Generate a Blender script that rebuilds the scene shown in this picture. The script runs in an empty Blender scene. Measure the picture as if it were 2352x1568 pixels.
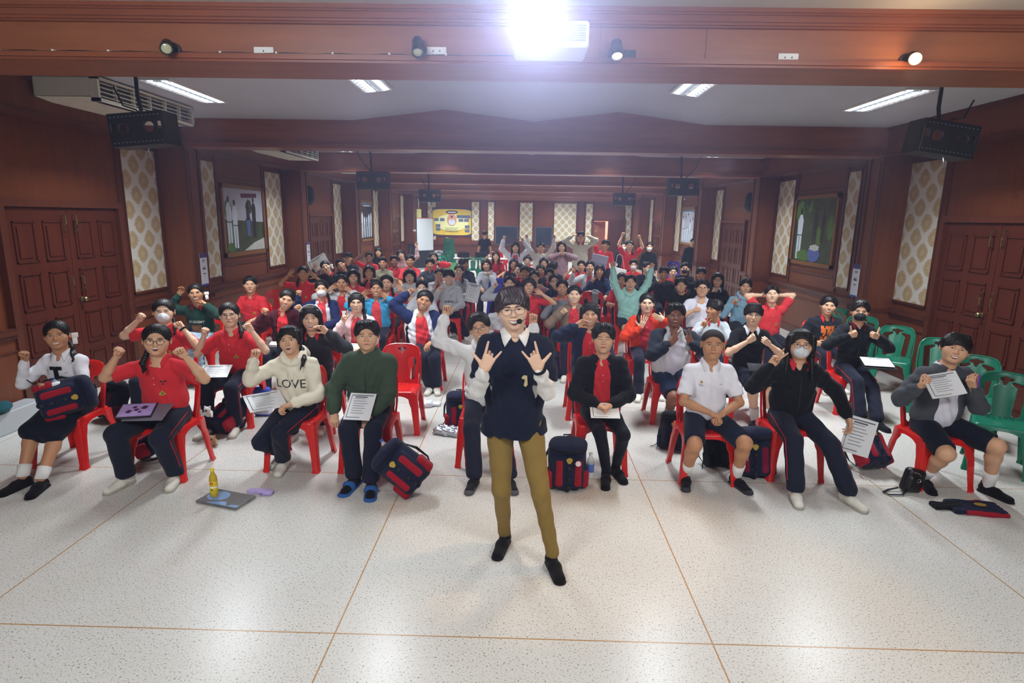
import bpy, bmesh, math, random
import numpy as np
from mathutils import Vector, Matrix
from mathutils.bvhtree import BVHTree
SC = bpy.context.scene
COL = SC.collection
# ---------------------------------------------------------------- camera (20.9 mm, 2.18 m up, pitched 11.8 deg down)
F_PX, CX, CY, CH = 1365.0, 1176.0, 784.0, 2.18
_y = np.array([29., -284., F_PX]); _y /= np.linalg.norm(_y)
_z = -np.array([-.0165, 1, .20841]); _z -= _y * _z.dot(_y); _z /= np.linalg.norm(_z)
_x = np.cross(_y, _z)
if _x[0] < 0: _x = -_x
CAMM = np.stack([_x, _y, _z], 1)
CAMP = np.array([0., 0., CH])
cd = bpy.data.cameras.new('camera'); cam = bpy.data.objects.new('camera', cd); COL.objects.link(cam)
cd.sensor_width = 36; cd.lens = F_PX / 2352 * 36; cd.clip_start = .05; cd.clip_end = 200
mw = Matrix.Identity(4)
for i, v in enumerate((CAMM[0], -CAMM[1], -CAMM[2])):
    for j in range(3): mw[j][i] = float(v[j])
mw[2][3] = CH
cam.matrix_world = mw
SC.camera = cam
def ray(px, py): return CAMM.T @ np.array([px - CX, py - CY, F_PX])
def atz(px, py, z): d = ray(px, py); return CAMP + d * (z - CH) / d[2]      # the point of a height plane seen at a pixel of the photo
def aty(px, py, Y): d = ray(px, py); return CAMP + d * Y / d[1]             # the point of a depth plane
def atx(px, py, X): d = ray(px, py); return CAMP + d * X / d[0]
# ---------------------------------------------------------------- world, exposure
w = bpy.data.worlds.new('World'); SC.world = w; w.use_nodes = True
w.node_tree.nodes['Background'].inputs[0].default_value = (.55, .62, .8, 1)
w.node_tree.nodes['Background'].inputs[1].default_value = .05
SC.view_settings.view_transform = 'Standard'; SC.view_settings.look = 'None'
SC.view_settings.exposure = 0.0; SC.view_settings.gamma = 1; SC.view_settings.use_curve_mapping = False
SC.cycles.max_bounces = 4; SC.cycles.diffuse_bounces = 3; SC.cycles.glossy_bounces = 2; SC.cycles.use_adaptive_sampling = True; SC.cycles.adaptive_threshold = .05; SC.cycles.adaptive_min_samples = 16; SC.cycles.light_sampling_threshold = .02; SC.cycles.transmission_bounces = 6
SC.cycles.sample_clamp_indirect = 4.0; SC.cycles.caustics_reflective = False; SC.cycles.caustics_refractive = False
SC.cycles.use_denoising = True
def area(name, loc, size, power, color, rot=(0, 0, 0), spread=math.pi):
    l = bpy.data.lights.new(name, 'AREA'); l.shape = 'RECTANGLE'; l.size, l.size_y = size; l.energy = power; l.color = color; l.spread = spread
    o = bpy.data.objects.new(name, l); o.location = loc; o.rotation_euler = rot; COL.objects.link(o); return o
COOL = (.86, .93, 1.0)
# fluorescent troffers: (x, y, z) - a housing is built for each further down
TROFFERS = []
for yb in (6.95, 12.4, 15.75, 20.3, 24.8, 29.2):
    for x, z in ((-3.78, 3.5), (-1.7, 3.586), (1.78, 3.586), (3.9, 3.5)):
        TROFFERS.append((x, yb - (.35 if yb < 8 and abs(x) < 2 else 0), z))
for i, (x, y, z) in enumerate(TROFFERS):
    area('troffer_light', (x, y, z - .028), (.22, 1.12), (70 if y < 8 else 54 if y < 19 else 76), COOL, spread=math.radians(125))
# the stage side of the hall, above and behind the camera: its two ceiling fittings and two warm spots
for x in (-1.9, 2.3):
    area("stage_light", (x, .9, 3.36), (1.2, .6), 100, (.94, .96, 1.0), rot=(math.radians(38), 0, 0), spread=math.radians(170))
def spot(name, loc, target, power, color, size, blend=.5, r=.03):
    l = bpy.data.lights.new(name, 'SPOT'); l.energy = power; l.color = color; l.spot_size = math.radians(size); l.spot_blend = blend; l.shadow_soft_size = r
    o = bpy.data.objects.new(name, l); o.location = loc; COL.objects.link(o)
    o.rotation_euler = (Vector(target) - Vector(loc)).to_track_quat('-Z', 'Y').to_euler(); return o
spot('warm_spot_light', (2.31, 3.84, 3.12), (.9, 2.9, 0), 60, (1, .62, .3), 60)
spot('warm_spot_light', (.54, 3.84, 3.13), (.25, 4.0, 0), 60, (1, .66, .38), 50, .4)
spot('projector_beam_light', (.04, 3.27, 3.13), (0, -2.4, 2.15), 1600, (.74, .83, 1), 34, .15, .02)
l = bpy.data.lights.new('warm_lamp_glow', 'POINT'); l.energy = 3.5; l.color = (1, .68, .38); l.shadow_soft_size = .035
o = bpy.data.objects.new('warm_lamp_glow', l); o.location = (2.26, 3.80, 3.09); COL.objects.link(o)
# ---------------------------------------------------------------- helpers
def tag(o, label=None, cat=None, group=None, kind=None):
    if label: o['label'] = label
    if cat: o['category'] = cat
    if group: o['group'] = group
    if kind: o['kind'] = kind
    return o
def empty(name, loc=(0, 0, 0), rz=0, label=None, cat=None, group=None):
    o = bpy.data.objects.new(name, None); o.empty_display_size = .1; o.location = [float(v) for v in loc]; o.rotation_euler = (0, 0, rz); COL.objects.link(o)
    return tag(o, label, cat, group)
MATS = {}
def srgb(c):
    if isinstance(c, str): c = [int(c[i:i + 2], 16) / 255 for i in (0, 2, 4)]
    return tuple(x / 12.92 if x <= .04045 else ((x + .055) / 1.055) ** 2.4 for x in c[:3]) + (1,)
def mat(name, color, rough=.6, noise=0., nscale=8., bump=0., bscale=60., metal=0., spec=.5, emit=0., trans=0., stretch=None, sheen=0.):
    """procedural principled material: colour mottled by noise, bump by noise"""
    if name in MATS: return MATS[name]
    m = bpy.data.materials.new(name); m.use_nodes = True; nt = m.node_tree; b = nt.nodes['Principled BSDF']
    c = srgb(color); b.inputs['Base Color'].default_value = c; b.inputs['Roughness'].default_value = rough
    b.inputs['Metallic'].default_value = metal; b.inputs['Specular IOR Level'].default_value = spec
    if sheen: b.inputs['Sheen Weight'].default_value = sheen
    if trans: b.inputs['Transmission Weight'].default_value = trans
    if emit: b.inputs['Emission Color'].default_value = c; b.inputs['Emission Strength'].default_value = emit
    if noise or bump:
        tc = nt.nodes.new('ShaderNodeTexCoord'); mp = nt.nodes.new('ShaderNodeMapping'); nt.links.new(tc.outputs['Object'], mp.inputs[0])
        if stretch: mp.inputs['Scale'].default_value = stretch
        if noise:
            n = nt.nodes.new('ShaderNodeTexNoise'); n.inputs['Scale'].default_value = nscale; n.inputs['Detail'].default_value = 3
            nt.links.new(mp.outputs[0], n.inputs[0])
            mx = nt.nodes.new('ShaderNodeMix'); mx.data_type = 'RGBA'
            mx.inputs[6].default_value = tuple(v * (1 - noise) for v in c[:3]) + (1,); mx.inputs[7].default_value = tuple(min(1, v * (1 + noise)) for v in c[:3]) + (1,)
            nt.links.new(n.outputs[0], mx.inputs[0]); nt.links.new(mx.outputs[2], b.inputs['Base Color'])
        if bump:
            n = nt.nodes.new('ShaderNodeTexNoise'); n.inputs['Scale'].default_value = bscale; n.inputs['Detail'].default_value = 2
            nt.links.new(mp.outputs[0], n.inputs[0]); bp = nt.nodes.new('ShaderNodeBump'); bp.inputs['Strength'].default_value = bump
            bp.inputs['Distance'].default_value = .01; nt.links.new(n.outputs[0], bp.inputs['Height']); nt.links.new(bp.outputs[0], b.inputs['Normal'])
    MATS[name] = m; return m
def fab(hexc, rough=.85):  # cloth: soft creases from a stretched bump
    return mat('cloth_' + hexc, hexc, rough, .10, 5, .55, 11, sheen=.08, spec=.15)
# geometry collected as [verts, quads/tris lists with material index]
class G:
    def __init__(s): s.V = []; s.F = []; s.n = 0
    def add(s, V, F, m=0):
        V = np.asarray(V, float).reshape(-1, 3); s.V.append(V)
        for f in ([F] if isinstance(F, np.ndarray) else _bysize(F)):
            if len(f): s.F.append((np.asarray(f, np.int64) + s.n, m))
        s.n += len(V); return s
    def addG(s, g, M=None, mm=None):
        for V in [np.concatenate(g.V)] if g.V else []:
            if M is not None: V = V @ np.asarray(M)[:3, :3].T + np.asarray(M)[:3, 3]
            flip = M is not None and np.linalg.det(np.asarray(M)[:3, :3]) < 0
            s.V.append(V)
            for f, m in g.F: s.F.append(((f[:, ::-1] if flip else f) + s.n, m if mm is None else (mm[m] if hasattr(mm, '__getitem__') else mm)))
            s.n += len(V)
        return s
    def mesh(s, name, mats, smooth=True, ang=None):
        me = bpy.data.meshes.new(name)
        V = np.concatenate(s.V).astype(np.float32); loops = np.concatenate([f.ravel() for f, _ in s.F]).astype(np.int32)
        tot = np.concatenate([np.full(len(f), f.shape[1], np.int32) for f, _ in s.F]); mi = np.concatenate([np.full(len(f), m, np.int32) if np.isscalar(m) else m for f, m in s.F])
        st = np.zeros(len(tot), np.int32); st[1:] = np.cumsum(tot)[:-1]
        me.vertices.add(len(V)); me.vertices.foreach_set('co', V.ravel()); me.loops.add(len(loops)); me.loops.foreach_set('vertex_index', loops)
        me.polygons.add(len(tot)); me.polygons.foreach_set('loop_start', st); me.polygons.foreach_set('material_index', mi)
        me.polygons.foreach_set('use_smooth', np.full(len(tot), smooth, bool))
        for m in (mats if isinstance(mats, (list, tuple)) else [mats]): me.materials.append(m)
        me.update(calc_edges=True)
        if smooth and ang:
            try: me.set_sharp_from_angle(angle=math.radians(ang))
            except Exception: pass
        return me
    def obj(s, name, mats, parent=None, smooth=True, ang=35, loc=None):
        o = bpy.data.objects.new(name, s.mesh(name, mats, smooth, ang)); COL.objects.link(o)
        if parent is not None: o.parent = parent
        if loc is not None: o.location = [float(v) for v in loc]
        return o
    # ---- shapes
    def box(s, x0, x1, y0, y1, z0, z1, m=0, M=None):
        V = np.array([(x, y, z) for x in (x0, x1) for y in (y0, y1) for z in (z0, z1)], float)
        if M is not None: V = V @ np.asarray(M)[:3, :3].T + np.asarray(M)[:3, 3]
        return s.add(V, np.array([(0, 1, 3, 2), (4, 6, 7, 5), (0, 4, 5, 1), (2, 3, 7, 6), (0, 2, 6, 4), (1, 5, 7, 3)]), m)
    def tube(s, pts, r, m=0, n=8, cap=True, flat=1., up=(0, 0, 1)):
        P = np.array(pts, float); k = len(P); R = np.full(k, r, float) if np.isscalar(r) else np.array(r, float)
        T = np.gradient(P, axis=0); T /= np.linalg.norm(T, axis=1)[:, None] + 1e-9
        u = np.array(up, float); V = []
        for i in range(k):
            a = u - T[i] * u.dot(T[i])
            if np.linalg.norm(a) < 1e-3: a = np.array([1., 0, 0]) - T[i] * T[i][0]
            a /= np.linalg.norm(a); b = np.cross(T[i], a); 
            for j in range(n):
                t = 2 * math.pi * j / n; V.append(P[i] + R[i] * (a * math.cos(t) * flat + b * math.sin(t)))
        F = [(i * n + j, i * n + (j + 1) % n, (i + 1) * n + (j + 1) % n, (i + 1) * n + j) for i in range(k - 1) for j in range(n)]
        if cap: F += [tuple(range(n))[::-1], tuple((k - 1) * n + j for j in range(n))]
        return s.add(V, F, m)
    def lathe(s, prof, m=0, n=20, c=(0, 0, 0), sx=1., sy=1.):
        V = [(c[0] + r * sx * math.cos(2 * math.pi * j / n), c[1] + r * sy * math.sin(2 * math.pi * j / n), c[2] + z) for r, z in prof for j in range(n)]
        F = [(i * n + j, i * n + (j + 1) % n, (i + 1) * n + (j + 1) % n, (i + 1) * n + j) for i in range(len(prof) - 1) for j in range(n)]
        F += [tuple(range(n))[::-1], tuple((len(prof) - 1) * n + j for j in range(n))]
        return s.add(V, F, m)
    def rbox(s, x0, x1, y0, y1, z0, z1, r=.01, m=0, M=None, seg=3):  # box with rounded vertical edges and eased rims
        def ring(ins, z):
            out = []; rr = max(r - ins, .0005)
            for cx, cy, a0 in ((x1 - r, y1 - r, 0), (x0 + r, y1 - r, 90), (x0 + r, y0 + r, 180), (x1 - r, y0 + r, 270)):
                for i in range(seg + 1): a = math.radians(a0 + 90 * i / seg); out.append((cx + rr * math.cos(a), cy + rr * math.sin(a), z))
            return out
        e = min(r * .5, (z1 - z0) * .3); R = [ring(e, z0), ring(0, z0 + e), ring(0, z1 - e), ring(e, z1)]; n = len(R[0]); V = np.array(sum(R, []), float)
        if M is not None: V = V @ np.asarray(M)[:3, :3].T + np.asarray(M)[:3, 3]
        F = [(i * n + j, i * n + (j + 1) % n, (i + 1) * n + (j + 1) % n, (i + 1) * n + j) for i in range(3) for j in range(n)]
        F += [tuple(range(n))[::-1], tuple(3 * n + j for j in range(n))]
        return s.add(V, F, m)
def _bysize(F):
    d = {}
    for f in F: d.setdefault(len(f), []).append(f)
    return [np.array(v) for v in d.values()]
def rotz(a): c, s_ = math.cos(a), math.sin(a); return np.array([(c, -s_, 0), (s_, c, 0), (0, 0, 1.)])
def rotx(a): c, s_ = math.cos(a), math.sin(a); return np.array([(1, 0, 0), (0, c, -s_), (0, s_, c)])
def roty(a): c, s_ = math.cos(a), math.sin(a); return np.array([(c, 0, s_), (0, 1, 0), (-s_, 0, c)])
def M4(R=None, t=(0, 0, 0)):
    M = np.eye(4); 
    if R is not None: M[:3, :3] = R
    M[:3, 3] = t; return M
def unit(v): v = np.asarray(v, float); return v / (np.linalg.norm(v) + 1e-12)
# ---------------------------------------------------------------- soft solid modelling: signed distance blobs meshed on a grid
class B:
    """list of blobs: rc = tapered capsule, el = ellipsoid, bx = box; R/s = local frame and stretch; op +/-; k = blend; lab = material"""
    def __init__(s): s.P = []
    def rc(s, a, b, r1, r2=None, k=.02, lab=0, op=1, S=None, R=None):
        s.P.append(('rc', np.array(a, float), np.array(b, float), r1, r1 if r2 is None else r2, k, lab, op, S, R)); return s
    def el(s, c, rad, k=.02, lab=0, op=1, R=None):
        rad = np.array(rad, float); s.P.append(('el', np.array(c, float), rad, 0, 0, k, lab, op, None, R)); return s
    def bx(s, c, half, r=.005, k=.01, lab=0, op=1, R=None):
        s.P.append(('bx', np.array(c, float), np.array(half, float), r, 0, k, lab, op, None, R)); return s
    @staticmethod
    def dist(p, X, Y, Z):
        t, a, b, r1, r2, k, lab, op, S, R = p
        x, y, z = X - a[0], Y - a[1], Z - a[2]
        if t == 'rc':
            ba = b - a
            if S is not None:      # S = flattening of the cross-section in the frame R
                Rm = R if R is not None else np.eye(3)
                q = [(Rm[0, i] * x + Rm[1, i] * y + Rm[2, i] * z) / S[i] for i in range(3)]; bb = (Rm.T @ ba) / np.array(S); x, y, z = q; ba = bb
            L = max(ba.dot(ba), 1e-12); h = np.clip((x * ba[0] + y * ba[1] + z * ba[2]) / L, 0, 1)
            d = np.sqrt((x - ba[0] * h) ** 2 + (y - ba[1] * h) ** 2 + (z - ba[2] * h) ** 2) - (r1 + (r2 - r1) * h)
            return d * (min(S) if S is not None else 1)
        if R is not None: x, y, z = [R[0, i] * x + R[1, i] * y + R[2, i] * z for i in range(3)]
        if t == 'el':
            k0 = np.sqrt((x / b[0]) ** 2 + (y / b[1]) ** 2 + (z / b[2]) ** 2); k1 = np.sqrt((x / b[0] ** 2) ** 2 + (y / b[1] ** 2) ** 2 + (z / b[2] ** 2) ** 2) + 1e-9
            return k0 * (k0 - 1) / k1
        qx, qy, qz = np.abs(x) - b[0] + r1, np.abs(y) - b[1] + r1, np.abs(z) - b[2] + r1
        return np.sqrt(np.maximum(qx, 0) ** 2 + np.maximum(qy, 0) ** 2 + np.maximum(qz, 0) ** 2) + np.minimum(np.maximum(qx, np.maximum(qy, qz)), 0) - r1
    @staticmethod
    def bb(p):
        t, a, b, r1, r2, k, lab, op, S, R = p
        if t == 'rc':
            r = max(r1, r2) * (max(S) if S is not None else 1); return np.minimum(a, b) - r, np.maximum(a, b) + r
        r = np.linalg.norm(b) if R is not None else b
        return a - r, a + r
    def at(s, X, Y, Z):      # field value at points
        f = np.full(np.broadcast(X, Y, Z).shape, 1.)
        for p in s.P: f = _comb(f, B.dist(p, X, Y, Z), p[5], p[7])
        return f
    def bake(s, h, disp=None, lab=True):
        lo = np.min([B.bb(p)[0] for p in s.P if p[7] > 0], 0) - 2 * h; hi = np.max([B.bb(p)[1] for p in s.P if p[7] > 0], 0) + 2 * h
        n = np.ceil((hi - lo) / h).astype(int) + 1
        f = np.full(n, .5, np.float32); L = np.zeros(n, np.int8) if lab else None; fd = np.full(n, .5, np.float32) if lab else None
        ax = [(lo[i] + h * np.arange(n[i])).astype(np.float32) for i in range(3)]
        for p in s.P:
            a, b = B.bb(p); mg = p[5] + 3 * h
            i0 = np.clip(np.floor((a - mg - lo) / h).astype(int), 0, n); i1 = np.clip(np.ceil((b + mg - lo) / h).astype(int) + 1, 0, n)
            if (i1 <= i0).any(): continue
            sl = tuple(slice(i0[i], i1[i]) for i in range(3))
            d = B.dist(p, ax[0][sl[0]][:, None, None], ax[1][sl[1]][None, :, None], ax[2][sl[2]][None, None, :])
            if lab and p[7] > 0:
                c = d < fd[sl]; fd[sl] = np.where(c, d, fd[sl]); L[sl] = np.where(c, p[6], L[sl])
            f[sl] = _comb(f[sl], d, p[5], p[7])
        if disp is not None: f = f + disp(ax[0][:, None, None], ax[1][None, :, None], ax[2][None, None, :]).astype(np.float32)
        return snet(f, lo, h, L)
def _comb(f, d, k, op):
    if op < 0: f, d = -f, d          # subtract: max(f,-d) = -min(-f,d)
    if k > 0: h = np.maximum(k - np.abs(f - d), 0) / k; r = np.minimum(f, d) - h * h * k * .25
    else: r = np.minimum(f, d)
    return -r if op < 0 else r
_CO = np.array([(i, j, k) for i in (0, 1) for j in (0, 1) for k in (0, 1)])
_ED = [(a, b) for a in range(8) for b in range(a + 1, 8) if np.abs(_CO[a] - _CO[b]).sum() == 1]
def snet(f, lo, h, L=None):
    s = f < 0; nx, ny, nz = f.shape
    c = np.zeros((nx - 1, ny - 1, nz - 1), np.int8)
    for i, j, k in _CO: c += s[i:nx - 1 + i, j:ny - 1 + j, k:nz - 1 + k]
    act = (c > 0) & (c < 8); I = np.argwhere(act); idx = np.full(c.shape, -1, np.int32); idx[act] = np.arange(len(I))
    C = np.stack([f[I[:, 0] + i, I[:, 1] + j, I[:, 2] + k] for i, j, k in _CO], 1)
    acc = np.zeros((len(I), 3)); cnt = np.zeros(len(I))
    for a, b in _ED:
        fa, fb = C[:, a], C[:, b]; m = (fa < 0) != (fb < 0)
        t = np.where(m, fa / np.where(m, fa - fb, 1), 0)[:, None]
        acc += np.where(m[:, None], _CO[a] + t * (_CO[b] - _CO[a]), 0); cnt += m
    V = lo + h * (I + acc / cnt[:, None])
    Q = []
    for ax in range(3):
        sh = [slice(None)] * 3; s0 = list(sh); s1 = list(sh); s0[ax] = slice(0, -1); s1[ax] = slice(1, None)
        d = s[tuple(s0)] != s[tuple(s1)]; o1, o2 = (ax + 1) % 3, (ax + 2) % 3
        E = np.argwhere(d); 
        if not len(E): continue
        ok = (E[:, o1] > 0) & (E[:, o2] > 0) & (E[:, o1] < f.shape[o1] - 1) & (E[:, o2] < f.shape[o2] - 1); E = E[ok]
        e1 = np.eye(3, dtype=int)[o1]; e2 = np.eye(3, dtype=int)[o2]
        q = np.stack([idx[tuple((E - e1 - e2).T)], idx[tuple((E - e2).T)], idx[tuple(E.T)], idx[tuple((E - e1).T)]], 1)
        fl = ~s[tuple(E.T)]; q[fl] = q[fl][:, ::-1]; Q.append(q)
    Q = np.concatenate(Q); g = G(); g.V = [V]; g.n = len(V)
    if L is None: g.F = [(Q, 0)]
    else:
        lv = L[I[:, 0], I[:, 1], I[:, 2]]; ls = np.unique(lv)
        if len(ls) > 1:      # even out the line where two colours meet
            S = np.stack([(lv == l).astype(float) for l in ls], 1); e = np.concatenate([Q[:, [0, 1]], Q[:, [1, 2]], Q[:, [2, 3]], Q[:, [3, 0]]])
            dg = np.bincount(e.ravel(), minlength=len(lv)).astype(float)[:, None] + 1e-9
            for _ in range(7): S = .5 * S + .5 * np.stack([np.bincount(e[:, 0], S[e[:, 1], c_], len(lv)) + np.bincount(e[:, 1], S[e[:, 0], c_], len(lv)) for c_ in range(len(ls))], 1) / dg
            fl_ = ls[np.argmax(S[Q].mean(1), 1)]
        else: fl_ = np.full(len(Q), ls[0])
        g.F = [(Q, fl_.astype(np.int32))]
    return g
def textG(txt, size, font=None, bold=0):
    cu = bpy.data.curves.new('t', 'FONT'); cu.body = txt; cu.size = size; cu.align_x = 'CENTER'; cu.align_y = 'CENTER'; cu.offset = bold; cu.resolution_u = 2
    o = bpy.data.objects.new('t', cu); COL.objects.link(o); bpy.context.view_layer.update()
    me = bpy.data.meshes.new_from_object(o.evaluated_get(bpy.context.evaluated_depsgraph_get()))
    V = np.array([v.co[:] for v in me.vertices]); F = [tuple(p.vertices) for p in me.polygons]
    bpy.data.objects.remove(o); bpy.data.curves.remove(cu); bpy.data.meshes.remove(me)
    g = G()
    if len(V): g.add(V, F)
    return g    # in the xy plane, facing +z
# ================================================================ the hall
XL, XR, PL, PR = -5.35, 5.5, -4.95, 5.1      # wall faces, pilaster faces
YB = 31.0; ZC = 3.5; ZB = 3.11
BEAMS = [(3.98, 4.44), (8.88, 9.25), (13.4, 13.78), (17.7, 18.08), (22.2, 22.58), (26.85, 27.2)]
def wood(name, col, rough=.38, sc=(1, 1, .12), amt=.28):
    m = mat(name, col, rough, amt, 14, .05, 30, stretch=sc, spec=.4); return m
WOOD = wood('wood_panel', '703b22'); WOODD = wood('wood_trim', '5c2f20', .34); WOODH = wood('wood_beam_lit', '935838', .36, (.12, 1, 1)); WOODHT = wood('wood_beam_trim_lit', '884c31', .3, (.12, 1, 1))  # beam woods lighter than the panels: stage-side light put into the colour
DOORW = wood('wood_door', '532417', .36)
def wallpaper():
    m = bpy.data.materials.new('damask_wallpaper'); m.use_nodes = True; nt = m.node_tree; N = nt.nodes; Lk = nt.links; b = N['Principled BSDF']; b.inputs['Roughness'].default_value = .55
    tc = N.new('ShaderNodeTexCoord'); sp = N.new('ShaderNodeSeparateXYZ'); Lk.new(tc.outputs['Object'], sp.inputs[0])
    def mth(op, a, c=None):
        n = N.new('ShaderNodeMath'); n.operation = op
        for i, v in enumerate((a, c)):
            if v is None: continue
            if isinstance(v, (int, float)): n.inputs[i].default_value = v
            else: Lk.new(v, n.inputs[i])
        return n.outputs[0]
    u = mth('MULTIPLY', mth('ADD', sp.outputs[0], sp.outputs[1]), 2 * math.pi / .37); v = mth('MULTIPLY', sp.outputs[2], 2 * math.pi / .40)
    f = mth('ABSOLUTE', mth('MULTIPLY', mth('ADD', mth('COSINE', u), mth('COSINE', v)), .5))
    n = N.new('ShaderNodeTexNoise'); n.inputs['Scale'].default_value = 40; Lk.new(tc.outputs['Object'], n.inputs[0])
    # ogee medallions: the lattice between them stays cream
    g = mth('SUBTRACT', f, mth('MULTIPLY', mth('SINE', mth('MULTIPLY', f, 24.)), .02))
    g = mth('ADD', g, mth('MULTIPLY', mth('SUBTRACT', n.outputs[0], .5), .55))
    r = N.new('ShaderNodeValToRGB'); e = r.color_ramp.elements; e[0].position = .24; e[0].color = srgb('dad7cc'); e[1].position = .40; e[1].color = srgb('b9a27c')
    el = e.new(.6); el.color = srgb('c4ae8a'); el = e.new(.78); el.color = srgb('b39a70'); el = e.new(.9); el.color = srgb('c6b28e')
    Lk.new(g, r.inputs[0]); Lk.new(r.outputs[0], b.inputs['Base Color']); return m
PAPER = wallpaper()
def terrazzo():
    m = bpy.data.materials.new('terrazzo'); m.use_nodes = True; nt = m.node_tree; N = nt.nodes; Lk = nt.links; b = N['Principled BSDF']; b.inputs['Roughness'].default_value = .27; b.inputs['Specular IOR Level'].default_value = .5
    tc = N.new('ShaderNodeTexCoord'); sp = N.new('ShaderNodeSeparateXYZ'); Lk.new(tc.outputs['Object'], sp.inputs[0])
    def mth(op, a, c=None, d=None):
        n = N.new('ShaderNodeMath'); n.operation = op
        for i, v in enumerate((a, c, d)):
            if v is None: continue
            if isinstance(v, (int, float)): n.inputs[i].default_value = v
            else: Lk.new(v, n.inputs[i])
        return n.outputs[0]
    def ramp(v, stops):
        r = N.new('ShaderNodeValToRGB'); e = r.color_ramp.elements
        while len(e) < len(stops): e.new(.5)
        for k, (p, c) in enumerate(stops): e[k].position = p; e[k].color = c
        Lk.new(v, r.inputs[0]); return r.outputs[0]
    n1 = N.new('ShaderNodeTexNoise'); n1.inputs['Scale'].default_value = 95; n1.inputs['Detail'].default_value = 1.5; Lk.new(tc.outputs['Object'], n1.inputs[0])
    n2 = N.new('ShaderNodeTexNoise'); n2.inputs['Scale'].default_value = 1.1; n2.inputs['Detail'].default_value = 3; Lk.new(tc.outputs['Object'], n2.inputs[0])
    n3 = N.new('ShaderNodeTexNoise'); n3.inputs['Scale'].default_value = 210; n3.inputs['Detail'].default_value = 1; Lk.new(tc.outputs['Object'], n3.inputs[0])
    chips = ramp(n1.outputs[0], [(.29, srgb('7f7b74')), (.34, srgb('b3afa6')), (.385, srgb('d8d7d2')), (.64, srgb('e4e3de')), (.72, srgb('cfcabd'))])
    fine = ramp(n3.outputs[0], [(.30, (.6, .6, .59, 1)), (.40, (1, 1, 1, 1))]); broad = ramp(n2.outputs[0], [(.3, (.93, .91, .88, 1)), (.7, (1, 1, 1, 1))])
    def mul(a, c):
        x = N.new('ShaderNodeMix'); x.data_type = 'RGBA'; x.blend_type = 'MULTIPLY'; x.inputs[0].default_value = 1; Lk.new(a, x.inputs[6]); Lk.new(c, x.inputs[7]); return x.outputs[2]
    base = mul(mul(chips, fine), broad)
    gx = mth('ABSOLUTE', mth('SUBTRACT', mth('FLOORED_MODULO', mth('ADD', sp.outputs[0], 1.965), 2.0), 1.0)); gy = mth('ABSOLUTE', mth('SUBTRACT', mth('FLOORED_MODULO', mth('ADD', sp.outputs[1], .24), 2.0), 1.0))
    g = mth('LESS_THAN', mth('MINIMUM', gx, gy), .0042)
    x = N.new('ShaderNodeMix'); x.data_type = 'RGBA'; Lk.new(g, x.inputs[0]); Lk.new(base, x.inputs[6]); x.inputs[7].default_value = srgb('b48a58'); Lk.new(x.outputs[2], b.inputs['Base Color']); return m
def st(o): return tag(o, kind='structure')
g = G(); g.box(XL - .1, XR + .1, -2.5, YB + .1, -.1, 0); st(g.obj('floor', terrazzo(), smooth=False))
CEILM = mat('ceiling_paint', 'b9bac0', .8, .04, 2)
# ceiling: two shallow ridges run along the hall
prof = [(XL, ZC), (-2.47, ZC), (-1.17, 3.66), (.12, ZC + .01), (1.29, 3.66), (2.53, ZC), (XR, ZC)]
g = G(); n = len(prof)
V = [(x, y, z + dz) for y in (4.2, YB) for dz in (0, .15) for x, z in prof]
F = []
for k in range(n - 1):
    a = k; F += [(a, a + 1, 2 * n + a + 1, 2 * n + a), (n + a + 1, n + a, 3 * n + a, 3 * n + a + 1), (a + 1, a, n + a, n + a + 1)]
g.add(V, F); st(g.obj('ceiling', CEILM, smooth=False))
g = G(); g.box(XL, XR, -2.5, 4.1, 3.43, 3.6); st(g.obj('ceiling_stage_side', mat('ceiling_paint_front', 'c9c4bc', .8, .03, 2), smooth=False))
# beams
for i, (y0, y1) in enumerate(BEAMS):
    g = G()
    if i == 0:
        g.box(XL, XR, y0 + .02, y1, ZB, 3.62, 0)
        for a, bb, d in ((3.11, 3.125, -.012), (3.125, 3.15, -.03), (3.15, 3.158, -.018), (3.335, 3.345, -.012), (3.345, 3.36, -.03), (3.36, 3.395, -.045), (3.395, 3.405, -.06), (3.405, 3.43, -.075)):
            g.box(XL, XR, y0 + d, y0 + .02, a, bb, 1)
        g.box(.445, .449, y0 + .017, y0 + .02, 3.158, 3.335, 1); g.box(1.1, 1.104, y0 + .016, y0 + .02, 3.158, 3.335, 1)
    else:
        n = len(prof); V = [(x, y, z) for y in (y0, y1) for x, z in prof] + [(x, y, ZB + .015) for y in (y0, y1) for x in (XL, XR)]
        f0 = tuple(range(n)) + (2 * n + 1, 2 * n); f1 = tuple(range(n, 2 * n)) + (2 * n + 3, 2 * n + 2)
        g.add(V, [f0[::-1], f1, (2 * n, 2 * n + 1, 2 * n + 3, 2 * n + 2)], 0)
        g.box(XL, XR, y0 - .02, y1 + .02, ZB, ZB + .05, 1); g.box(XL, XR, y0 - .035, y0, ZB + .05, ZB + .065, 1)
    st(g.obj('ceiling_beam', [WOODH, WOODHT], smooth=False))
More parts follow.
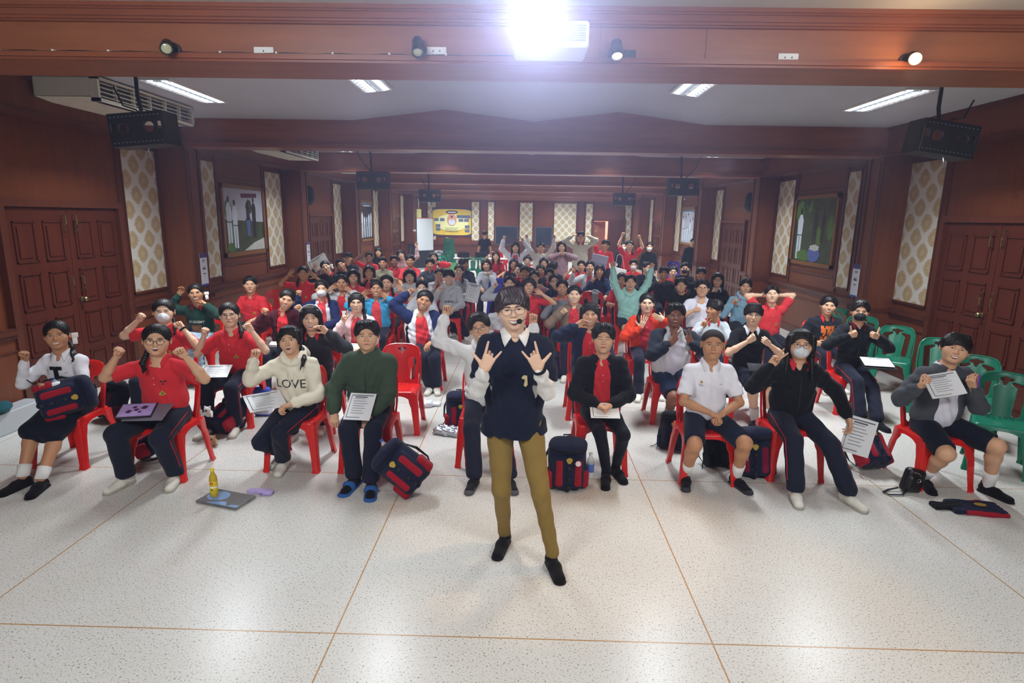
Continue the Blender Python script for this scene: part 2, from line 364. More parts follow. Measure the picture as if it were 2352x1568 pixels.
# side walls ------------------------------------------------------------
BAYS = [('door', 4.44, 8.88), ('picture', 9.25, 13.4), ('door', 13.78, 17.7), ('picture', 18.08, 22.2), ('door', 22.58, 26.85), ('end', 27.2, YB)]
STRIPS = {-1: [(8.03, 8.78), (9.99, 10.44), (12.45, 13.27), (16.88, 17.6), (18.7, 19.3), (21.32, 22.05), (26.0, 26.7), (28.0, 28.6), (30.2, 30.75)],
          1: [(8.15, 8.93), (10.15, 10.55), (12.54, 13.33), (17.02, 17.65), (18.75, 19.35), (21.45, 22.15), (26.1, 26.75), (28.4, 28.9)]}
DOORS = {-1: [(6.08, 7.80), (14.92, 16.55), (24.1, 25.7)], 1: [(6.12, 7.95), (15.15, 16.85), (24.2, 25.8)]}
PICS = {-1: [(10.57, 12.32, 1.40, 2.69), (19.55, 21.2, 1.33, 2.66)], 1: [(10.72, 12.42, 1.37, 2.69), (19.6, 21.3, 1.37, 2.62)]}
for sd, nm, X, P in ((-1, 'left', XL, PL), (1, 'right', XR, PR)):
    def bx(g, d0, d1, y0, y1, z0, z1, m=0): # d = distance out of the wall into the hall
        a, b_ = X - sd * d0, X - sd * d1; g.box(min(a, b_), max(a, b_), y0, y1, z0, z1, m)
    g = G(); bx(g, -.15, 0, -2.5, YB, 0, ZC); wl = st(g.obj('wall_' + nm, [WOOD, WOODD], smooth=False))
    g = G()   # bulkhead under the ceiling
    D = abs(P - X); bx(g, 0, D, 4.44, YB, ZB + .03, ZC, 0); bx(g, 0, D + .02, 4.44, YB, ZB, ZB + .04, 1); bx(g, D, D + .03, 4.44, YB, ZC - .05, ZC, 1)
    st(g.obj('trim_1_' + nm, [WOOD, WOODD], smooth=False))
    g = G()   # wainscot, chair rail, skirting
    def runs(skip):
        y = 4.44; out = []
        for a, b_ in skip:
            if a > y: out.append((y, a))
            y = b_
        out.append((y, YB)); return out
    sk = sorted([(a - .09, b_ + .09) for a, b_ in DOORS[sd]])
    for a, b_ in runs(sk):
        bx(g, 0, .045, a, b_, 0, .86, 0); bx(g, 0, .075, a, b_, .86, .90, 1); bx(g, 0, .095, a, b_, .90, .945, 1); bx(g, 0, .065, a, b_, .945, .965, 1); bx(g, 0, .06, a, b_, .72, .735, 1)
    st(g.obj('trim_2_' + nm, [WOOD, WOODD], smooth=False))
    g = G()
    for a, b_ in runs(sk): bx(g, 0, .065, a, b_, 0, .14, 0)
    st(g.obj('baseboard_' + nm, WOODD, smooth=False))
    g = G()   # vertical stiles of the panelling
    for a, b_ in STRIPS[sd]:
        for e in ((a - .11, a - .02), (b_ + .02, b_ + .11)): bx(g, 0, .018, e[0], e[1], .965, 3.12, 0)
        bx(g, 0, .03, a - .025, b_ + .025, 3.02, 3.05, 0); bx(g, 0, .03, a - .025, b_ + .025, 1.06, 1.09, 0)
        for e in ((a - .025, a - .003), (b_ + .003, b_ + .025)): bx(g, 0, .03, e[0], e[1], 1.06, 3.05, 0)
    for a, b_, z0, z1 in PICS[sd]: bx(g, 0, .018, a - .05, b_ + .05, z0 - .16, z0 - .10, 0); bx(g, 0, .02, a - .05, b_ + .05, 2.78, 2.80, 0)
    st(g.obj('trim_3_' + nm, WOODD, smooth=False))
    for a, b_ in STRIPS[sd]:
        g = G(); bx(g, 0, .012, a, b_, 1.09, 3.02); tag(st(g.obj('wallpaper_panel', PAPER, smooth=False)))
    for i, (y0, y1) in enumerate(BEAMS[1:]):
        g = G(); bx(g, 0, D, y0, y1, 0, ZB, 0)
        for e in ((y0 - .012, y0 + .05), (y1 - .05, y1 + .012)): bx(g, D, D + .022, e[0], e[1], .97, ZB, 1)
        bx(g, D, D + .012, y0 + .09, y1 - .09, 1.0, 3.05, 0)
        bx(g, D, D + .05, y0 - .05, y1 + .05, .88, .95, 1); bx(g, D, D + .025, y0 - .025, y1 + .025, 0, .88, 0); bx(g, D, D + .045, y0 - .045, y1 + .045, 0, .15, 1)
        bx(g, .0, D, y0 - .045, y0, .88, .95, 1); bx(g, .0, D, y0 - .04, y0, .0, .88, 0)
        st(g.obj('trim_%d_%s' % (4 + i, nm), [WOOD, WOODD], smooth=False))
    for i, (a, b_) in enumerate(DOORS[sd]):
        e = empty('door_%d' % (i + 1 if sd < 0 else i + 4), (X, (a + b_) / 2, 0)); e['kind'] = 'structure'
        c = (a + b_) / 2; H = 2.2 if i == 0 else 2.12
        fr = G()
        def lb(g, d0, d1, y0, y1, z0, z1, m=0): p, q = -sd * d0, -sd * d1; g.box(min(p, q), max(p, q), y0 - c, y1 - c, z0, z1, m)
        for (p, q) in ((a - .09, a - .01), (b_ + .01, b_ + .09)): lb(fr, 0, .07, p, q, 0, H + .09)
        lb(fr, 0, .07, a - .01, b_ + .01, H + .01, H + .09); fr.obj('door_frame', WOODD, e, False)
        for s2 in (0, 1):
            y0, y1 = (a, c - .003) if s2 == 0 else (c + .003, b_)
            lf = G(); lb(lf, 0, .03, y0, y1, .01, H); wd = (y1 - y0)
            for r0, r1 in ((.14, .50), (.60, .98), (1.10, 1.50), (1.62, H - .14)):
                for q in (0, 1):
                    p0 = y0 + .09 + q * (wd - .06) / 2; p1 = p0 + (wd - .06) / 2 - .12
                    for z0, z1, w0, w1 in ((r0, r0 + .015, p0, p1), (r1 - .015, r1, p0, p1), (r0, r1, p0, p0 + .015), (r0, r1, p1 - .015, p1)): lb(lf, .03, .042, w0, w1, z0, z1)
                    lb(lf, .03, .04, p0 + .05, p1 - .05, r0 + .05, r1 - .05)
            leaf = lf.obj('door_leaf', DOORW, e, False)
            sgn = -1 if s2 == 0 else 1
            for zc, ln in ((1.33, .17), (2.03 if i == 0 else 1.95, .2)):
                h = G(); yy = c + sgn * .085 - c; xo = -sd * .045; h.tube([(xo - sd * 0, yy, zc - ln / 2), (xo - sd * .035, yy, zc - ln / 2 + .01), (xo - sd * .04, yy, zc), (xo - sd * .035, yy, zc + ln / 2 - .01), (xo, yy, zc + ln / 2)], .009)
                h.obj('door_handle', mat('brass_dull', '8b7d55', .35, metal=.8), leaf)
        k = G(); k.lathe([(.0, 0), (.028, 0), (.03, .008), (.012, .014), (.012, .035), (.026, .045), (.028, .06), (.018, .072), (0, .075)], n=16)
        o = k.obj('door_knob', mat('brass_dull', '8b7d55', .35, metal=.8), leaf); o.rotation_euler = (0, -sd * math.pi / 2, 0); o.location = (-sd * .042, .06 - (0), 1.14)
# back wall ---------------------------------------------------------------
g = G(); 
for x0, x1, z0, z1 in ((XL, 3.5, 0, ZC), (4.27, XR, 0, ZC), (3.5, 4.27, 2.07, ZC)): g.box(x0, x1, YB, YB + .12, z0, z1)
st(g.obj('wall_back', WOOD, smooth=False))
g = G(); g.box(XL, XR, YB - .3, YB, ZB - .02, ZC)
g.box(XL, XR, YB - .32, YB, ZB - .06, ZB - .02); st(g.obj('trim_9', WOODH, smooth=False))
g = G()
for a, b_ in ((XL, 3.4), (5.15, XR)):
    g.box(a, b_, YB - .04, YB, 0, .74); g.box(a, b_, YB - .08, YB, .74, .80); g.box(a, b_, YB - .06, YB, 0, .12)
st(g.obj('baseboard_back', [WOODD], smooth=False))
BSTR = [(-4.95, -4.55), (-2.70, -2.33), (-1.86, -1.57), (-.24, .40), (1.51, 2.62), (3.12, 3.45), (5.12, 5.42)]
g = G()
for a, b_ in BSTR:
    for e in ((a - .09, a - .02), (b_ + .02, b_ + .09)): g.box(e[0], e[1], YB - .02, YB, .8, 3.06)
for a, b_ in ((-2.25, -1.95), (2.75, 3.0)): g.box(a, b_, YB - .12, YB, 0, 3.08)
st(g.obj('trim_10', WOODD, smooth=False))
for a, b_ in BSTR:
    g = G(); g.box(a, b_, YB - .015, YB, 1.0, 2.92); st(g.obj('wallpaper_panel', PAPER, smooth=False))
for i, (a, b_, z0, z1) in enumerate(((-1.5, -.33, .80, 1.74), (.55, 1.44, .60, 1.74))):
    e = empty('window_%d' % (i + 1), ((a + b_) / 2, YB, 0)); e['kind'] = 'structure'; hw = (b_ - a) / 2
    g = G()
    for x0, x1, p, q in ((-hw, -hw + .04, z0, z1), (hw - .04, hw, z0, z1), (-hw, hw, z0, z0 + .04), (-hw, hw, z1 - .04, z1)): g.box(x0, x1, -.05, 0, p, q)
    g.obj('window_frame', mat('frame_grey_blue', '4b5566', .5), e, False)
    g = G(); g.box(-hw + .04, hw - .04, -.025, -.015, z0 + .04, z1 - .04); g.obj('pane', mat('dark_glass', '26303f', .08, .5, 3, spec=.8), e, False)
e = empty('door_7', (4.27, YB, 0)); e['kind'] = 'structure'
g = G()
for x0, x1, z0, z1 in ((-.86, -.77, 0, 2.16), (.79, .88, 0, 2.16), (-.86, .88, 2.08, 2.16)): g.box(x0, x1, -.07, .05, z0, z1)
g.obj('door_frame', WOODD, e, False)
def leafG(w0, w1, flip=1):
    lf = G(); lf.box(w0, w1, -.04, 0, .01, 2.06)
    for r0, r1 in ((.14, .62), (.76, 1.24), (1.38, 1.92)):
        for q in (0, 1):
            ww = (w1 - w0); p0 = w0 + .08 + q * (ww - .05) / 2; p1 = p0 + (ww - .05) / 2 - .11
            for a, b_, c, d in ((p0, p1, r0, r0 + .02), (p0, p1, r1 - .02, r1), (p0, p0 + .02, r0, r1), (p1 - .02, p1, r0, r1)): lf.box(a, b_, -.055, -.04, c, d)
    return lf
leafG(.01, .77).obj('door_leaf', DOORW, e, False)
o = leafG(0, .76).obj('door_leaf', mat('wood_door_lit_tint', '9a5a48', .5), e, False); o.location = (-.77, .1, 0); o.rotation_euler = (0, 0, math.radians(28))  # same door wood made paler, corridor light put into its colour
g = G(); g.box(2.2, 5.4, YB + .12, YB + 3, -.1, 0); g.box(2.2, 5.4, YB + 2.9, YB + 3, 0, 3); g.box(2.1, 2.2, YB + .12, YB + 3, 0, 3); g.box(5.4, 5.5, YB + .12, YB + 3, 0, 3); g.box(2.1, 5.5, YB + .12, YB + 3, 3, 3.1)
st(g.obj('wall_corridor', mat('corridor_paint', 'f0c4b4', .7), smooth=False))
area('corridor_light', (3.9, YB + 1.4, 2.9), (1, 1), 130, (1, .8, .72))
# stage-side end wall behind the camera
g = G(); g.box(XL, XR, -2.6, -2.5, 0, 3.6); st(g.obj('wall_stage', mat('stage_wall', 'b09a88', .7, .05, 2), smooth=False))
g = G(); g.box(-1.7, 1.7, -2.49, -2.46, 1.0, 3.2); o = g.obj('projection_screen', mat('screen_white', 'f2f2f2', .9), None, False); tag(o, 'white projection screen on the stage wall, lit by the projector', 'projection screen')
# ================================================================ ceiling fittings
WHT = mat('white_enamel', 'e9e9e6', .4); TUBE = mat('lit_tube', 'f2f8ff', .5, emit=5.5); LOUV = mat('louvre', 'd8dde2', .2, metal=.7)
def troffer():
    t = empty('ceiling_light', (0, 0, 0)); f = G()
    for s_ in (-1, 1): f.box(s_ * .155 - .012, s_ * .155 + .012, -.62, .62, -.02, .02); f.box(-.16, .16, s_ * .61 - .012, s_ * .61 + .012, -.02, .02)
    f.box(-.155, .155, -.61, .61, .005, .015); f.obj('frame', WHT, t, False)
    for s_ in (-1, 1):
        q = G(); q.tube([(s_ * .075, -.58, -.008), (s_ * .075, .58, -.008)], .016, n=10); q.obj('tube', TUBE, t)
    l = G(); l.box(-.006, .006, -.6, .6, -.03, .0)
    for k in range(12):
        y = -.55 + k * .1; l.box(-.145, .145, y - .002, y + .002, -.026, -.0)
    l.obj('louvre', LOUV, t, False); return t
def copytree(o, parent=None):
    c = o.copy(); COL.objects.link(c)
    if parent: c.parent = parent
    for ch in [x for x in bpy.data.objects if x.parent == o]: copytree(ch, c)
    return c
KIDS = {}
def ctree(o):     # thing and its parts (two levels), children looked up once
    def kids(x):
        if x.name not in KIDS: KIDS[x.name] = [q for q in COL.objects if q.parent == x]
        return KIDS[x.name]
    c = o.copy(); COL.objects.link(c)
    for ch in kids(o):
        d = ch.copy(); COL.objects.link(d); d.parent = c
        for g2 in kids(ch): e2 = g2.copy(); COL.objects.link(e2); e2.parent = d
    return c
t0 = troffer(); WH = ('outer left', 'inner left', 'inner right', 'outer right')
for i, (x, y, z) in enumerate(TROFFERS):
    if y > 13: continue
    t = t0 if i == 0 else ctree(t0); t.location = (x, y, z); t.rotation_euler = (0, math.atan2(.16, 1.3) * (-1 if x < 0 else 1) if abs(x) < 2 else 0, 0)
    tag(t, 'lit fluorescent ceiling light, %s of the row %s' % (WH[i % 4], 'behind the front beam' if y < 8 else 'behind the second beam'), 'ceiling light', 'fluorescent ceiling lights')
STG = TROFFERS
# air conditioners under the bulkhead
ACB = mat('ac_cream', 'd9d6c4', .5, .03, 3); ACD = mat('ac_dark', '4a4a44', .6)
def aircon(label, y0, x0=-4.93, x1=-4.26, L=1.75, z0=3.25):
    t = empty('air_conditioner', (x0, y0, z0), 0, label, 'air conditioner', 'ceiling air conditioners'); W = x1 - x0; h = ZC - z0 - .015
    g = G(); g.rbox(0, W - .06, 0, L, .04, h, .03); g.add([(0.02, 0, .04), (W - .06, 0, .04), (W - .06, L, .04), (0.02, L, .04), (.10, .12, 0), (W - .02, .05, 0), (W - .02, L - .05, 0), (.10, L - .12, 0)], [(4, 5, 6, 7)[::-1], (0, 1, 5, 4), (1, 2, 6, 5), (2, 3, 7, 6), (3, 0, 4, 7)]); g.box(W - .08, W, 0, .03, 0, h); g.box(W - .08, W, L - .03, L, 0, h); g.box(W - .08, W, 0, L, h - .025, h); g.box(W - .08, W, 0, L, 0, .035)
    g.obj('casing', ACB, t, False)
    g = G(); g.box(W - .065, W - .055, .03, L - .03, .03, h - .02); g.obj('grille_recess', ACD, t, False)
    g = G()
    for k in range(4): z = .055 + k * (h - .09) / 3.4; g.box(W - .05, W - .01, .03, L - .03, z, z + .006)
    for k in range(1, 6): g.box(W - .05, W - .008, L * k / 6 - .005, L * k / 6 + .005, .03, h - .02)
    g.obj('louvre', ACB, t, False); return t
aircon('cream ceiling-hung air conditioner nearest the front, above the left double door', 6.2)
aircon('cream ceiling-hung air conditioner above the framed garden picture, behind the second beam', 10.9)
aircon('cream ceiling-hung air conditioner behind the third beam, second farthest of the four', 14.6)
aircon('cream ceiling-hung air conditioner farthest down the hall on the left', 18.9)
# black brackets hanging from pipes
BLK = mat('black_steel', '191b20', .45, spec=.5, bump=.1, bscale=80); BLKP = mat('black_plastic', '15171a', .5); CHR = mat('steel_bright', 'c9ccd2', .25, metal=.9)
def bracket(label, px, py, Y, w=.47, h=.27, tilt=0, rz=0, zt=3.22):
    p = aty(px, py, Y); t = empty('projector_cage', (p[0], Y, p[2] - h / 2), rz, label, 'equipment cage', 'black cages hung from the ceiling')
    R = M4(roty(tilt), (0, 0, h / 2)); g = G()
    b2 = B(); b2.bx((0, 0, 0), (w / 2, .006, h / 2), .004, 0)
    for x in (-.11, .11): b2.rc((x, -.05, .01), (x, .05, .01), .042, .042, 0, 0, -1)
    for x in (-.20, .2): b2.bx((x, 0, .02), (.016, .05, .03), .004, 0, 0, -1)
    pl = b2.bake(.0055, lab=False); g.addG(pl, R @ M4(None, (0, -.11, 0)))
    g.box(-w / 2, w / 2, -.115, .115, -h / 2, -h / 2 + .008, 0, R); g.box(-w / 2, w / 2, -.115, .115, h / 2 - .006, h / 2, 0, R)
    for s_ in (-1, 1): g.box(s_ * w / 2 - .004, s_ * w / 2 + .004, -.115, .115, -h / 2, h / 2, 0, R)
    g.obj('cage_box', BLK, t, True, 30)
    g = G()
    for zz in (.105, -.105):
        for k in range(13): x = -w / 2 + .03 + k * (w - .06) / 12; g.box(x - .006, x + .006, -.1205, -.116, zz - .003, zz + .003, 0, R)
    g.obj('slot_row', mat('slot_grey', '6d727a', .5), t, False)
    z1 = zt - (p[2] - h / 2); g = G(); g.tube([(-.03, .02, h), (-.03, .02, h * 1.2), (-.045, .02, z1 - .06), (-.045, .02, z1 + .3)], .016); g.obj('hanging_pole', BLKP, t)
    g = G(); g.tube([(-.3 * (1 if p[0] < 0 else -1), .1, z1 + .02), (-.22 * (1 if p[0] < 0 else -1), .08, z1 * .72), (-.08 * (1 if p[0] < 0 else -1), .03, h * 1.15), (0, .0, h * .95)], .007); g.obj('cable', BLKP, t)
    g = G(); g.tube([(0.03, -.02, 0), (.035, -.03, -.05), (.04, -.03, -.075)], .008); g.obj('plug', CHR, t)
    return t
bracket('black steel cage with round holes hung from a pole by the left air conditioner', 333, 300, 5.35, tilt=math.radians(-5))
bracket('black steel cage hung from a pole in front of the right wallpaper panel', 2160, 322, 5.45, tilt=math.radians(8))
bracket('small dark cage hung in the middle distance on the left', 858, 415, 9.6)
bracket('small dark cage with hanging cable in the middle distance on the right', 1568, 430, 10.2)
bracket('smallest dark cage hung near the back wall on the right', 1433, 458, 13.9)
bracket('smallest dark cage hung near the back wall on the left', 988, 450, 13.9)
# things on the front beam
YF = 3.98
def plate(px, py, label, wide=.125, n=2, black=False):
    p = aty(px, py, YF); t = empty('wall_socket', (p[0], YF + .02, p[2]), 0, label, 'socket plate', None); g = G()
    g.rbox(-wide / 2, wide / 2, -.037, .037, 0, .011, .006, 0, M4(rotx(math.pi / 2))); g.obj('plate', mat('black_plate', '20232a', .25) if black else WHT, t)
    if not black:
        h = G()
        for k in range(n):
            for dz in (-.012, .012): cx_ = (k - (n - 1) / 2) * .042; h.box(cx_ - .003, cx_ + .003, -.0125, -.011, dz - .005, dz + .005)
        h.obj('slot', mat('slot_black', '161616', .6), t, False)
plate(604, 121, 'white single socket plate on the front beam', n=1); plate(1002, 121, 'white socket plate on the front beam beside the left centre spotlight'); plate(1812, 136, 'white socket plate on the front beam, right of the projector'); plate(1447, 128, 'black glossy outlet plate on the front beam beside a spotlight', .075, 1, True)
def spotlamp(px, py, label, dirv, lit=None):
    p = aty(px, py, YF); t = empty('spotlight', (p[0], YF + .02, p[2]), 0, label, 'spotlight', 'spotlights on the front beam')
    d = unit(dirv); g = G(); g.lathe([(0, 0), (.045, 0), (.045, .015), (.03, .02), (.03, .04), (0, .042)], n=16); o = g.obj('base', BLKP, t); o.rotation_euler = (math.pi / 2, 0, 0)
    c = np.array((0, -.09, 0.0)); g = G(); a = unit(np.cross(d, (0, 0, 1))); b_ = np.cross(a, d); R = np.stack([a, b_, d], 1)
    hd = G(); hd.lathe([(0, -.07), (.03, -.07), (.034, -.06), (.034, 0), (.037, .005), (.037, .05), (.033, .05), (.031, .03), (0, .03)], n=20); g.addG(hd, M4(R, c)); g.obj('lamp_head', BLKP, t)
    g = G(); g.tube([(0, -.03, 0), tuple(c - d * .03)], .012); g.obj('arm', BLKP, t)
    g = G(); ln = G(); ln.lathe([(0, .033), (.031, .033), (.03, .04), (.018, .046), (0, .048)], n=16); g.addG(ln, M4(R, c)); g.obj('lens', lit or mat('lamp_glass_off', 'b9b998', .15), t)
spotlamp(398, 115, 'black spotlight, unlit, leftmost on the front beam', (.35, -.75, -.4))
spotlamp(964, 117, 'black spotlight, unlit, second from the left on the front beam', (.1, -.6, -.75))
spotlamp(1413, 124, 'black spotlight with a warm lit lens right of the projector', (.0, -.55, -.8), mat('lamp_lit_low', 'ffe0b8', .4, emit=3))
spotlamp(2083, 140, 'brightly lit warm spotlight at the right end of the front beam', (-.4, -1.0, -.35), mat('lamp_lit_warm', 'ffc070', .4, emit=60))
g = G(); pts = []
for k in range(41): x = -3.6 + k * .09; pts.append((x, YF - .022, 3.152 + .003 * math.sin(k * 1.7) + .02 * 0))
pts[-3:] = [(p[0], p[1], 3.155) for p in pts[-3:]]
g.tube([(p[0], YF + .008, p[2] + .01) for p in pts], .006, n=6); cb = g.obj('cable', BLKP); tag(cb, 'thin black cable clipped along the front beam left of the projector', 'cable')
g = G()
for k in range(9): x = -3.35 + k * .355; g.box(x - .006, x + .006, YF - .004, YF + .02, 3.152, 3.172)
g.obj('cable_clip', WHT, cb, False)['label'] = 'small white cable clips'
# projector
t = empty('projector', (.08, 3.5, 3.06), 0, 'white ceiling projector with a glaring bluish lens in front of the beam', 'projector')
g = G(); g.rbox(-.16, .24, -.13, .17, 0, .13, .02); g.obj('housing', mat('projector_white', 'dfe2e6', .4), t)
g = G()
for k in range(7): g.box(.12, .22, -.134, -.129, .03 + k * .012, .036 + k * .012)
g.obj('vent', mat('vent_grey', '9aa0a8', .5), t, False)
g = G(); g.lathe([(0, 0), (.062, 0), (.07, .01), (.07, .05), (.06, .055), (.057, .03), (0, .03)], n=24); o = g.obj('lens_ring', BLKP, t); o.rotation_euler = (math.pi / 2 + .12, 0, 0); o.location = (-.04, -.12, .065)
g = G(); g.lathe([(0, .034), (.056, .034), (.052, .05), (.02, .062), (0, .064)], n=24); o = g.obj('lens', mat('projector_lens_lit', 'dfe8ff', .3, emit=400), t); o.rotation_euler = (math.pi / 2 + .12, 0, 0); o.location = (-.04, -.12, .065)  # lens disc oversized to imitate the bright core of the glare
g = G(); g.tube([(.06, 0.02, .13), (.06, .02, .38)], .02); g.box(-.02, .14, -.05, .09, .355, .37); g.obj('ceiling_pole', BLKP, t)
# framed pictures, speakers, notices
FR = mat('picture_frame_wood', '7d5124', .4, .2, 20); 
def shape(g, pts, m, depth): # polygon standing on the picture plane (u along the wall, v up), small relief
    g.add([(u, v, depth) for u, v in pts], [tuple(range(len(pts)))], m)
def picture(sd, rec, label, kind):
    a, b_, z0, z1 = rec; X = XL if sd < 0 else XR; c = (a + b_) / 2; W = b_ - a; H = z1 - z0
    t = empty('framed_picture', (X, c, z0), 0, label, 'framed picture', 'framed pictures on the side walls')
    R = np.array([(0, 0, -sd * 1.), (-sd * -1. if sd > 0 else 1. * 1, 0, 0), (0, 1, 0)], float)  # u->y, v->z, w->into hall
    R = np.array([(0, 0, -sd), ((1 if sd < 0 else -1), 0, 0), (0, 1, 0)], float) if True else R
    M = M4(R, (0, 0, 0)); g = G()
    for u0, u1, v0, v1 in ((-W / 2, W / 2, 0, .07), (-W / 2, W / 2, H - .07, H), (-W / 2, -W / 2 + .07, 0, H), (W / 2 - .07, W / 2, 0, H)): g.box(u0, u1, v0, v1, 0, .045, 0, M)
    g.obj('frame', FR, t, False)
    k = G(); k.box(-W / 2 + .06, W / 2 - .06, .06, H - .06, .01, .02, 0, M); q = G(); rnd = random.Random(int(a * 10) + sd)
    cols = [mat('print_green', '33452f', .3, .7, 5), mat('print_sky', 'a9aebd', .3, .2, 3), mat('print_white', 'c9d3e0', .3, .1, 6), mat('print_dark', '23202a', .3, .3, 6), mat('print_leaf', '47702e', .3, .5, 14), mat('print_rock', 'b9bdb8', .3, .4, 12), mat('print_maroon', '55263a', .3), mat('print_blue', '4f63a8', .3, .3, 8)]
    w2, h2 = W / 2 - .07, H - .07
    def blob(cx, cy, rx, ry, m, d, n=14, j=.18): q.add(*( [(cx + rx * math.cos(6.283 * i / n) * (1 + rnd.uniform(-j, j)), cy + ry * math.sin(6.283 * i / n) * (1 + rnd.uniform(-j, j)), d) for i in range(n)], [tuple(range(n))]), m)
    def man(cx, foot, s_, body, legs, d):
        q.add([(cx - .10 * s_, foot + .48 * s_, d), (cx + .10 * s_, foot + .48 * s_, d), (cx + .12 * s_, foot + .78 * s_, d), (cx + .05 * s_, foot + .9 * s_, d), (cx - .05 * s_, foot + .9 * s_, d), (cx - .12 * s_, foot + .78 * s_, d)], [(0, 1, 2, 3, 4, 5)], body)
        for sx in (-.055, .055): q.add([(cx + (sx - .04) * s_, foot, d), (cx + (sx + .04) * s_, foot, d), (cx + (sx + .045) * s_, foot + .5 * s_, d), (cx + (sx - .05) * s_, foot + .5 * s_, d)], [(0, 1, 2, 3)], legs)
        blob(cx, foot + .97 * s_, .05 * s_, .065 * s_, 3, d + .0005, j=0)
    if kind == 'garden':
        q.add([(-w2, h2 * .55, .0205), (w2, h2 * .5, .0205), (w2, h2, .0205), (-w2, h2, .0205)], [(0, 1, 2, 3)], 1)
        for k2 in range(9): blob(rnd.uniform(-w2 * .8, w2 * .3), rnd.uniform(.3, .8) * h2, .13, .16, rnd.choice((0, 4)), .0208 + k2 * .0001)
        q.add([(-.1, .08, .0222), (w2, .08, .0222), (w2, .3, .0222), (.35, .22, .0222)], [(0, 1, 2, 3)], 5)
        man(-w2 + .2, .2, .85, 2, 2, .0225); man(-w2 + .42, .14, .85, 2, 2, .023); man(.15, .35, .62, 3, 7, .0235); man(.4, .3, .75, 3, 3, .024); blob(-w2 + .2, .15, .16, .09, 4, .0245); q.add([(-.1, h2 - .16, .0245), (w2 * .7, h2 - .14, .0245), (w2 * .7, h2 - .06, .0245), (-.1, h2 - .08, .0245)], [(0, 1, 2, 3)], 6)
    elif kind == 'river':
        for k2 in range(16): blob(rnd.uniform(-w2 * .85, w2 * .85), rnd.uniform(.35, .9) * h2, .16, .2, rnd.choice((0, 0, 4)), .0208 + k2 * .0001)
        man(-w2 + .22, .1, .95, 2, 2, .0225); man(.05, .3, .8, 3, 3, .023); man(.35, .45, .6, 3, 3, .0235); blob(.1, .22, .25, .15, 7, .024); blob(.1, .34, .2, .06, 5, .0245); blob(-.3, .18, .3, .1, 4, .0238)
    else:
        q.add([(-w2, 0.07, .0205), (w2, .07, .0205), (w2, h2 * .9, .0205), (-w2, h2 * .95, .0205)], [(0, 1, 2, 3)], 1 if kind == 'court' else 3)
        for k2 in range(5): man(-w2 + .2 + k2 * (2 * w2 - .4) / 4, .12, .7 + .25 * rnd.random(), rnd.choice((2, 1, 2)), 2, .0215 + k2 * .0004)
        q.add([(-w2 * .6, h2 - .12, .0245), (w2 * .6, h2 - .12, .0245), (w2 * .6, h2 - .09, .0245), (-w2 * .6, h2 - .09, .0245)], [(0, 1, 2, 3)], 2)
    ok = k.obj('print', cols[0] if kind in ('garden', 'river') else mat('print_greyblue', '6b7080', .3, .4, 4), t, False)
    r2 = G(); r2.addG(q, M); r2.obj('printed_figures', cols, ok, False)
    return t
picture(-1, PICS[-1][0], 'large framed colour print of two men in white with garden, left wall near front', 'garden')
picture(1, PICS[1][0], 'large framed dark green print of a man in white, right wall near front', 'river')
picture(-1, PICS[-1][1], 'framed print of figures in white, farther along the left wall', 'hall')
picture(1, PICS[1][1], 'framed print of pale figures, farther along the right wall', 'court')
def speaker(sd, y, z, label):
    X = XL if sd < 0 else XR; t = empty('wall_speaker', (X - sd * .02, y, z), 0, label, 'speaker', 'oval wall speakers')
    b2 = B(); b2.rc((-sd * .16, 0, .06), (-sd * .15, 0, -.12), .13, .15, 0); b2.bx((-sd * .0, 0, 0), (.5, .5, .5), .01, 0, 0, 1) if 0 else None
    b2.bake(.015, lab=False).obj('cabinet', mat('speaker_dark', '12202a', .6, bump=.3, bscale=200), t)
    g = G(); g.box(-.03, .03, -.03, .03, -.05, .05); g.tube([(0, 0, 0), (-sd * .12, 0, .02)], .015); g.obj('bracket', BLKP, t); return t
speaker(-1, 14.5, 2.66, 'dark oval loudspeaker on the left wall above the second door'); speaker(1, 14.5, 2.66, 'dark oval loudspeaker on the right wall beside the second door')
def notice(sd, y, z, label, w=.2, h=.5):
    P = PL if sd < 0 else PR; t = empty('wall_notice', (P - sd * .023, y, z), 0, label, 'notice', 'wifi notices on the pilasters'); R = np.array([(0, 0, -sd), (1 if sd < 0 else -1, 0, 0), (0, 1, 0)], float); M = M4(R)
    g = G(); g.box(-w / 2, w / 2, -h / 2, h / 2, 0, .003, 0, M); s0 = g.obj('sheet', mat('notice_paper', 'd5d7e0', .5), t, False)
    g = G(); g.box(-w / 2, w / 2, h / 2 - .07, h / 2, .003, .004, 0, M); g.obj('header_band', mat('notice_purple', '4a3a78', .5), s0, False)
    g = G(); g.box(-w / 2, w / 2, -h / 2, -h / 2 + .03, .003, .004, 0, M); g.obj('footer_band', mat('notice_blue', '35529a', .5), s0, False)
    g = G()
    for r in (.02, .035, .05): g.tube([(r * math.cos(a), .10 + r * math.sin(a), .004) for a in np.linspace(.7, 2.44, 7)], .003, n=4, up=(0, 0, 1))
    gm = G(); gm.addG(g, M); gm.box(-.03, .03, -.07, -.055, .003, .0045, 0, M); gm.box(-.045, .045, 0, .02, .003, .0045, 0, M); tx = textG('WiFi', .05); gm.addG(tx, M @ M4(None, (0, .03, .0045)))
    gm.obj('wifi_mark', mat('print_ink', '3b3f55', .6), s0, False)
notice(-1, 9.1, 1.32, 'white wifi notice with purple header on the first left pilaster'); notice(1, 9.2, 1.32, 'white wifi notice with purple header on the first right pilaster'); notice(-1, 13.62, 1.32, 'white wifi notice on the second left pilaster, farther away')
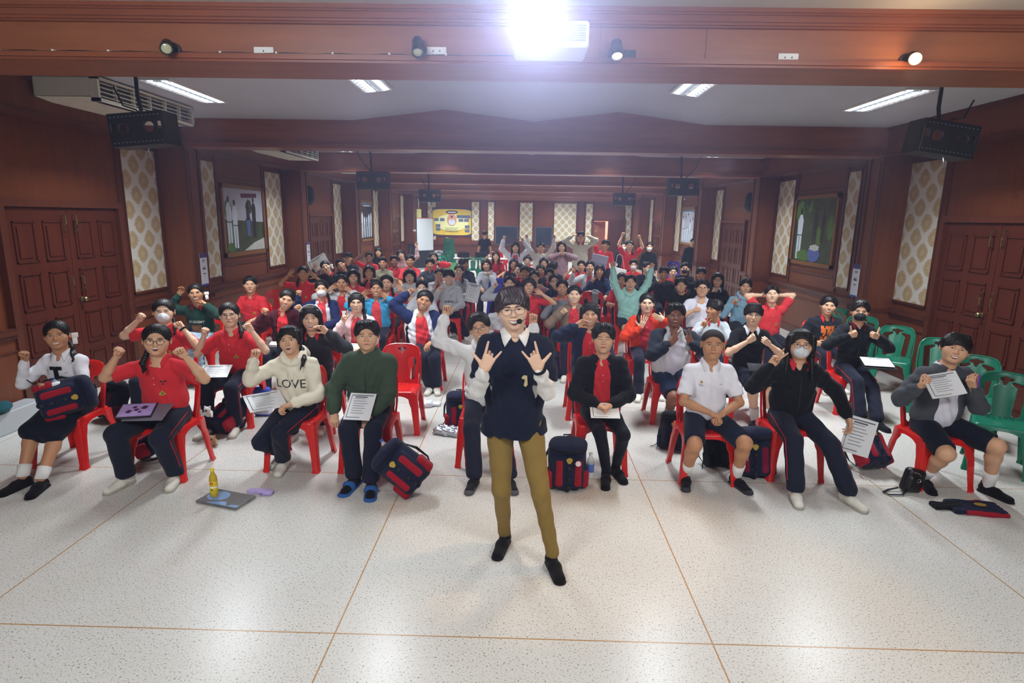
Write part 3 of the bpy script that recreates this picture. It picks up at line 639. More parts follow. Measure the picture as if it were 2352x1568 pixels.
# ================================================================ people
SKIN = {0: 'e6bd9f', 1: 'd9a886', 2: 'c18c68', 3: '8f6048'}
for k_, c_ in list(SKIN.items()): mat('skin_%d' % k_, c_, .48, .05, 30, .06, 160, spec=.35)
def smat(k): return MATS['skin_%d' % k]
M_LIP = mat('lip', 'a85a50', .4); M_LIPP = mat('lip_pink', 'b9605f', .38); M_TEETH = mat('teeth', 'efe9df', .25); M_MOUTH = mat('mouth_inside', '4a1a1c', .6)
M_EYE = mat('eye_white', 'e4ddd6', .25); M_IRIS = mat('iris_dark', '20140f', .12); M_BROW = mat('brow_hair', '241a16', .8)
M_HAIR = mat('hair_black', '17130f', .46, .4, 40, .22, 70, stretch=(1, 1, .12), spec=.3); M_HAIRB = mat('hair_dark_brown', '2e2020', .4, .35, 40, .22, 70, stretch=(1, 1, .12), spec=.5)
M_BUZZ = mat('hair_buzzed', '2b211b', .8, .4, 90, .3, 200)
FACEM = None
_hc = {}
def headB(fat=1.0, ears=True):
    b = B(); fat *= 1.07; x = fat
    b.el((0, .015, .032), (.075 * x, .092, .083)); b.el((0, -.018, -.034), (.0635 * x, .066, .078), k=.035)
    for s in (-1, 1): b.el((s * .037 * x, -.052, -.022), (.026 * x, .028, .03), k=.025)
    b.el((0, -.064, -.092), (.024 * x, .02, .017), k=.03); b.rc((-.032, -.073, .021), (.032, -.073, .021), .011, k=.02)
    for s in (-1, 1): b.el((s * .032, -.099, .003), (.019, .0165, .0115), k=.012, op=-1)
    b.rc((0, -.080, .010), (0, -.101, -.026), .0065, .0105, k=.012)
    for s in (-1, 1): b.el((s * .0115, -.091, -.031), (.0085, .009, .007), k=.007)
    b.el((0, -.080, -.058), (.024, .012, .014), k=.014)
    if ears:
        for s in (-1, 1): b.el((s * .078 * x, .008, -.002), (.0075, .017, .030), k=.008, R=rotz(s * .35)); b.el((s * .084 * x, .0, .0), (.004, .009, .017), k=.005, op=-1, R=rotz(s * .35))
    b.rc((0, .018, -.06), (0, .03, -.13), .053, .052, k=.03)
    return b
def face_y(b, X, Z):
    X = np.asarray(X, float); Z = np.asarray(Z, float); lo = np.full(X.shape, -.14); hi = np.zeros(X.shape)
    t = lo.copy()
    for _ in range(34):
        d = b.at(X, t, Z); t = t + np.maximum(d, 0) * .8
    return t
def patch(g, b, xs, zt, zb, m, off, rows=3, bulge=0., cx=0.):
    xs = np.array(xs); T = np.array([zt(x) for x in xs]); Bo = np.array([zb(x) for x in xs]); V = []
    for r in range(rows + 1):
        q = r / rows; z = T * (1 - q) + Bo * q; y = face_y(b, xs + cx, z) - off - bulge * np.sin(math.pi * q) * np.sin(np.linspace(0, math.pi, len(xs)))
        V += list(zip(xs + cx, y, z))
    n = len(xs); g.add(V, [(r * n + i, r * n + i + 1, (r + 1) * n + i + 1, (r + 1) * n + i) for r in range(rows) for i in range(n - 1)], m)
def headG(mouth='smile', eyes='open', fat=1.0, h=.005, brow=1, look=0., ears=True):
    key = (mouth, eyes, fat, h, brow, look, ears)
    if key in _hc: return _hc[key]
    b = headB(fat, ears); g = b.bake(h, lab=False); det = h <= .0061
    n = 9 if det else 5; L = lambda a, c: np.linspace(a, c, n)
    # materials: 0 skin 1 lip 2 teeth 3 mouth 4 eye 5 iris 6 brow
    for s in (-1, 1):
        ex = .0315; w = .0145; hh = {'open': .0043, 'squint': .0028, 'closed': .0008}[eyes]
        arch = lambda x, a: a * max(0, 1 - (x / w) ** 2) ** .5 if abs(x) < w else 0
        if eyes != 'closed':
            patch(g, b, L(-w, w), lambda x: .0035 + arch(x, hh) + s * x * .05, lambda x: .0035 - arch(x, hh * .8) + s * x * .05, 4, .0008, 2, .0012, cx=s * ex)
            a = np.linspace(0, 6.283, 11)[:-1]; iz = .0035 + look * .002; r = .0060; X = s * ex + r * np.cos(a); Z = iz + np.clip(r * np.sin(a), -hh * .8, hh * .95)
            y = float(face_y(b, np.array([s * ex]), np.array([iz]))[0]) - .0032
            g.add(list(zip(X, np.full(10, y), Z)), [tuple(range(10))], 5)
        xs = L(-w - .001, w + .002); zz = np.array([.0042 + arch(x, hh * 1.15 if eyes != 'closed' else -.002) + s * x * .05 for x in xs]); yy = face_y(b, xs + s * ex, zz) - .0012
        g.tube(list(zip(xs + s * ex, yy, zz)), [.0006] + [.0014] * (n - 2) + [.0006], 6, 5)
        if det: zz2 = zz + .0045; yy2 = face_y(b, xs + s * ex, zz2) - .0002
        bw = lambda x: .0205 + .003 * (1 - (x / .02) ** 2) * brow - s * x * (.06 if mouth != 'frown' else -.06)
        patch(g, b, L(-.017, .02) if s > 0 else L(-.02, .017), lambda x: bw(x) + .0024, lambda x: bw(x) - .0022, 6, .0018, 1, cx=s * ex)
    mz = -.058
    if mouth in ('closed', 'frown', 'slight'):
        w = .021; c = {'closed': .0, 'frown': .0022, 'slight': -.003}[mouth]
        mid = lambda x: mz - c * 0 + (-c * 1.0) * (1 - (x / w) ** 2) + c * .5
        patch(g, b, L(-w, w), lambda x: mid(x) + .0048 * (1 - (x / w) ** 2) - .0012 * math.exp(-(x / .004) ** 2), lambda x: mid(x), 1, .0016, 2, .001)
        patch(g, b, L(-w, w), lambda x: mid(x), lambda x: mid(x) - .0062 * (1 - (x / w) ** 2), 1, .002, 2, .0014)
        xs = L(-w, w); zz = np.array([mid(x) for x in xs]); g.tube(list(zip(xs, face_y(b, xs, zz) - .0024, zz)), .0008, 3, 4)
    else:
        w = {'smile': .0255, 'grin': .028, 'open': .019, 'shout': .017}[mouth]; up = {'smile': .0035, 'grin': .003, 'open': .009, 'shout': .012}[mouth]; dn = {'smile': .0115, 'grin': .016, 'open': .012, 'shout': .017}[mouth]; cor = {'smile': .006, 'grin': .008, 'open': .001, 'shout': 0}[mouth]
        q = lambda x: max(0, 1 - (x / w) ** 2)
        base = lambda x: mz + cor * (x / w) ** 2 - cor * .4
        ti, bi = (lambda x: base(x) + up * q(x) ** .5), (lambda x: base(x) - dn * q(x) ** .6)
        lt, lb = (lambda x: ti(x) + .0042 * (1 - (x / (w * 1.1)) ** 2)), (lambda x: bi(x) - .0055 * (1 - (x / (w * 1.1)) ** 2))
        patch(g, b, L(-w * 1.08, w * 1.08), lambda x: lt(x), lambda x: ti(x) if abs(x) < w else base(x), 1, .0022, 1); patch(g, b, L(-w * 1.08, w * 1.08), lambda x: bi(x) if abs(x) < w else base(x), lambda x: lb(x), 1, .0026, 1)
        patch(g, b, L(-w, w), ti, bi, 3, .0010, 3)
        tb = .75 if mouth in ('smile', 'grin') else .35
        patch(g, b, L(-w * .88, w * .88), lambda x: ti(x) - .0004, lambda x: ti(x) - (ti(x) - bi(x)) * tb, 2, .0040, 3)
    _hc[key] = g; return g
_rc = {}
def hairG(style, fat=1.0, h=.006):
    key = (style, fat, h)
    if key in _rc: return _rc[key]
    b = B(); fat *= 1.06; x = fat; rnd = random.Random(hash(style) % 1000 if False else sum(map(ord, style)))
    def cap(t, zt=0.): b.el((0, .018, .036 + zt), (.075 * x + t, .094 + t, .083 + t), k=0)
    fc = lambda c, r, k=.012: b.el(c, r, k=k, op=-1)
    if style == 'buzz':
        cap(.005); fc((0, -.098, -.005), (.074 * x, .075, .078)); b.bx((0, 0, -.14), (.2, .2, .125), 0, .015, op=-1); b.bx((0, -.09, -.10), (.2, .1, .12), 0, .015, op=-1)
    elif style in ('short', 'crop', 'messy', 'part', 'long_top'):
        t = {'short': .015, 'crop': .011, 'messy': .019, 'part': .017, 'long_top': .018}[style]; cap(t, .005)
        for i in range(10 if style != 'crop' else 5):
            a = rnd.uniform(-1.2, 1.2); yy = rnd.uniform(-.08, .05); b.rc((a * .05, yy + .03, .104), (a * .060, yy - .012, .104 + rnd.uniform(-.004, .005)), .022, .015, k=.02)
        for i in range(11):
            u = (i - 5) / 5; z1 = {'short': .050, 'crop': .064, 'messy': .036, 'part': .030 + .040 * max(0, 1 - abs(u + .2) * 1.6), 'long_top': .036}[style] + rnd.uniform(-.010, .007)
            b.rc((u * .052, -.055, .098), (u * .064 + rnd.uniform(-.008, .008), -.086 + .022 * u * u, z1), .013, .0035, k=.009)
        zf = {'short': -.006, 'crop': .0, 'messy': -.014, 'part': -.008, 'long_top': -.018}[style]
        fc((0, -.112, zf + .004), (.066 * x, .074, .078), .006)
        b.bx((0, 0, -.155), (.2, .2, .125), 0, .02, op=-1); b.bx((0, -.1, -.125), (.2, .112, .12), 0, .012, op=-1)
    elif style in ('bowl', 'presenter'):
        cap(.015, .004)
        for i in range(11): u = (i - 5) / 5; b.rc((u * .05, -.045, .112), (u * .078, -.088 + .035 * u * u, .036 + rnd.uniform(-.004, .004) - .012 * u * u + (.010 if style == 'presenter' and u < 0 else 0)), .016, .006, k=.012)
        for s in (-1, 1): b.rc((s * .078, -.02, .06), (s * .084, -.012, .004), .018, .010, k=.015)
        fc((0, -.118, -.032), (.074 * x, .078, .074), .005); b.bx((0, 0, -.158), (.2, .2, .125), 0, .02, op=-1); b.bx((0, -.1, -.13), (.2, .108, .12), 0, .012, op=-1)
    else:      # girls: hair drawn back, loose, bob; with or without a fringe
        bangs = 'bangs' in style; loose = 'loose' in style; bob = 'bob' in style
        cap(.016 if (loose or bob) else .012, .002)
        if bangs:
            for i in range(9):
                u = (i - 4) / 4; b.rc((u * .045, -.05, .10), (u * .06 + rnd.uniform(-.005, .005), -.090 + .02 * u * u, .026 + rnd.uniform(0, .007)), .012, .005, k=.01)
        fc((0, -.112, -.022 if bangs else -.006), ((.060 if (loose or bob or bangs) else .065) * x, .084, .084 if bangs else .082), .007)
        b.bx((0, -.01, -.175), (.2, .25, .125), 0, .02, op=-1)
        if not (loose or bob): b.bx((0, -.128, -.142), (.2, .12, .125), 0, .015, op=-1)
        if bangs or loose or bob:
            zb = -.10 if bob else -.05
            for s in (-1, 1):
                b.rc((s * .068 * x, -.045, .065), (s * .074 * x, -.055, zb * .6), .016, .010, k=.012); b.rc((s * .075 * x, -.02, .06), (s * .083 * x, -.035, zb), .018, .010, k=.012)
        if loose:
            for s in (-1, 1):
                b.rc((s * .078 * x, .005, .03), (s * .088, .005, -.12), .022, .022, k=.02)
                for i in range(5): w1 = (i - 2) * .016; b.rc((s * .086, .005 + w1, -.10), (s * .094, -.025 + w1 * 1.4, -.24 - rnd.uniform(0, .03)), .017, .005, k=.008)
            b.el((0, .065, -.09), (.085, .05, .14), k=.03)
        elif bob:
            for s in (-1, 1): b.rc((s * .078 * x, .015, .03), (s * .088, .01, -.085), .026, .024, k=.02)
            b.el((0, .055, -.03), (.088, .055, .085), k=.03)
        elif 'tail_l' in style or 'tail_r' in style:
            s = -1 if 'tail_l' in style else 1
            b.rc((0, .09, -.02), (s * .070, .065, -.09), .03, .022, k=.02)
            for i in range(6): w1, w2, w3 = rnd.uniform(-.012, .012), rnd.uniform(-.014, .014), rnd.uniform(-.02, .02); b.rc((s * .070, .065, -.09), (s * .092 + w1, -.03 + w2, -.17), .016, .012, k=.006); b.rc((s * .092 + w1, -.03 + w2, -.17), (s * .078 + w3, -.070 + w2, -.235 + w3), .012, .003, k=.006)
        else: b.rc((0, .10, 0), (0, .115, -.06), .034, .03, k=.02); b.rc((0, .115, -.06), (0, .10, -.2), .03, .012, k=.02)
    g = b.bake(h, disp=lambda X, Y, Z: .0013 * np.sin(np.arctan2(X, -(Y - .03) + .001) * 34 + 3 * np.sin(Z * 60)) + 0 * Z, lab=False)
    _rc[key] = g; return g
# ---- hands: wrist at origin, fingers +z, palm towards -y, thumb +x
POSES = {  # per finger index..little (curl of 3 joints, spread), thumb: (direction, bend)
    'open': ([(8, 10, 8)] * 4, (.22, .07, -.06, -.2), ((.80, -.25, .55), .1)),
    'flat': ([(6, 8, 6)] * 4, (.03, .01, -.01, -.03), ((.55, -.3, .8), .1)),
    'relax': ([(25, 30, 20), (30, 35, 22), (35, 38, 24), (38, 40, 25)], (.06, .02, -.02, -.06), ((.5, -.5, .75), .3)),
    'fist': ([(78, 95, 60), (84, 98, 60), (86, 98, 60), (82, 98, 60)], (.04, .01, -.02, -.05), ((-.15, -.82, .55), .5)),
    'peace': ([(4, 5, 4), (3, 5, 4), (84, 100, 60), (84, 100, 60)], (.2, -.18, -.02, -.05), ((-.35, -.75, .5), .5)),
    'thumb': ([(84, 98, 60), (86, 98, 60), (86, 98, 60), (82, 98, 60)], (.04, .01, -.02, -.05), ((.98, -.1, .1), .0)),
    'point': ([(3, 4, 3), (84, 100, 60), (84, 100, 60), (84, 100, 60)], (.05, 0, -.02, -.05), ((-.3, -.75, .5), .5)),
    'horns': ([(4, 6, 5), (72, 88, 50), (76, 90, 50), (6, 8, 6)], (.16, .02, -.04, -.34), ((.86, -.12, .42), .05)),
    'ok': ([(50, 60, 40), (20, 20, 10), (12, 15, 10), (8, 10, 8)], (.02, 0, -.08, -.18), ((.3, -.8, .55), .3)),
    'grip': ([(45, 55, 35), (48, 58, 35), (50, 58, 35), (50, 58, 35)], (.03, .01, -.01, -.03), ((.15, -.75, .7), .35)),
}
_hh = {}
def handG(pose, h):
    key = (pose, h)
    if key in _hh: return _hh[key]
    curls, spr, (td, tb) = POSES[pose]; b = B(); rr = 1.0 + max(0, (h - .004)) * 60
    b.rc((0, .0, -.02), (0, .0, .012), .024, .025, S=(1.05, .78, 1), k=.01)
    kx = (.030, .010, -.010, -.029); kz = (.088, .093, .089, .080)
    for i in range(4): b.rc((kx[i] * .55, .001, .018), (kx[i], .001, kz[i]), .0165, .0115, k=.014)
    b.el((.02, -.010, .035), (.016, .012, .028), k=.012, R=rotz(0)); b.el((-.02, -.008, .035), (.014, .011, .028), k=.012)
    ln = ((.041, .025, .020), (.045, .028, .021), (.041, .026, .021), (.033, .020, .018)); r0 = (.0088, .0090, .0086, .0076)
    for i in range(4):
        p = np.array((kx[i], 0., kz[i])); ang = 0.; a = spr[i]
        if curls[i][0] > 60: a *= .2
        for j in range(3):
            ang += math.radians(curls[i][j]); d = np.array((math.sin(a) * math.cos(ang) if ang < 1.6 else 0, -math.sin(ang), math.cos(ang) * math.cos(a))); q = p + unit(d) * ln[i][j]
            b.rc(p, q, r0[i] * rr * (1.06 - .1 * j), r0[i] * rr * (.99 - .11 * j), k=.003 if j == 0 else .002); p = q
    td = unit(td); p = np.array((.021, -.006, .022)); q = p + unit((.55 * abs(td[0]) + .25 * td[0], td[1] * .5 - .05, .75)) * .038 if pose not in ('thumb', 'horns', 'open') else p + unit((.85, td[1], .5)) * .036
    b.rc(p, q, .0145, .0115, k=.014); r = q + unit(td) * .032; b.rc(q, r, .0112 * rr, .0098 * rr, k=.004); t3 = unit(td + np.array((-.6, -.1, .3)) * tb); b.rc(r, r + t3 * .024, .0096 * rr, .0078 * rr, k=.003)
    g = b.bake(h, lab=False); _hh[key] = g; return g
def handM(w, d, n, mirror, sc=1.0):
    z = unit(d); y = -(np.array(n, float) - z * np.dot(n, z)); y = unit(y); x = np.cross(y, z); R = np.stack([x * (-1 if mirror else 1), y, z], 1) * sc
    return M4(R, w)
def ik(a, t, l1, l2, pole):
    a, t = np.array(a, float), np.array(t, float); d = t - a; L = np.linalg.norm(d); mx = (l1 + l2) * .985
    if L > mx: t = a + d / L * mx; L = mx; d = t - a
    L = max(L, abs(l1 - l2) + .02); u = unit(d); p = np.array(pole, float); p = p - u * p.dot(u)
    if np.linalg.norm(p) < 1e-4: p = np.array((0, 0, -1.))
    p = unit(p); c = (l1 * l1 + L * L - l2 * l2) / (2 * l1 * L); c = max(-1, min(1, c)); s = math.sqrt(1 - c * c)
    return a + (u * c + p * s) * l1, t
# ---- shoes, in foot frame: ankle above origin, toe towards -y, sole z=0.  labels 0 upper 1 sole/toe cap 2 sock
_sh = {}
def shoeG(kind, h):
    key = (kind, h)
    if key in _sh: return _sh[key]
    b = B(); S = (1, 1, .7)
    if kind == 'barefoot':
        b.rc((0, .03, .035), (0, -.12, .022), .034, .030, S=None)
    b.rc((0, .035, .038), (0, -.06, .040), .036, .038, k=.02, S=(1, 1, .95)); b.rc((0, -.06, .034), (.004, -.165, .024), .040, .036, k=.025, S=(1, 1, .8))
    if kind != 'mary': b.rc((0, .03, .05), (0, .02, .085), .036, .040, k=.02)
    b.rc((0, .04, .008), (.003, -.165, .008), .040, .042, k=.002, lab=1, S=(1, 1, .35))
    if kind in ('black', 'canvas'): b.el((.004, -.178, .018), (.036, .035, .024), k=.004, lab=1)
    b.bx((0, 0, -.05), (.3, .4, .05), 0, .002, op=-1)
    if kind != 'mary': b.rc((0, .022, .07), (0, .018, .14), .030, .030, k=.0, op=-1) if 0 else None
    g = b.bake(h); _sh[key] = g; return g
PROP = dict(up=.275, fo=.235, th=.405, sh=.385)
class Person: pass
def person(label, hx, hy, z=1.14, Y=None, X=None, tone=1, hair='short', hairm=None, mouth='smile', eyes='open', fat=1.0, tilt=0, yaw=0, pitch=0, lean=(0, 0), top='polo', c='d4323a', c2=None, ci=None, sleeve=None,
           L=None, R=None, legs='pants', cl='1f2333', stripe=True, shoes='white', glasses=None, mask=None, feet=None, stand=False, chair='red', q=None, sc=1.0, collar=None, bow=False, text=None, crest=None, ribbon=None, group=None, watch=None, hood=False, vest=False, pose=None, hem=0., zip_=False, nochair=False, badge=False, knees=None):
    """hx, hy: where the face centre is in the photograph; z (head height) or Y (depth) fixes it in the hall. L/R: the arm on the photo's left/right:
    (px, py, reach forward in m, hand pose, palm: 'f' towards the stage, 'b' back to the stage, 'i' inwards, 'd' down, elbow pole)"""
    Hd = aty(hx, hy, Y) if Y is not None else atz(hx, hy, z)
    if q is None: q = 0 if Hd[1] < 6.3 else 1 if Hd[1] < 9 else 2
    hs = (.0095, .014 if not c2 else .0105, .020 if not c2 else .013)[q]; hb = (.0075, .011, .016)[q]; hh = (.0046, .0062, .0085)[q]; hf = (.0034, .0048, .0065)[q]
    tl = math.radians(tilt); lr = np.array((lean[0], lean[1], 0.))
    up = unit(np.array((math.sin(tl), -.05, math.cos(tl)))); nb = Hd - up * .165 * sc + np.array((0, .02, 0))
    pz = .515 * sc if not stand else .93 * sc * (Hd[2] / 1.55 if sc == 1 else 1)
    if stand and pose is None: pz = Hd[2] * .585
    pel = np.array((nb[0] - lr[0], nb[1] + .03 - lr[1], pz)); org = np.array((pel[0], pel[1], 0.))
    root = empty('person', org, 0, label, 'person', group)
    o_ = lambda v: np.array(v, float) - org
    u = unit(nb - pel); TL = np.linalg.norm(nb - pel); latx = unit(np.array((1, 0, 0)) - u * u[0]); fr = np.cross(u, latx)  # fr = towards the back (+y)
    RT = np.stack([latx, fr, u], 1); k5 = TL / .5
    f = fat; W = .155 * (f ** .5) * sc * (.92 if any(k in (hair or '') for k in ('tail', 'loose', 'bob', 'back')) else 1.0)
    shl = {-1: nb - u * .068 - latx * W, 1: nb - u * .068 + latx * W}
    dirc = unit(np.array((0 - Hd[0], 0 - Hd[1], 0)))
    ya = math.atan2(dirc[0], -dirc[1]) * .75 + math.radians(yaw); pa = math.atan2(CH - Hd[2], np.hypot(Hd[0], Hd[1])) * .7 + math.radians(pitch)
    RH = roty(tl) @ rotz(ya) @ rotx(-pa); MH = M4(RH * (sc * 1.05) @ np.diag([1.03, 1, 1]), o_(Hd))
    # ---- arms
    arms = {}
    for s, A in ((-1, L), (1, R)):
        if A is None: A = ('lap',)
        if A[0] == 'lap':
            t = np.array((pel[0] + s * (.10 + .02 * f), pel[1] - .36, .66)) if not stand else np.array((shl[s][0] + s * .09, shl[s][1] - .04, shl[s][2] - .5)); pz_, pal, pole, hd = ('relax', 'd', (s * .6, .5, -.4), None) if not stand else ('relax', 'i', (s * .3, 1, -.1), (0, -.1, -1))
            if stand is False: hd = (-s * .45, -.8, -.35)
        elif A[0] == 'clasp': t = np.array((pel[0] + s * .055, pel[1] - .30, .66)); pz_, pal, pole, hd = 'grip', 'd', (s * .8, .3, -.3), (-s * .9, -.5, -.35)
        elif A[0] == 'behind': t = Hd + np.array((s * .10, .10, -.02)); pz_, pal, pole, hd = 'relax', 'f', (s * 1., -.1, .15), (-s * 1, .3, .3)
        else:
            px, py, fwd, pz_ = A[:4]; pal = A[4] if len(A) > 4 else 'f'; pole = A[5] if len(A) > 5 and A[5] else (s * .55, .15, -1.); hd = A[6] if len(A) > 6 else None
            hp = aty(px, py, shl[s][1] - fwd); t = hp
        up1, fo1 = PROP['up'] * sc, PROP['fo'] * sc
        if A[0] not in ('lap', 'clasp', 'behind'):      # target is the middle of the hand; step back to the wrist
            e, w = ik(shl[s], t, up1, fo1 + .06 * sc, pole); d = unit(w - e); 
            if hd is not None: d = unit(np.array(hd, float))
            t = hp - d * .055 * sc
        e, w = ik(shl[s], t, up1, fo1, pole)
        d = unit(hd) if hd is not None else unit(w - e)
        n = {'f': (0, -1, .1), 'b': (0, 1, .1), 'i': (-s, -.1, 0), 'd': (0, -.15, -1), 'u': (0, 0, 1), 'o': (s, 0, 0), 'fi': (-s * .6, -.8, 0), 'c': (-s * .3, .3, -.9)}[pal]
        arms[s] = (e, w, d, n, pz_)
    # ---- legs
    lg = {}
    hipw = .088 * sc * f ** .4; tr = .080 * sc * f ** .6
    for s in (-1, 1):
        hip = np.array((pel[0] + s * hipw, pel[1] - .01, pel[2] + (.0 if not stand else -.02)))
        if stand:
            ft = np.array((pel[0] + s * .10, pel[1] + (.02 * s), 0)) if not feet else np.array(atz(*feet[0 if s < 0 else 1][:2], 0.0)); 
            th = (pel[2] - .08) * .52; sn = (pel[2] - .08) * .5
            kn, an = ik(hip, ft + np.array((0, .0, .085)), th, sn, knees[0 if s < 0 else 1] if knees else (0, -1, 0)); ft = np.array((an[0], an[1], 0))
        else:
            if feet and feet[0 if s < 0 else 1] is not None: p_ = feet[0 if s < 0 else 1]; ft = np.array(atz(p_[0], p_[1], .03)); ft[1] += .10
            else: ft = np.array((pel[0] + s * .12, pel[1] - .40 + .04 * s, 0))
            ft[2] = 0; mxl = (PROP['th'] + PROP['sh']) * sc * .97; hz = math.sqrt(max(.01, mxl ** 2 - (hip[2] - .09) ** 2)); dd_ = ft[:2] - hip[:2]; ln_ = np.linalg.norm(dd_)
            if ln_ > hz: ft[:2] = hip[:2] + dd_ / ln_ * hz
            kn, an = ik(hip, ft + np.array((0, 0, .09)), PROP['th'] * sc, PROP['sh'] * sc, (s * .12, -1, .9))
            an[2] = max(an[2], .085)
        lg[s] = (hip, kn, an)
    # ---- body: one mesh (skin)
    b = B(); P = lambda v: o_(v)
    Lc = lambda x, y, z_: o_(pel + latx * x + fr * y + u * z_ * k5)
    b.rc(P(nb + (0, .005, -.03)), P(Hd - up * .07 + (0, .02, 0)), .053 * sc * f ** .3, .050 * sc, k=.02)
    b.rc(Lc(0, 0, .28), Lc(0, -.004, .42), .12 * f, .100 * f, S=(1, .70, 1), R=RT, k=.03)
    for s in (-1, 1):
        e, w, d, n, pz_ = arms[s]; cov = bool(sleeve if sleeve is not None else top not in ('polo', 'tee')); a0 = .62 if cov else 1.0; mid = shl[s] + (e - shl[s]) * .6
        b.rc(P(nb - u * .04), P(shl[s]), .030, .030, k=.02); b.rc(P(shl[s]), P(mid), .032, .036 * (a0 if cov else 1), k=.02); b.rc(P(mid), P(e), .040 * sc * f ** .5 * a0, .037 * sc * f ** .5 * a0, k=.02); b.rc(P(e), P(e + (w - e) * .35), .037 * sc * f ** .5 * a0, .038 * sc * f ** .5 * a0, k=.015); b.rc(P(e + (w - e) * .35), P(w), .037 * sc * f ** .4 * a0, .0240 * sc, k=.015)
        hip, kn, an = lg[s]
        if legs in ('shorts', 'skirt'):
            b.rc(P(hip + (kn - hip) * .3), P(kn), .066 * sc * f ** .6, .055 * sc * f ** .5, k=.02); m2 = kn + (an - kn) * .3
            b.rc(P(kn), P(m2 + (0, .012, 0)), .053 * sc * f ** .5, .055 * sc * f ** .6, k=.03); b.rc(P(m2 + (0, .012, 0)), P(an), .053 * sc * f ** .6, .034 * sc * f ** .3, k=.02)
        else: b.rc(P(hip), P(kn), .05, .045, k=.02); b.rc(P(kn), P(an + (0, 0, .02)), .042, .032, k=.02)
    g = b.bake(hb, lab=False)
    g.addG(headG(mouth if not mask else 'closed', eyes, fat if fat < 1.12 else 1.12, hh, ears=not any(k in hair for k in ('loose', 'bob'))), MH)
    for s in (-1, 1):
        e, w, d, n, pz_ = arms[s]; hg = handG(pz_, hf); g.addG(hg, handM(o_(w), d, n, s > 0, sc * .93))
    bo = g.obj('body', [smat(tone), M_LIPP if 'tail' in hair or 'loose' in hair or 'bob' in hair else M_LIP, M_TEETH, M_MOUTH, M_EYE, M_IRIS, M_BROW], root, True, None)
    # ---- hair
    if hair: hg = G(); hg.addG(hairG(hair, fat if fat < 1.12 else 1.12, hh), MH); hg.obj('hair', hairm or (M_BUZZ if hair == 'buzz' else M_HAIR), root, True, None)
    # ---- top
    base = {'polo': 0, 'shirt': 0, 'hoodie': .014, 'sweater': .012, 'jacket': .016, 'fleece': .02, 'tee': .006}[top]
    long_ = sleeve if sleeve is not None else (0 if top in ('polo', 'tee') else 1)
    ph = (hx * 7 + hy * 3) % 6.28
    def fold(X, Y_, Z):
        return (.0026 * np.sin(34 * Z + 9 * np.sin(11 * X + ph) + 6 * Y_) + .0022 * np.sin(27 * X + 31 * Z + 5 * np.sin(14 * Z + ph))) * (1.5 if base > .01 else 1)
    def torso(tk, slv, lab_arm=0, lab_sh=0, openj=False, hem_=0., part=None):
        b = B(); e_ = tk; vs = vest and tk > .015
        b.rc(Lc(0, .0, .095 - hem_), Lc(0, -.005, .17), (.150 + e_) * f * sc, (.143 + e_) * f * sc, S=(1, .80 if f > 1.1 else .74, 1), R=RT, k=.03)
        b.rc(Lc(0, -.005, .16), Lc(0, .0, .33), (.143 + e_) * f * sc, (.150 + e_) * (f ** .6) * sc, S=(1, .70, 1), R=RT, k=.04)
        b.rc(Lc(0, 0, .33), Lc(0, .01, .40), (.148 + e_) * (f ** .6) * sc, (.118 + e_) * sc, S=(1, .66, 1), R=RT, k=.04)
        if vs or (stand and top == 'sweater' and not vest): b.rc(Lc(0, -.005, -.02 - hem_), Lc(0, -.0, .2), .160 * f * (1.06 if vs else 1), .152 * f, S=(1, .84, 1), R=RT, k=.04)
        for s in (-1, 1):
            e, w, d, n, pz_ = arms[s]
            b.rc(P(nb - u * .02), P(shl[s]), .048 + e_ * .5, .052 + e_ * .7, k=.035, lab=lab_sh)
            r1, r2 = (.056 + e_ * .9) * f ** .5 * sc, (.049 + e_ * .9) * f ** .5 * sc
            if slv == 0: m2 = shl[s] + (e - shl[s]) * .72; b.rc(P(shl[s]), P(m2), r1, (.064 if not vs else .074) * f ** .5 * sc, k=.03, lab=lab_arm); b.rc(P(e + (e - m2) * .0), P(m2 + (m2 - shl[s]) * .12), .001, .001, k=0, op=1) if 0 else None
            else:
                b.rc(P(shl[s]), P(e), r1, r2, k=.03, lab=lab_arm); w2 = e + (w - e) * (.94 if slv == 1 else slv); b.rc(P(e), P(e + (w2 - e) * .8), r2, (.040 + e_ * .8) * f ** .4 * sc, k=.02, lab=lab_arm); b.rc(P(e + (w2 - e) * .8), P(w2), (.041 + e_ * .8) * f ** .4, (.033 + e_ * .5), k=.01, lab=lab_arm)
        if vs: b.rc(Lc(-.062, .005, -.10), Lc(.062, .005, -.10), .150, k=.05, S=(1, .9, 1), R=RT); b.bx(Lc(0, 0, -.17 - hem_), (.4, .4, .16), 0, .006, op=-1)
        if part: b.P = [p_ for p_ in b.P if p_[7] < 0 or (p_[6] == 1) == (part == 'arms')]
        if slv == 0:   # cut the sleeve ends flat, open
            for s in (-1, 1):
                e, w, d, n, pz_ = arms[s]; a = unit(e - shl[s]); c0 = shl[s] + (e - shl[s]) * .80; tt = np.cross(a, (0, 1, .3)); tt = unit(tt); bb = np.cross(a, tt); b.bx(P(c0 + a * .075), (.085, .085, .075), .0, .004, op=-1, R=np.stack([tt, bb, a], 1))
        if openj:
            b.rc(Lc(0, -.13 * f, .52), Lc(0, -.16 * f, .30), .080 * f, .090 * f, k=.010, op=-1); b.rc(Lc(0, -.16 * f, .30), Lc(0, -.18 * f, -.12), .090 * f, .110 * f, k=.010, op=-1)
        elif top in ('polo', 'shirt', 'jacket') or collar: b.rc(Lc(0, -.070, .54), Lc(0, -.105, .47), .044, .026, k=.006, op=-1); b.rc(Lc(0, -.105, .47), Lc(0, -.130, .405), .026, .005, k=.004, op=-1)
        return b
    inner = ci
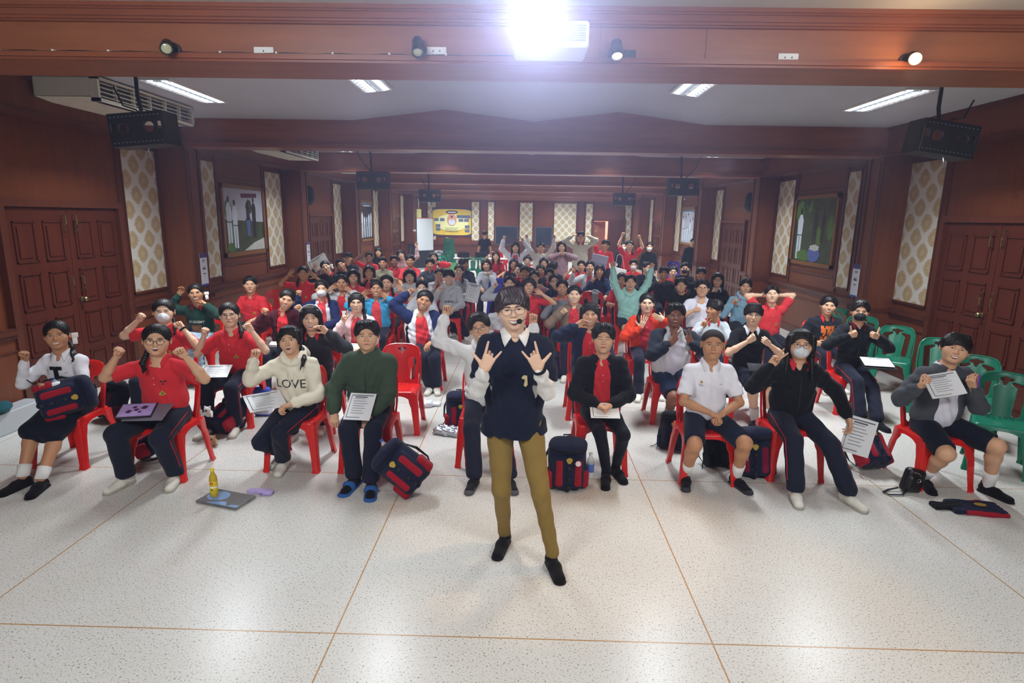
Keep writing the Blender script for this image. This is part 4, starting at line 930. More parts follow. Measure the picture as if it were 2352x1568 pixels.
    if top in ('jacket',) and c2 is not None and inner is not None or top == 'jacket' and inner:
        g1 = torso(0, .3).bake(hs, fold, False); ts = g1.obj('shirt', fab(inner), root, True, None)
        if c2:
            g2 = G(); g2.addG(torso(base, long_, 1, 1, True, part='body').bake(hs, fold, False)); g2.addG(torso(base + .003, long_, 1, 1, True, part='arms').bake(hs, fold, False), None, 1)
        else: g2 = torso(base, long_, 0, 0, True).bake(hs, fold, False)
        g2.obj('jacket', [fab(c), fab(c2 or c)], root, True, None)
        chest = g1; tobj = ts
        front = fab(inner)
    else:
        nm = {'polo': 'polo_shirt', 'shirt': 'shirt', 'hoodie': 'hoodie', 'sweater': 'sweatshirt', 'jacket': 'jacket', 'fleece': 'fleece_jacket', 'tee': 'tshirt'}[top]
        if vest: g0 = torso(0, 1).bake(hs, fold, False); g0.obj('white_shirt', fab('e9e7e2'), root, True, None)
        bt = torso(base + (.008 if vest else 0), long_ if not vest else 0, 0, 0, False, hem)
        if hood or top == 'hoodie':
            nbl = nb + np.array((0, .0, .0)); pts = [nbl + RT @ np.array(v) for v in ((0, -.085, -.03), (-.055, -.065, .0), (-.082, -.005, .035), (-.065, .06, .05), (0, .09, .045), (.065, .06, .05), (.082, -.005, .035), (.055, -.065, .0), (0, -.085, -.03))]
            for i in range(8): bt.rc(P(pts[i]), P(pts[i + 1]), .022 if i in (0, 7) else .030, .030 if i not in (7,) else .022, k=.02)
            bt.el(P(nbl + RT @ np.array((0, .11, .0))), (.10, .055, .09), k=.03)
        if top == 'fleece':
            for i in range(12):
                a = 6.283 * i / 12; a2 = 6.283 * (i + 1) / 12; pc = lambda a: P(nb + RT @ np.array((.066 * math.sin(a), -.062 * math.cos(a) + .01, .03 + .01 * -math.cos(a)))); bt.rc(pc(a), pc(a2), .022, .022, k=.015)
        g1 = bt.bake(hs, fold, False); tobj = g1.obj(nm, [fab(c)], root, True, None); chest = g1
    Vv = np.concatenate(chest.V); tree = BVHTree.FromPolygons([tuple(v) for v in Vv.tolist()], [tuple(int(i) for i in f_) for fs, _ in chest.F for f_ in fs]) if q < 3 else None
    def onchest(x, z_, off=.003): # point of the front surface at chest coords
        o0 = Lc(x, -.5, z_); r = tree.ray_cast(Vector(o0), Vector(fr), 1.0)
        if r[0] is None: return Lc(x, -.12, z_)
        return np.array(r[0]) - fr * off
    def decal(gg, name, m, x, z_, off=.003, rot=0, par=None):
        V = np.concatenate(gg.V); ca, sa = math.cos(rot), math.sin(rot)
        V2 = np.array([onchest(x + v[0] * ca - v[1] * sa, z_ + (v[0] * sa + v[1] * ca) / k5, off + (v[2] if len(v) > 2 else 0)) for v in V]); g3 = G(); g3.V = [V2]; g3.n = len(V2); g3.F = gg.F; return g3.obj(name, m, par or tobj, False)
    # collar
    cc = collar or (inner if (top == 'jacket' and inner) else c if top in ('polo', 'shirt') else None)
    if cc and cc != 'none':
        g3 = G(); n = 40; V = []
        big = 1.0 if top != 'presenter' else 1.2
        for i in range(n + 1):
            th = math.radians(19 + 322 * i / n); sx, cy = math.sin(th), -math.cos(th); fr_ = (1 - cy) / 2 * 0 + max(0, -cy); pt = max(0, (abs(math.degrees(th) - 180) - 112) / 49)
            r1 = .060 * f ** .3; zt = .048 - .040 * fr_ ** 2; 
            V.append(nb + RT @ np.array((sx * r1, cy * r1 * .98 + .008, zt - .022))); V.append(nb + RT @ np.array((sx * (r1 + .003), cy * (r1 + .003) + .008, zt)))
            r2 = r1 + .022 + .014 * pt; th2 = th + math.radians(13) * pt * (1 if th < math.pi else -1); sx, cy = math.sin(th2), -math.cos(th2); V.append(nb + RT @ np.array((sx * (r2 + .010 * pt), cy * (r2 + .010 * pt) + .008, zt - .030 - .030 * pt ** 1.3)))
        F = [(i * 3 + j, i * 3 + 3 + j, i * 3 + 4 + j, i * 3 + 1 + j) for i in range(n) for j in (0, 1)]
        V = [P(v) for v in V]
        for i_ in range(2, len(V), 3):
            nl, nn_, _, _ = tree.find_nearest(Vector(V[i_])); sd_ = (Vector(V[i_]) - nl).dot(nn_)
            if sd_ < (.014 if vest else .007): V[i_] = np.array(nl + nn_ * (.014 if vest else .007))
            for j_, mn in ((i_ - 1, .016 if vest else .006), (i_ - 2, -.001)):
                nl, nn_, _, _ = tree.find_nearest(Vector(V[j_])); sd_ = (Vector(V[j_]) - nl).dot(nn_)
                if sd_ < mn: V[j_] = np.array(nl + nn_ * mn) if mn > 0 else V[j_] + np.array((0, 0, min(.02, mn - sd_)))
        g3.add(V, F); co = g3.obj('collar', fab(cc), root, True, 60); md = co.modifiers.new('s', 'SOLIDIFY'); md.thickness = .004; md.offset = 1
    # front details
    if q < 2 and (top in ('polo', 'shirt') or (top == 'jacket' and inner)):
        g3 = G(); 
        for i in range(2 if top != 'shirt' else 5):
            zz = .37 - i * (.055 if top != 'shirt' else .075); a = [(0.0045 * math.cos(t), .0045 * math.sin(t), 0) for t in np.linspace(0, 6.283, 8)[:-1]]; gg = G(); gg.add(a, [tuple(range(7))]); decal(gg, 'button', mat('button', 'e8dccb', .3), .002, zz, .0042)
        pl = G(); nn = 8; z0 = -.16 if top != 'shirt' else -.34; pl.add([(x, z_, 0) for z_ in np.linspace(0, z0, nn) for x in (-.011, .011)], [(2 * i, 2 * i + 1, 2 * i + 3, 2 * i + 2) for i in range(nn - 1)]); decal(pl, 'placket', fab(cc if top != 'jacket' else inner), 0, .41, .0022)
    if crest is None: crest = (top == 'polo' and c in ('d4323a', 'dc454a', 'bb2833', 'd83a40', 'a01c2a'))
    if crest:
        yy = mat('crest_gold', 'b99a35', .6); gg = G(); e2 = G()
        for k_ in range(2): pass
        gg.add([(0, .026, 0), (-.008, .012, 0), (-.022, -.002, 0), (-.026, -.012, 0), (-.012, -.020, 0), (.012, -.020, 0), (.026, -.012, 0), (.022, -.002, 0), (.008, .012, 0)], [(0, 1, 2, 3, 4, 5, 6, 7, 8)]); cr = decal(gg, 'crest', yy, .062, .24, .003)
        if q < 2:
            gg = G(); gg.add([(.011 * math.cos(t), .010 * math.sin(t) - .004, 0) for t in np.linspace(0, 6.283, 11)[:-1]], [tuple(range(10))]); o2 = decal(gg, 'crest_ring', mat('crest_green', '5f7a35', .6), .062, .24, .0042); o2.parent = tobj
    if ribbon: gg = G(); gg.add([(-.022, .010, 0), (-.020, -.008, 0), (0, 0, 0), (.02, .012, 0), (.022, -.006, 0), (-.008, -.028, 0), (.004, -.03, 0)], [(0, 1, 2), (2, 4, 3), (2, 5, 6)]); decal(gg, 'ribbon_pin', mat('ribbon_black', '141418', .5), ribbon, .34, .004)
    if badge: # embroidered school marks on the white shirts
        t_ = textG('ส.ร.', .022); t_ = t_ if t_.V and len(np.concatenate(t_.V)) > 8 else textG('S.R.', .02); decal(t_, 'embroidered_name', mat('thread_blue', '3a4a9a', .6), -.085, .335, .003); t_ = textG('ooo', .016); decal(t_, 'embroidered_dots', mat('thread_red', 'b04a4a', .6), .075, .35, .003); t_ = textG('xxxx xxx', .012) if 0 else textG('·····', .02); 
        gg = G(); gg.add([(.010 * math.cos(t), .012 * math.sin(t), 0) for t in np.linspace(0, 6.283, 9)[:-1]], [tuple(range(8))]); decal(gg, 'embroidered_emblem', mat('crest_gold', 'b99a35', .6), -.085, .365, .003)
    if text:
        for (tx, sz, col, x, z_, bold) in text:
            t_ = textG(tx, sz, bold=bold)
            if t_.V: decal(t_, 'printed_lettering', mat('ink_' + col, col, .7), x, z_, .0038)
    if (top in ('fleece', 'hoodie') and zip_) or (top == 'jacket' and not inner and zip_): zp = G(); nn = 16; zp.add([(x, z_, 0) for z_ in np.linspace(0, -.36, nn) for x in (-.004, .004)], [(2 * i, 2 * i + 1, 2 * i + 3, 2 * i + 2) for i in range(nn - 1)]); decal(zp, 'zip', mat('zip_dark', '1c231e' if zip_ is True else zip_, .5), 0, .40, .003)
    if top == 'hoodie' and q < 2:
        for s in (-1, 1): dr = G(); pts = [onchest(s * .022 + s * .004 * math.sin(i), .40 - .022 * i, .006) for i in range(6)]; dr.tube(pts, .0028, n=5); dr.obj('drawstring', fab('efe9dc' if c in ('ece4cf',) else c), tobj)
    if bow:
        bw = G(); c0 = onchest(0, .395, .012); Mb = M4(RT, c0)
        for s in (-1, 1): bw.rbox(min(s * .004, s * .05), max(s * .004, s * .05), -.008, .006, -.014, .014, .006, 0, Mb); bw.add([(0, -.006, -.005), (s * .012, -.006, -.006), (s * .020, -.008, -.085), (s * .002, -.009, -.075)], [(0, 1, 2, 3)], 0) if 0 else bw.box(min(s * .001, s * .019), max(s * .001, s * .019), -.006, -.002, -.085, .0, 0, Mb)
        bw.rbox(-.010, .010, -.012, .004, -.011, .011, .004, 0, Mb); bw.obj('bow_tie', fab('15161c'), root)
    # ---- trousers, shorts, skirt
    b = B(); lg_l = 1.0
    tt = tr if legs != 'pants' else tr
    b.rc(o_(pel + (-.05, .01, -.01)), o_(pel + (.05, .01, -.01)), .108 * f * sc, k=.03)
    if stand: b.rc(o_(pel), o_(pel + (0, 0, .10)), .135 * f * sc, .125 * f * sc, S=(1, .75, 1), k=.03)
    for s in (-1, 1):
        hip, kn, an = lg[s]
        if legs == 'pants':
            w2 = .066 if not stand else .052
            b.rc(P(hip), P(kn), (tr + .012) * 1.0, (.071 if not (stand) else .058) * sc * f ** .5, k=.025, lab=0); b.rc(P(kn), P(an + (0, 0, .015)), .071 * sc * f ** .5 if not stand else .057 * sc, w2 * sc * f ** .2 * (1.04 if not stand else .80), k=.02)
        elif legs == 'slim':
            b.rc(P(hip), P(kn), tr + .004, .056 * sc, k=.025); b.rc(P(kn), P(an + (0, 0, .03)), .056 * sc, .042 * sc, k=.02)
        elif legs == 'shorts':
            m2 = hip + (kn - hip) * .86; b.rc(P(hip), P(m2), (tr + .012), (.080) * sc * f ** .6, k=.025)
        elif legs == 'skirt':
            b.rc(P(hip), P(kn + (0, -.02, 0)), (tr + .012), .075, k=.05); 
    if legs == 'skirt': kk = (lg[-1][1] + lg[1][1]) / 2; b.rc(P(pel + (0, -.08, .0)), P(kk), .095, .085, k=.06)
    if legs == 'shorts':
        for s in (-1, 1):
            hip, kn, an = lg[s]; a = unit(kn - hip); tt_ = unit(np.cross(a, (0, .3, 1))); bb = np.cross(a, tt_); b.bx(P(hip + (kn - hip) * .90 + a * .09), (.12, .12, .09), 0, .003, op=-1, R=np.stack([tt_, bb, a], 1))
    if legs == 'pants':   # open hems
        for s in (-1, 1): hip, kn, an = lg[s]; b.bx(P((an[0], an[1], .0)), (.14, .16, .075), 0, .004, op=-1)
    tg = b.bake(hs, lambda X, Y_, Z: .0022 * np.sin(38 * Z + 8 * np.sin(13 * X) + 14 * Y_ + ph) * np.ones_like(X * Y_), False)
    tro = tg.obj({'pants': 'trousers', 'slim': 'trousers', 'shorts': 'shorts', 'skirt': 'skirt'}[legs], fab(cl), root, True, None)
    if stripe and legs == 'pants' and q < 2:
        vv = np.concatenate(tg.V); t2 = BVHTree.FromPolygons([tuple(v) for v in vv.tolist()], [tuple(int(i) for i in f_) for fs, _ in tg.F for f_ in fs])
        for s in (-1, 1):
            hip, kn, an = lg[s]; sg = G(); pts = []
            for i in range(15):
                t_ = i / 14; p0 = hip + (kn - hip) * t_ * 2 if t_ < .5 else kn + (an - kn) * (t_ * 2 - 1)
                if p0[2] < .13: continue
                dr = unit((s * 1., -.25, .25)); r = t2.ray_cast(Vector(P(p0) + dr * .4), Vector(-dr), .5)
                if r[0] is not None: pts.append(np.array(r[0]) + dr * .001)
            if len(pts) > 3: sg.tube(pts, .0042, n=5); sg.obj('side_stripe', fab('b3202c'), tro)
    # ---- feet
    sc_ = {'white': ('e2ded2', 'b5b0a2'), 'black': ('15151a', '3a3c42'), 'mary': ('141417', '101012'), 'blackall': ('131316', '18181b'), 'slides': ('2f5d9e', '2f5d9e'), 'canvas': ('1a1a1e', '55565a')}[shoes]
    for s in (-1, 1):
        hip, kn, an = lg[s]; dy = 0; toe = unit((an[0] - hip[0]) * np.array((1, 0, 0)) * .5 + np.array((s * .18, -1, 0)) if not stand else np.array((s * .22, -1, 0))); a = math.atan2(toe[0], -toe[1])
        M = M4(rotz(a) @ np.diag([(1 if s > 0 else -1), 1, 1]), o_((an[0], an[1], 0)))
        if q < 2 or True:
            sg = G()
            if shoes == 'slides':
                so = G(); so.addG(shoeG('canvas', max(.006, hf)), M); so.obj('sock', fab('15151a'), root, True, None)
                s2 = B(); s2.rc((0, .05, .006), (.003, -.19, .006), .048, .052, S=(1, 1, .3), k=0); s2.bx((0, 0, -.05), (.3, .4, .05), 0, .001, op=-1); s2.rc((-.012, -.095, .035), (.016, -.095, .035), .040, .040, k=.0) ; s2.bx((0, -.03, 0.03), (.2, .022, .2), 0, 0, op=-1) if 0 else None
                sg.addG(s2.bake(.006, lab=False), M); sg.obj('slide_sandal', fab('2f5d9e'), root, True, None)
            else:
                sg.addG(shoeG(shoes, (.006, .008, .011)[q]), M, np.array([0, 1, 1])); so = sg.obj('shoe', [fab(sc_[0]), fab(sc_[1])], root, True, None)
                if q == 0 and shoes in ('white', 'black', 'canvas', 'blackall'):
                    lc = G()
                    for i in range(5): yy = -.035 - i * .018; zz = .082 - i * .0085; lc.tube([(-.022, yy, zz - .008), (0, yy - .002, zz), (.022, yy, zz - .008)], .0022, n=5)
                    l2 = G(); l2.addG(lc, M); l2.obj('laces', fab('a8a395' if shoes == 'white' else '2a2a2e'), so)
                if shoes == 'mary': st_ = G(); st_.tube([(-.036, -.01, .045), (-.02, -.03, .072), (0, -.036, .078), (.02, -.03, .072), (.036, -.01, .045)], .007, n=6, flat=.4); s4 = G(); s4.addG(st_, M); s4.obj('strap', fab('141417'), so)
            if shoes != 'slides':
                k_ = G(); zt = an[2] + (.085 if legs in ('shorts', 'skirt') else .06); tp = an + (kn - an) * ((.33 if shoes != 'mary' else .25) if legs in ('shorts', 'skirt') else .2); rr = (.047 if legs in ('shorts', 'skirt') else .036) * f ** .3
                k_.tube([P((an[0], an[1] + .01, .045)), P(an + (0, .005, .0)), P((an + tp) / 2 + (0, .004, 0)), P(tp)], np.array([.036, rr * .93, rr, rr * 1.06]) * (.8 if stand or legs == 'slim' else 1), n=14); k_.obj('sock', fab('e9e8e6' if legs != 'slim' and not vest else '17171b'), root, True, None)
    # ---- face gear
    if glasses:
        gg = G(); r = {'big': .026, 'round': .021, 'thin': .022, 'aviator': .0265}[glasses]; rim = {'big': .0016, 'round': .0012, 'thin': .0009, 'aviator': .0013}[glasses]; yb = -.104
        for s in (-1, 1):
            gg.tube([(s * (r + .009) + r * math.cos(a), yb + .006 * abs(math.cos(a) * (1 if s * math.cos(a) > 0 else 0)), -.002 + r * .88 * math.sin(a)) for a in np.linspace(0, 6.283, 17)], rim * (1 if q == 0 else 1.4), n=5)
            gg.tube([(s * (2 * r + .008), yb + .005, .004), (s * .076, -.06, .006), (s * .083, .0, .004)], rim * 1.1, n=5)
        gg.tube([(-.010, yb, .002), (0, yb - .003, .005), (.010, yb, .002)], rim, n=5)
        if glasses == 'aviator': gg.tube([(-.030, yb, .020), (0, yb - .002, .018), (.030, yb, .020)], rim, n=5)
        g5 = G(); g5.addG(gg, MH); go = g5.obj('glasses', mat('glasses_frame', '3a3230', .3, metal=.5) if glasses != 'thin' else mat('glasses_frame_light', '8a7f78', .3, metal=.7), root)
    if mask:
        mb = B(); mb.el((0, -.056, -.050), (.060, .060, .052), k=0); mb.rc((0, -.098, -.012), (0, -.112, -.050), .006, .012, k=.02); mb.bx((0, .15, 0), (.2, .16, .3), 0, .005, op=-1)
        mb.bx((0, -.02, .10), (.2, .2, .105), 0, .01, op=-1)
        g5 = G(); g5.addG(mb.bake(hh, lab=False), MH)
        mo = g5.obj('face_mask', mat('mask_' + mask, {'white': 'e4e6ea', 'black': '17181c'}[mask], .8, bump=.2, bscale=120), root, True, None)
        ml = G()
        for s in (-1, 1): ml.tube([(s * .052, -.055, -.025), (s * .072, -.02, -.008), (s * .081, .02, .002)], .0013, n=4); ml.tube([(s * .05, -.05, -.075), (s * .07, -.015, -.04), (s * .081, .02, -.018)], .0013, n=4)
        g6 = G(); g6.addG(ml, MH); g6.obj('ear_loop', MATS['mask_' + mask], mo)
    if watch:
        e, w, d, n, pz_ = arms[watch]; wg = G(); a = unit(w - e); c0 = w + a * .004; t1 = unit(np.cross(a, (0, 1, .2))); t2_ = np.cross(a, t1)
        wg.tube([P(c0 + t1 * .034 * math.cos(x) + t2_ * .030 * math.sin(x)) for x in np.linspace(0, 6.283, 15)], .010, n=6, flat=.9, up=tuple(a)); wg.obj('wristband', fab('15161a' if watch == 1 or top != 'polo' else 'e8e8e8'), root)
    pr = Person(); pr.root = root; pr.org = org; pr.pel = pel; pr.Hd = Hd; pr.MH = MH; pr.arms = arms; pr.lg = lg; pr.nb = nb; pr.onchest = onchest; pr.decal = decal; pr.RT = RT; pr.shl = shl; pr.lap = lambda dx=0, dy=0, dz=0: np.array((pel[0] + dx, pel[1] - .30 + dy, .62 + dz))
    if not stand and not nochair: CHAIRS.append((pel, chair, label))
    return pr
CHAIRS = []
# ================================================================ plastic chairs
def slab(sd, x0, x1, z0, z1, th, h):
    ax = np.arange(x0 - 2 * h, x1 + 2.5 * h, h); az = np.arange(z0 - 2 * h, z1 + 2.5 * h, h); ay = np.arange(-th - 2 * h, th + 2.5 * h, h * .8)
    X, Z = np.meshgrid(ax, az, indexing='ij'); f2 = sd(X, Z)[:, None, :]; f = np.maximum(f2, (np.abs(ay) - th)[None, :, None]).astype(np.float32)
    g = snet(f, np.zeros(3), 1.0); V = g.V[0]; V = np.stack([ax[0] + V[:, 0] * h, ay[0] + V[:, 1] * h * .8, az[0] + V[:, 2] * h], 1); g.V = [V]; return g
def rb2(x, z, cx, cz, hx, hz, r): qx, qz = np.abs(x - cx) - hx + r, np.abs(z - cz) - hz + r; return np.sqrt(np.maximum(qx, 0) ** 2 + np.maximum(qz, 0) ** 2) + np.minimum(np.maximum(qx, qz), 0) - r
def cap2(x, z, a, b, r1, r2): dx, dz = b[0] - a[0], b[1] - a[1]; h = np.clip(((x - a[0]) * dx + (z - a[1]) * dz) / (dx * dx + dz * dz), 0, 1); return np.sqrt((x - a[0] - dx * h) ** 2 + (z - a[1] - dz * h) ** 2) - (r1 + (r2 - r1) * h)
def plastic(name, c): return mat(name, c, .28, .05, 3, spec=.5)
SH = .44
def make_chair(name, m, label=None, wide=False):
    t = empty(name, (0, 0, 0), 0, label, 'chair'); t['category'] = 'chair'
    def back(x, z):
        d = rb2(x * (1 - .10 * (1 - np.clip(z / .42, 0, 1)) * -1), z, 0, .19, .20, .235, .075)
        op = np.minimum(cap2(x, z, (-.118, .075), (-.110, .245), .030, .046), cap2(x, z, (.118, .075), (.110, .245), .030, .046))
        if wide: op = np.minimum(cap2(x, z, (-.105, .05), (-.125, .30), .030, .030), cap2(x, z, (.105, .05), (.125, .30), .030, .030)); op = np.minimum(op, np.minimum(cap2(x, z, (-.125, .30), (-.06, .33), .028, .012), cap2(x, z, (.125, .30), (.06, .33), .028, .012)))
        tri = cap2(x, z, (-.030, .372), (.030, .372), .013, .013); tri = np.minimum(tri, cap2(x, z, (0, .34), (0, .37), .006, .02)) if not wide else np.minimum(cap2(x, z, (-.045, .365), (.045, .365), .014, .014), cap2(x, z, (0, .31), (0, .36), .006, .03))
        return np.maximum(d, -np.minimum(op, tri))
    g = slab(back, -.21, .21, -.05, .43, .0055, .0058); V = g.V[0]
    V[:, 1] += .165 + np.clip(V[:, 2], 0, 1) * .23 - V[:, 0] ** 2 * 1.3; V[:, 2] = SH - .005 + V[:, 2] * .96
    rim = G(); pts = []
    for i in range(29):
        a = math.radians(-12 + 204 * i / 28); x = .205 * np.sign(math.cos(a)) * abs(math.cos(a)) ** .55; z = .19 + .235 * np.sign(math.sin(a)) * abs(math.sin(a)) ** .45; pts.append((x, .165 + max(z, 0) * .23 - x * x * 1.3, SH - .005 + z * .96))
    pts = [(-.19 if 0 else .195, .12, SH + .0)] + pts + [(-.195, .12, SH + .0)]
    g.tube(pts, .010, n=6)
    g.obj('backrest', m, t, True, 40)
    def seat(x, y):
        d = rb2(x / (1 - .06 * (y + .2)), y, 0, 0, .215, .205, .06); o = np.full(x.shape, 1.)
        for r_, zz in enumerate((.09, .13)):
            for k in range(5): o = np.minimum(o, cap2(x, y, ((k - 2) * .045 - .004, zz), ((k - 2) * .045 + .010, zz + .018), .0045, .0045))
        return np.maximum(d, -o)
    g = slab(seat, -.22, .22, -.21, .21, .005, .0062); V = g.V[0].copy(); x, y, z = V[:, 0], V[:, 2], V[:, 1]
    dd = -rb2(x / (1 - .06 * (y + .2)), y, 0, 0, .215, .205, .06); drop = .022 * np.maximum(0, 1 - dd / .022) ** 2
    g.V = [np.stack([x, y, SH + z - drop - .010 * np.exp(-((x / .12) ** 2 + (y / .12) ** 2))], 1)]; g.F = [(f[:, ::-1], mm) for f, mm in g.F]
    # aprons: an arched skirt below each edge
    def apron(P0, P1, h0, hm):
        n = 13; V = []
        for i in range(n):
            q = i / (n - 1); p = np.array(P0) * (1 - q) + np.array(P1) * q; u = abs(2 * q - 1); hgt = hm + (h0 - hm) * u ** 3; o = unit(np.array((p[0] * (abs(P0[0] - P1[0]) < .05), p[1] * (abs(P0[1] - P1[1]) < .05))))
            for zz, w_ in ((SH - .012, 0), (SH - hgt, .008)):
                V.append((p[0] + o[0] * w_, p[1] + o[1] * w_, zz)); V.append((p[0] + o[0] * (w_ - .005), p[1] + o[1] * (w_ - .005), zz))
        F = []
        for i in range(n - 1): a = 4 * i; c = a + 4; F += [(a, c, c + 2, a + 2), (a + 1, a + 3, c + 3, c + 1), (a + 2, c + 2, c + 3, a + 3)]
        g.add(V, F)
    apron((-.19, -.203), (.19, -.203), .14, .035); apron((-.18, .20), (.18, .20), .12, .04); apron((-.212, -.18), (-.205, .18), .14, .04); apron((.212, -.18), (.205, .18), .14, .04)
    g.obj('seat', m, t, True, 40)
    for sx in (-1, 1):
        for sy in (-1, 1):
            g = G(); secs = []
            for zz, off, w_ in ((SH - .02, 0, .095), (SH - .12, .006, .078), (.28, .014, .066), (.14, .026, .056), (.035, .036, .050), (.02, .042, .056), (0, .043, .058)):
                cx_, cy_ = sx * (.213 + off * .7), sy * (.203 + off * (1.0 if sy < 0 else 1.6)); t_ = .008
                P = [(0, 0), (-w_ * .25, -.004 * 0), (-w_, 0), (-w_, -t_), (-t_, -t_), (-t_, -w_), (0, -w_)]
                P = [(.004 - .012, 0)] + [(-w_, 0), (-w_, -t_), (-t_ * 1.2, -t_ * 1.2), (-t_, -w_), (0, -w_), (0, -.008)]
                secs.append([(cx_ + sx * a, cy_ + sy * b_, zz) for a, b_ in P])
            n = 7; V = sum(secs, []); F = [(i * n + j, i * n + (j + 1) % n, (i + 1) * n + (j + 1) % n, (i + 1) * n + j) for i in range(len(secs) - 1) for j in range(n)] + [tuple(range(n)), tuple((len(secs) - 1) * n + j for j in range(n))]
            g.add(V, F); g.obj('leg', m, t, True, 50)
    return t
RED = make_chair('plastic_chair', plastic('plastic_red', 'd8201c')); GRN = make_chair('plastic_chair', plastic('plastic_green', '16745a'), wide=True); BLU = make_chair('plastic_chair', plastic('plastic_blue', '27309e'), wide=True)
WTC = make_chair('plastic_chair', plastic('plastic_white', 'd5d8dc'), wide=True)
_used = {}
def chair(kind, x, y, rz, label, group=None, z=0):
    src = {'red': RED, 'green': GRN, 'blue': BLU, 'white': WTC}[kind]
    c = src if kind not in _used else ctree(src); _used[kind] = 1
    c.location = (x, y, z); c.rotation_euler = (0, 0, rz); c['label'] = label
    if group: c['group'] = group
    return c
# ---------------------------------------------------------------- everyone, front row first
RP = 'd4323a'; NV = '1f2333'
P_ = {}
def pp(k, *a, **kw): P_[k] = person(*a, **kw)
FR = 'seated audience'
pp('A1', 'girl in long-sleeved white blouse with black bow, legs crossed, fist raised', 131, 771, z=1.13, tone=2, hair='tail_r', mouth='smile', top='shirt', c='eeeef6', sleeve=1, sc=.97, tilt=-3, L=(57, 815, .16, 'fist', 'f', (-.3, .2, -1)), R=(99, 884, .30, 'fist', 'd', (.8, .3, -.6)), legs='skirt', cl='171b2a', stripe=False, shoes='mary', feet=((30, 1122), (72, 1128)), bow=True, badge=True, hairm=None)
pp('A2', 'girl in red polo and big glasses, mouth open, both fists up, front row', 360, 782, z=1.15, tone=1, hair='tail_l', mouth='open', fat=1.18, glasses='big', tilt=3, L=(274, 807, .18, 'fist', 'f', (-.6, .3, -1)), R=(416, 807, .18, 'fist', 'f', (.6, .3, -1)), shoes='white', feet=((272, 1118), (388, 1112)), ribbon=.075)
pp('A3', 'girl in cream hoodie raising one fist, paper in her lap', 666, 782, z=1.12, tone=1, hair='tail_r bangs', mouth='open', tilt=-7, yaw=-8, top='hoodie', c='ece4cf', fat=1.02, L=(586, 810, .16, 'fist', 'fi', (-.3, .3, -1)), R=(656, 932, .30, 'grip', 'd', (.9, .4, -.4)), shoes='white', feet=((640, 1062), (640, 1080)), sc=.97, text=[('LOVE', .11, '25302c', -.01, .285, .0)])
pp('A4', 'boy in dark green fleece holding a printed sheet on his lap', 843, 772, z=1.17, tone=1, hair='short', mouth='slight', eyes='squint', fat=1.16, top='fleece', c='42513f', L=(768, 962, .30, 'grip', 'd', (-.9, .3, -.5)), R=(842, 964, .32, 'grip', 'd', (.9, .3, -.5)), zip_=True, shoes='slides', feet=((806, 1118), (845, 1128)))
pp('A5', 'boy in white hoodie with glasses raising his fist behind the presenter', 1102, 754, Y=5.12, tone=1, hair='part', mouth='grin', eyes='squint', tilt=-14, top='hoodie', c='eceaea', glasses='round', L=(1026, 711, -.02, 'fist', 'f', (-1, 0, -.6)), R=(1225, 730, .02, 'fist', 'f', (1, .2, -1)), shoes='canvas', feet=((1087, 1118), (1168, 1118)))
pp('A6', 'boy in open black jacket over red polo with eyes closed, hands on a sheet', 1386, 779, z=1.17, tone=1, hair='part', mouth='closed', eyes='closed', top='jacket', c='17181d', ci='d4323a', L=('clasp',), R=('clasp',), legs='slim', cl='191b26', shoes='blackall', feet=((1395, 1108), (1420, 1095)), crest=False)
pp('A7', 'boy with shaved head in short-sleeved white shirt and navy shorts, hands clasped', 1637, 792, z=1.17, tone=2, hair='buzz', mouth='closed', eyes='squint', fat=1.03, top='shirt', c='ecebf3', sleeve=0, L=('clasp',), R=('clasp',), legs='shorts', cl='1d2438', shoes='black', feet=((1582, 1112), (1700, 1118)), badge=True, stripe=False)
pp('A8', 'girl in black zipped jacket with white mask and loose hair making a V sign', 1839, 792, z=1.16, tone=1, hair='loose bangs', mask='white', glasses='round', fat=1.1, top='jacket', c='15171b', collar='d4323a', zip_=True, L=(1780, 826, .10, 'peace', 'f', (-.5, .2, -1)), R=(1951, 972, .12, 'relax', 'i', (.8, .6, .2), (.15, -.3, -1)), shoes='white', feet=((1838, 1150), (1960, 1158)))
pp('A9', 'smiling boy in open dark grey hoodie over white shirt, reading a booklet', 2193, 803, z=1.17, tone=1, hair='bowl', mouth='smile', eyes='squint', tilt=11, fat=1.15, top='jacket', c='4a4d53', ci='e8e7f2', collar='e8e7f2', L=(2125, 882, .26, 'grip', 'u', (-.7, .3, -1)), R=(2231, 879, .24, 'grip', 'u', (.7, .3, -1)), legs='shorts', cl='181c2a', stripe=False, shoes='blackall', feet=((2140, 1120), (2290, 1138)), crest=False, badge=True)
# second row
pp('B1', 'girl in red polo and white mask with both fists up behind the front row', 376, 716, z=1.15, tone=0, hair='tail_r', mask='white', fat=1.12, L=(325, 727, .1, 'fist', 'f'), R=(413, 746, .1, 'fist', 'f'), watch=1, shoes='black')
pp('B2', 'girl in dark green printed sweatshirt by the wall, hands at her head', 450, 674, z=1.15, tone=2, hair='back', mouth='grin', glasses='thin', top='sweater', c='1c3a33', collar='b8202c', tilt=-4, L=(415, 670, -.06, 'relax', 'f', (-1, 0, -.5)), R=(467, 694, .1, 'fist', 'i', (.9, .1, -1)), shoes='white', text=[('ACADEMY', .045, 'cfcabb', 0, .30, .001)])
pp('B3', 'girl in red polo with round glasses, fists raised, sheet on her knees', 527, 724, z=1.15, tone=0, hair='tail_r', mouth='slight', glasses='big', tilt=-2, L=(472, 760, .14, 'fist', 'f'), R=(571, 750, .14, 'fist', 'f'), shoes='white', fat=1.03)
pp('B4', 'girl in red polo sitting quietly by the left wall, hands in lap', 575, 654, z=1.14, tone=1, hair='back', mouth='slight', eyes='closed', shoes='white', fat=1.05)
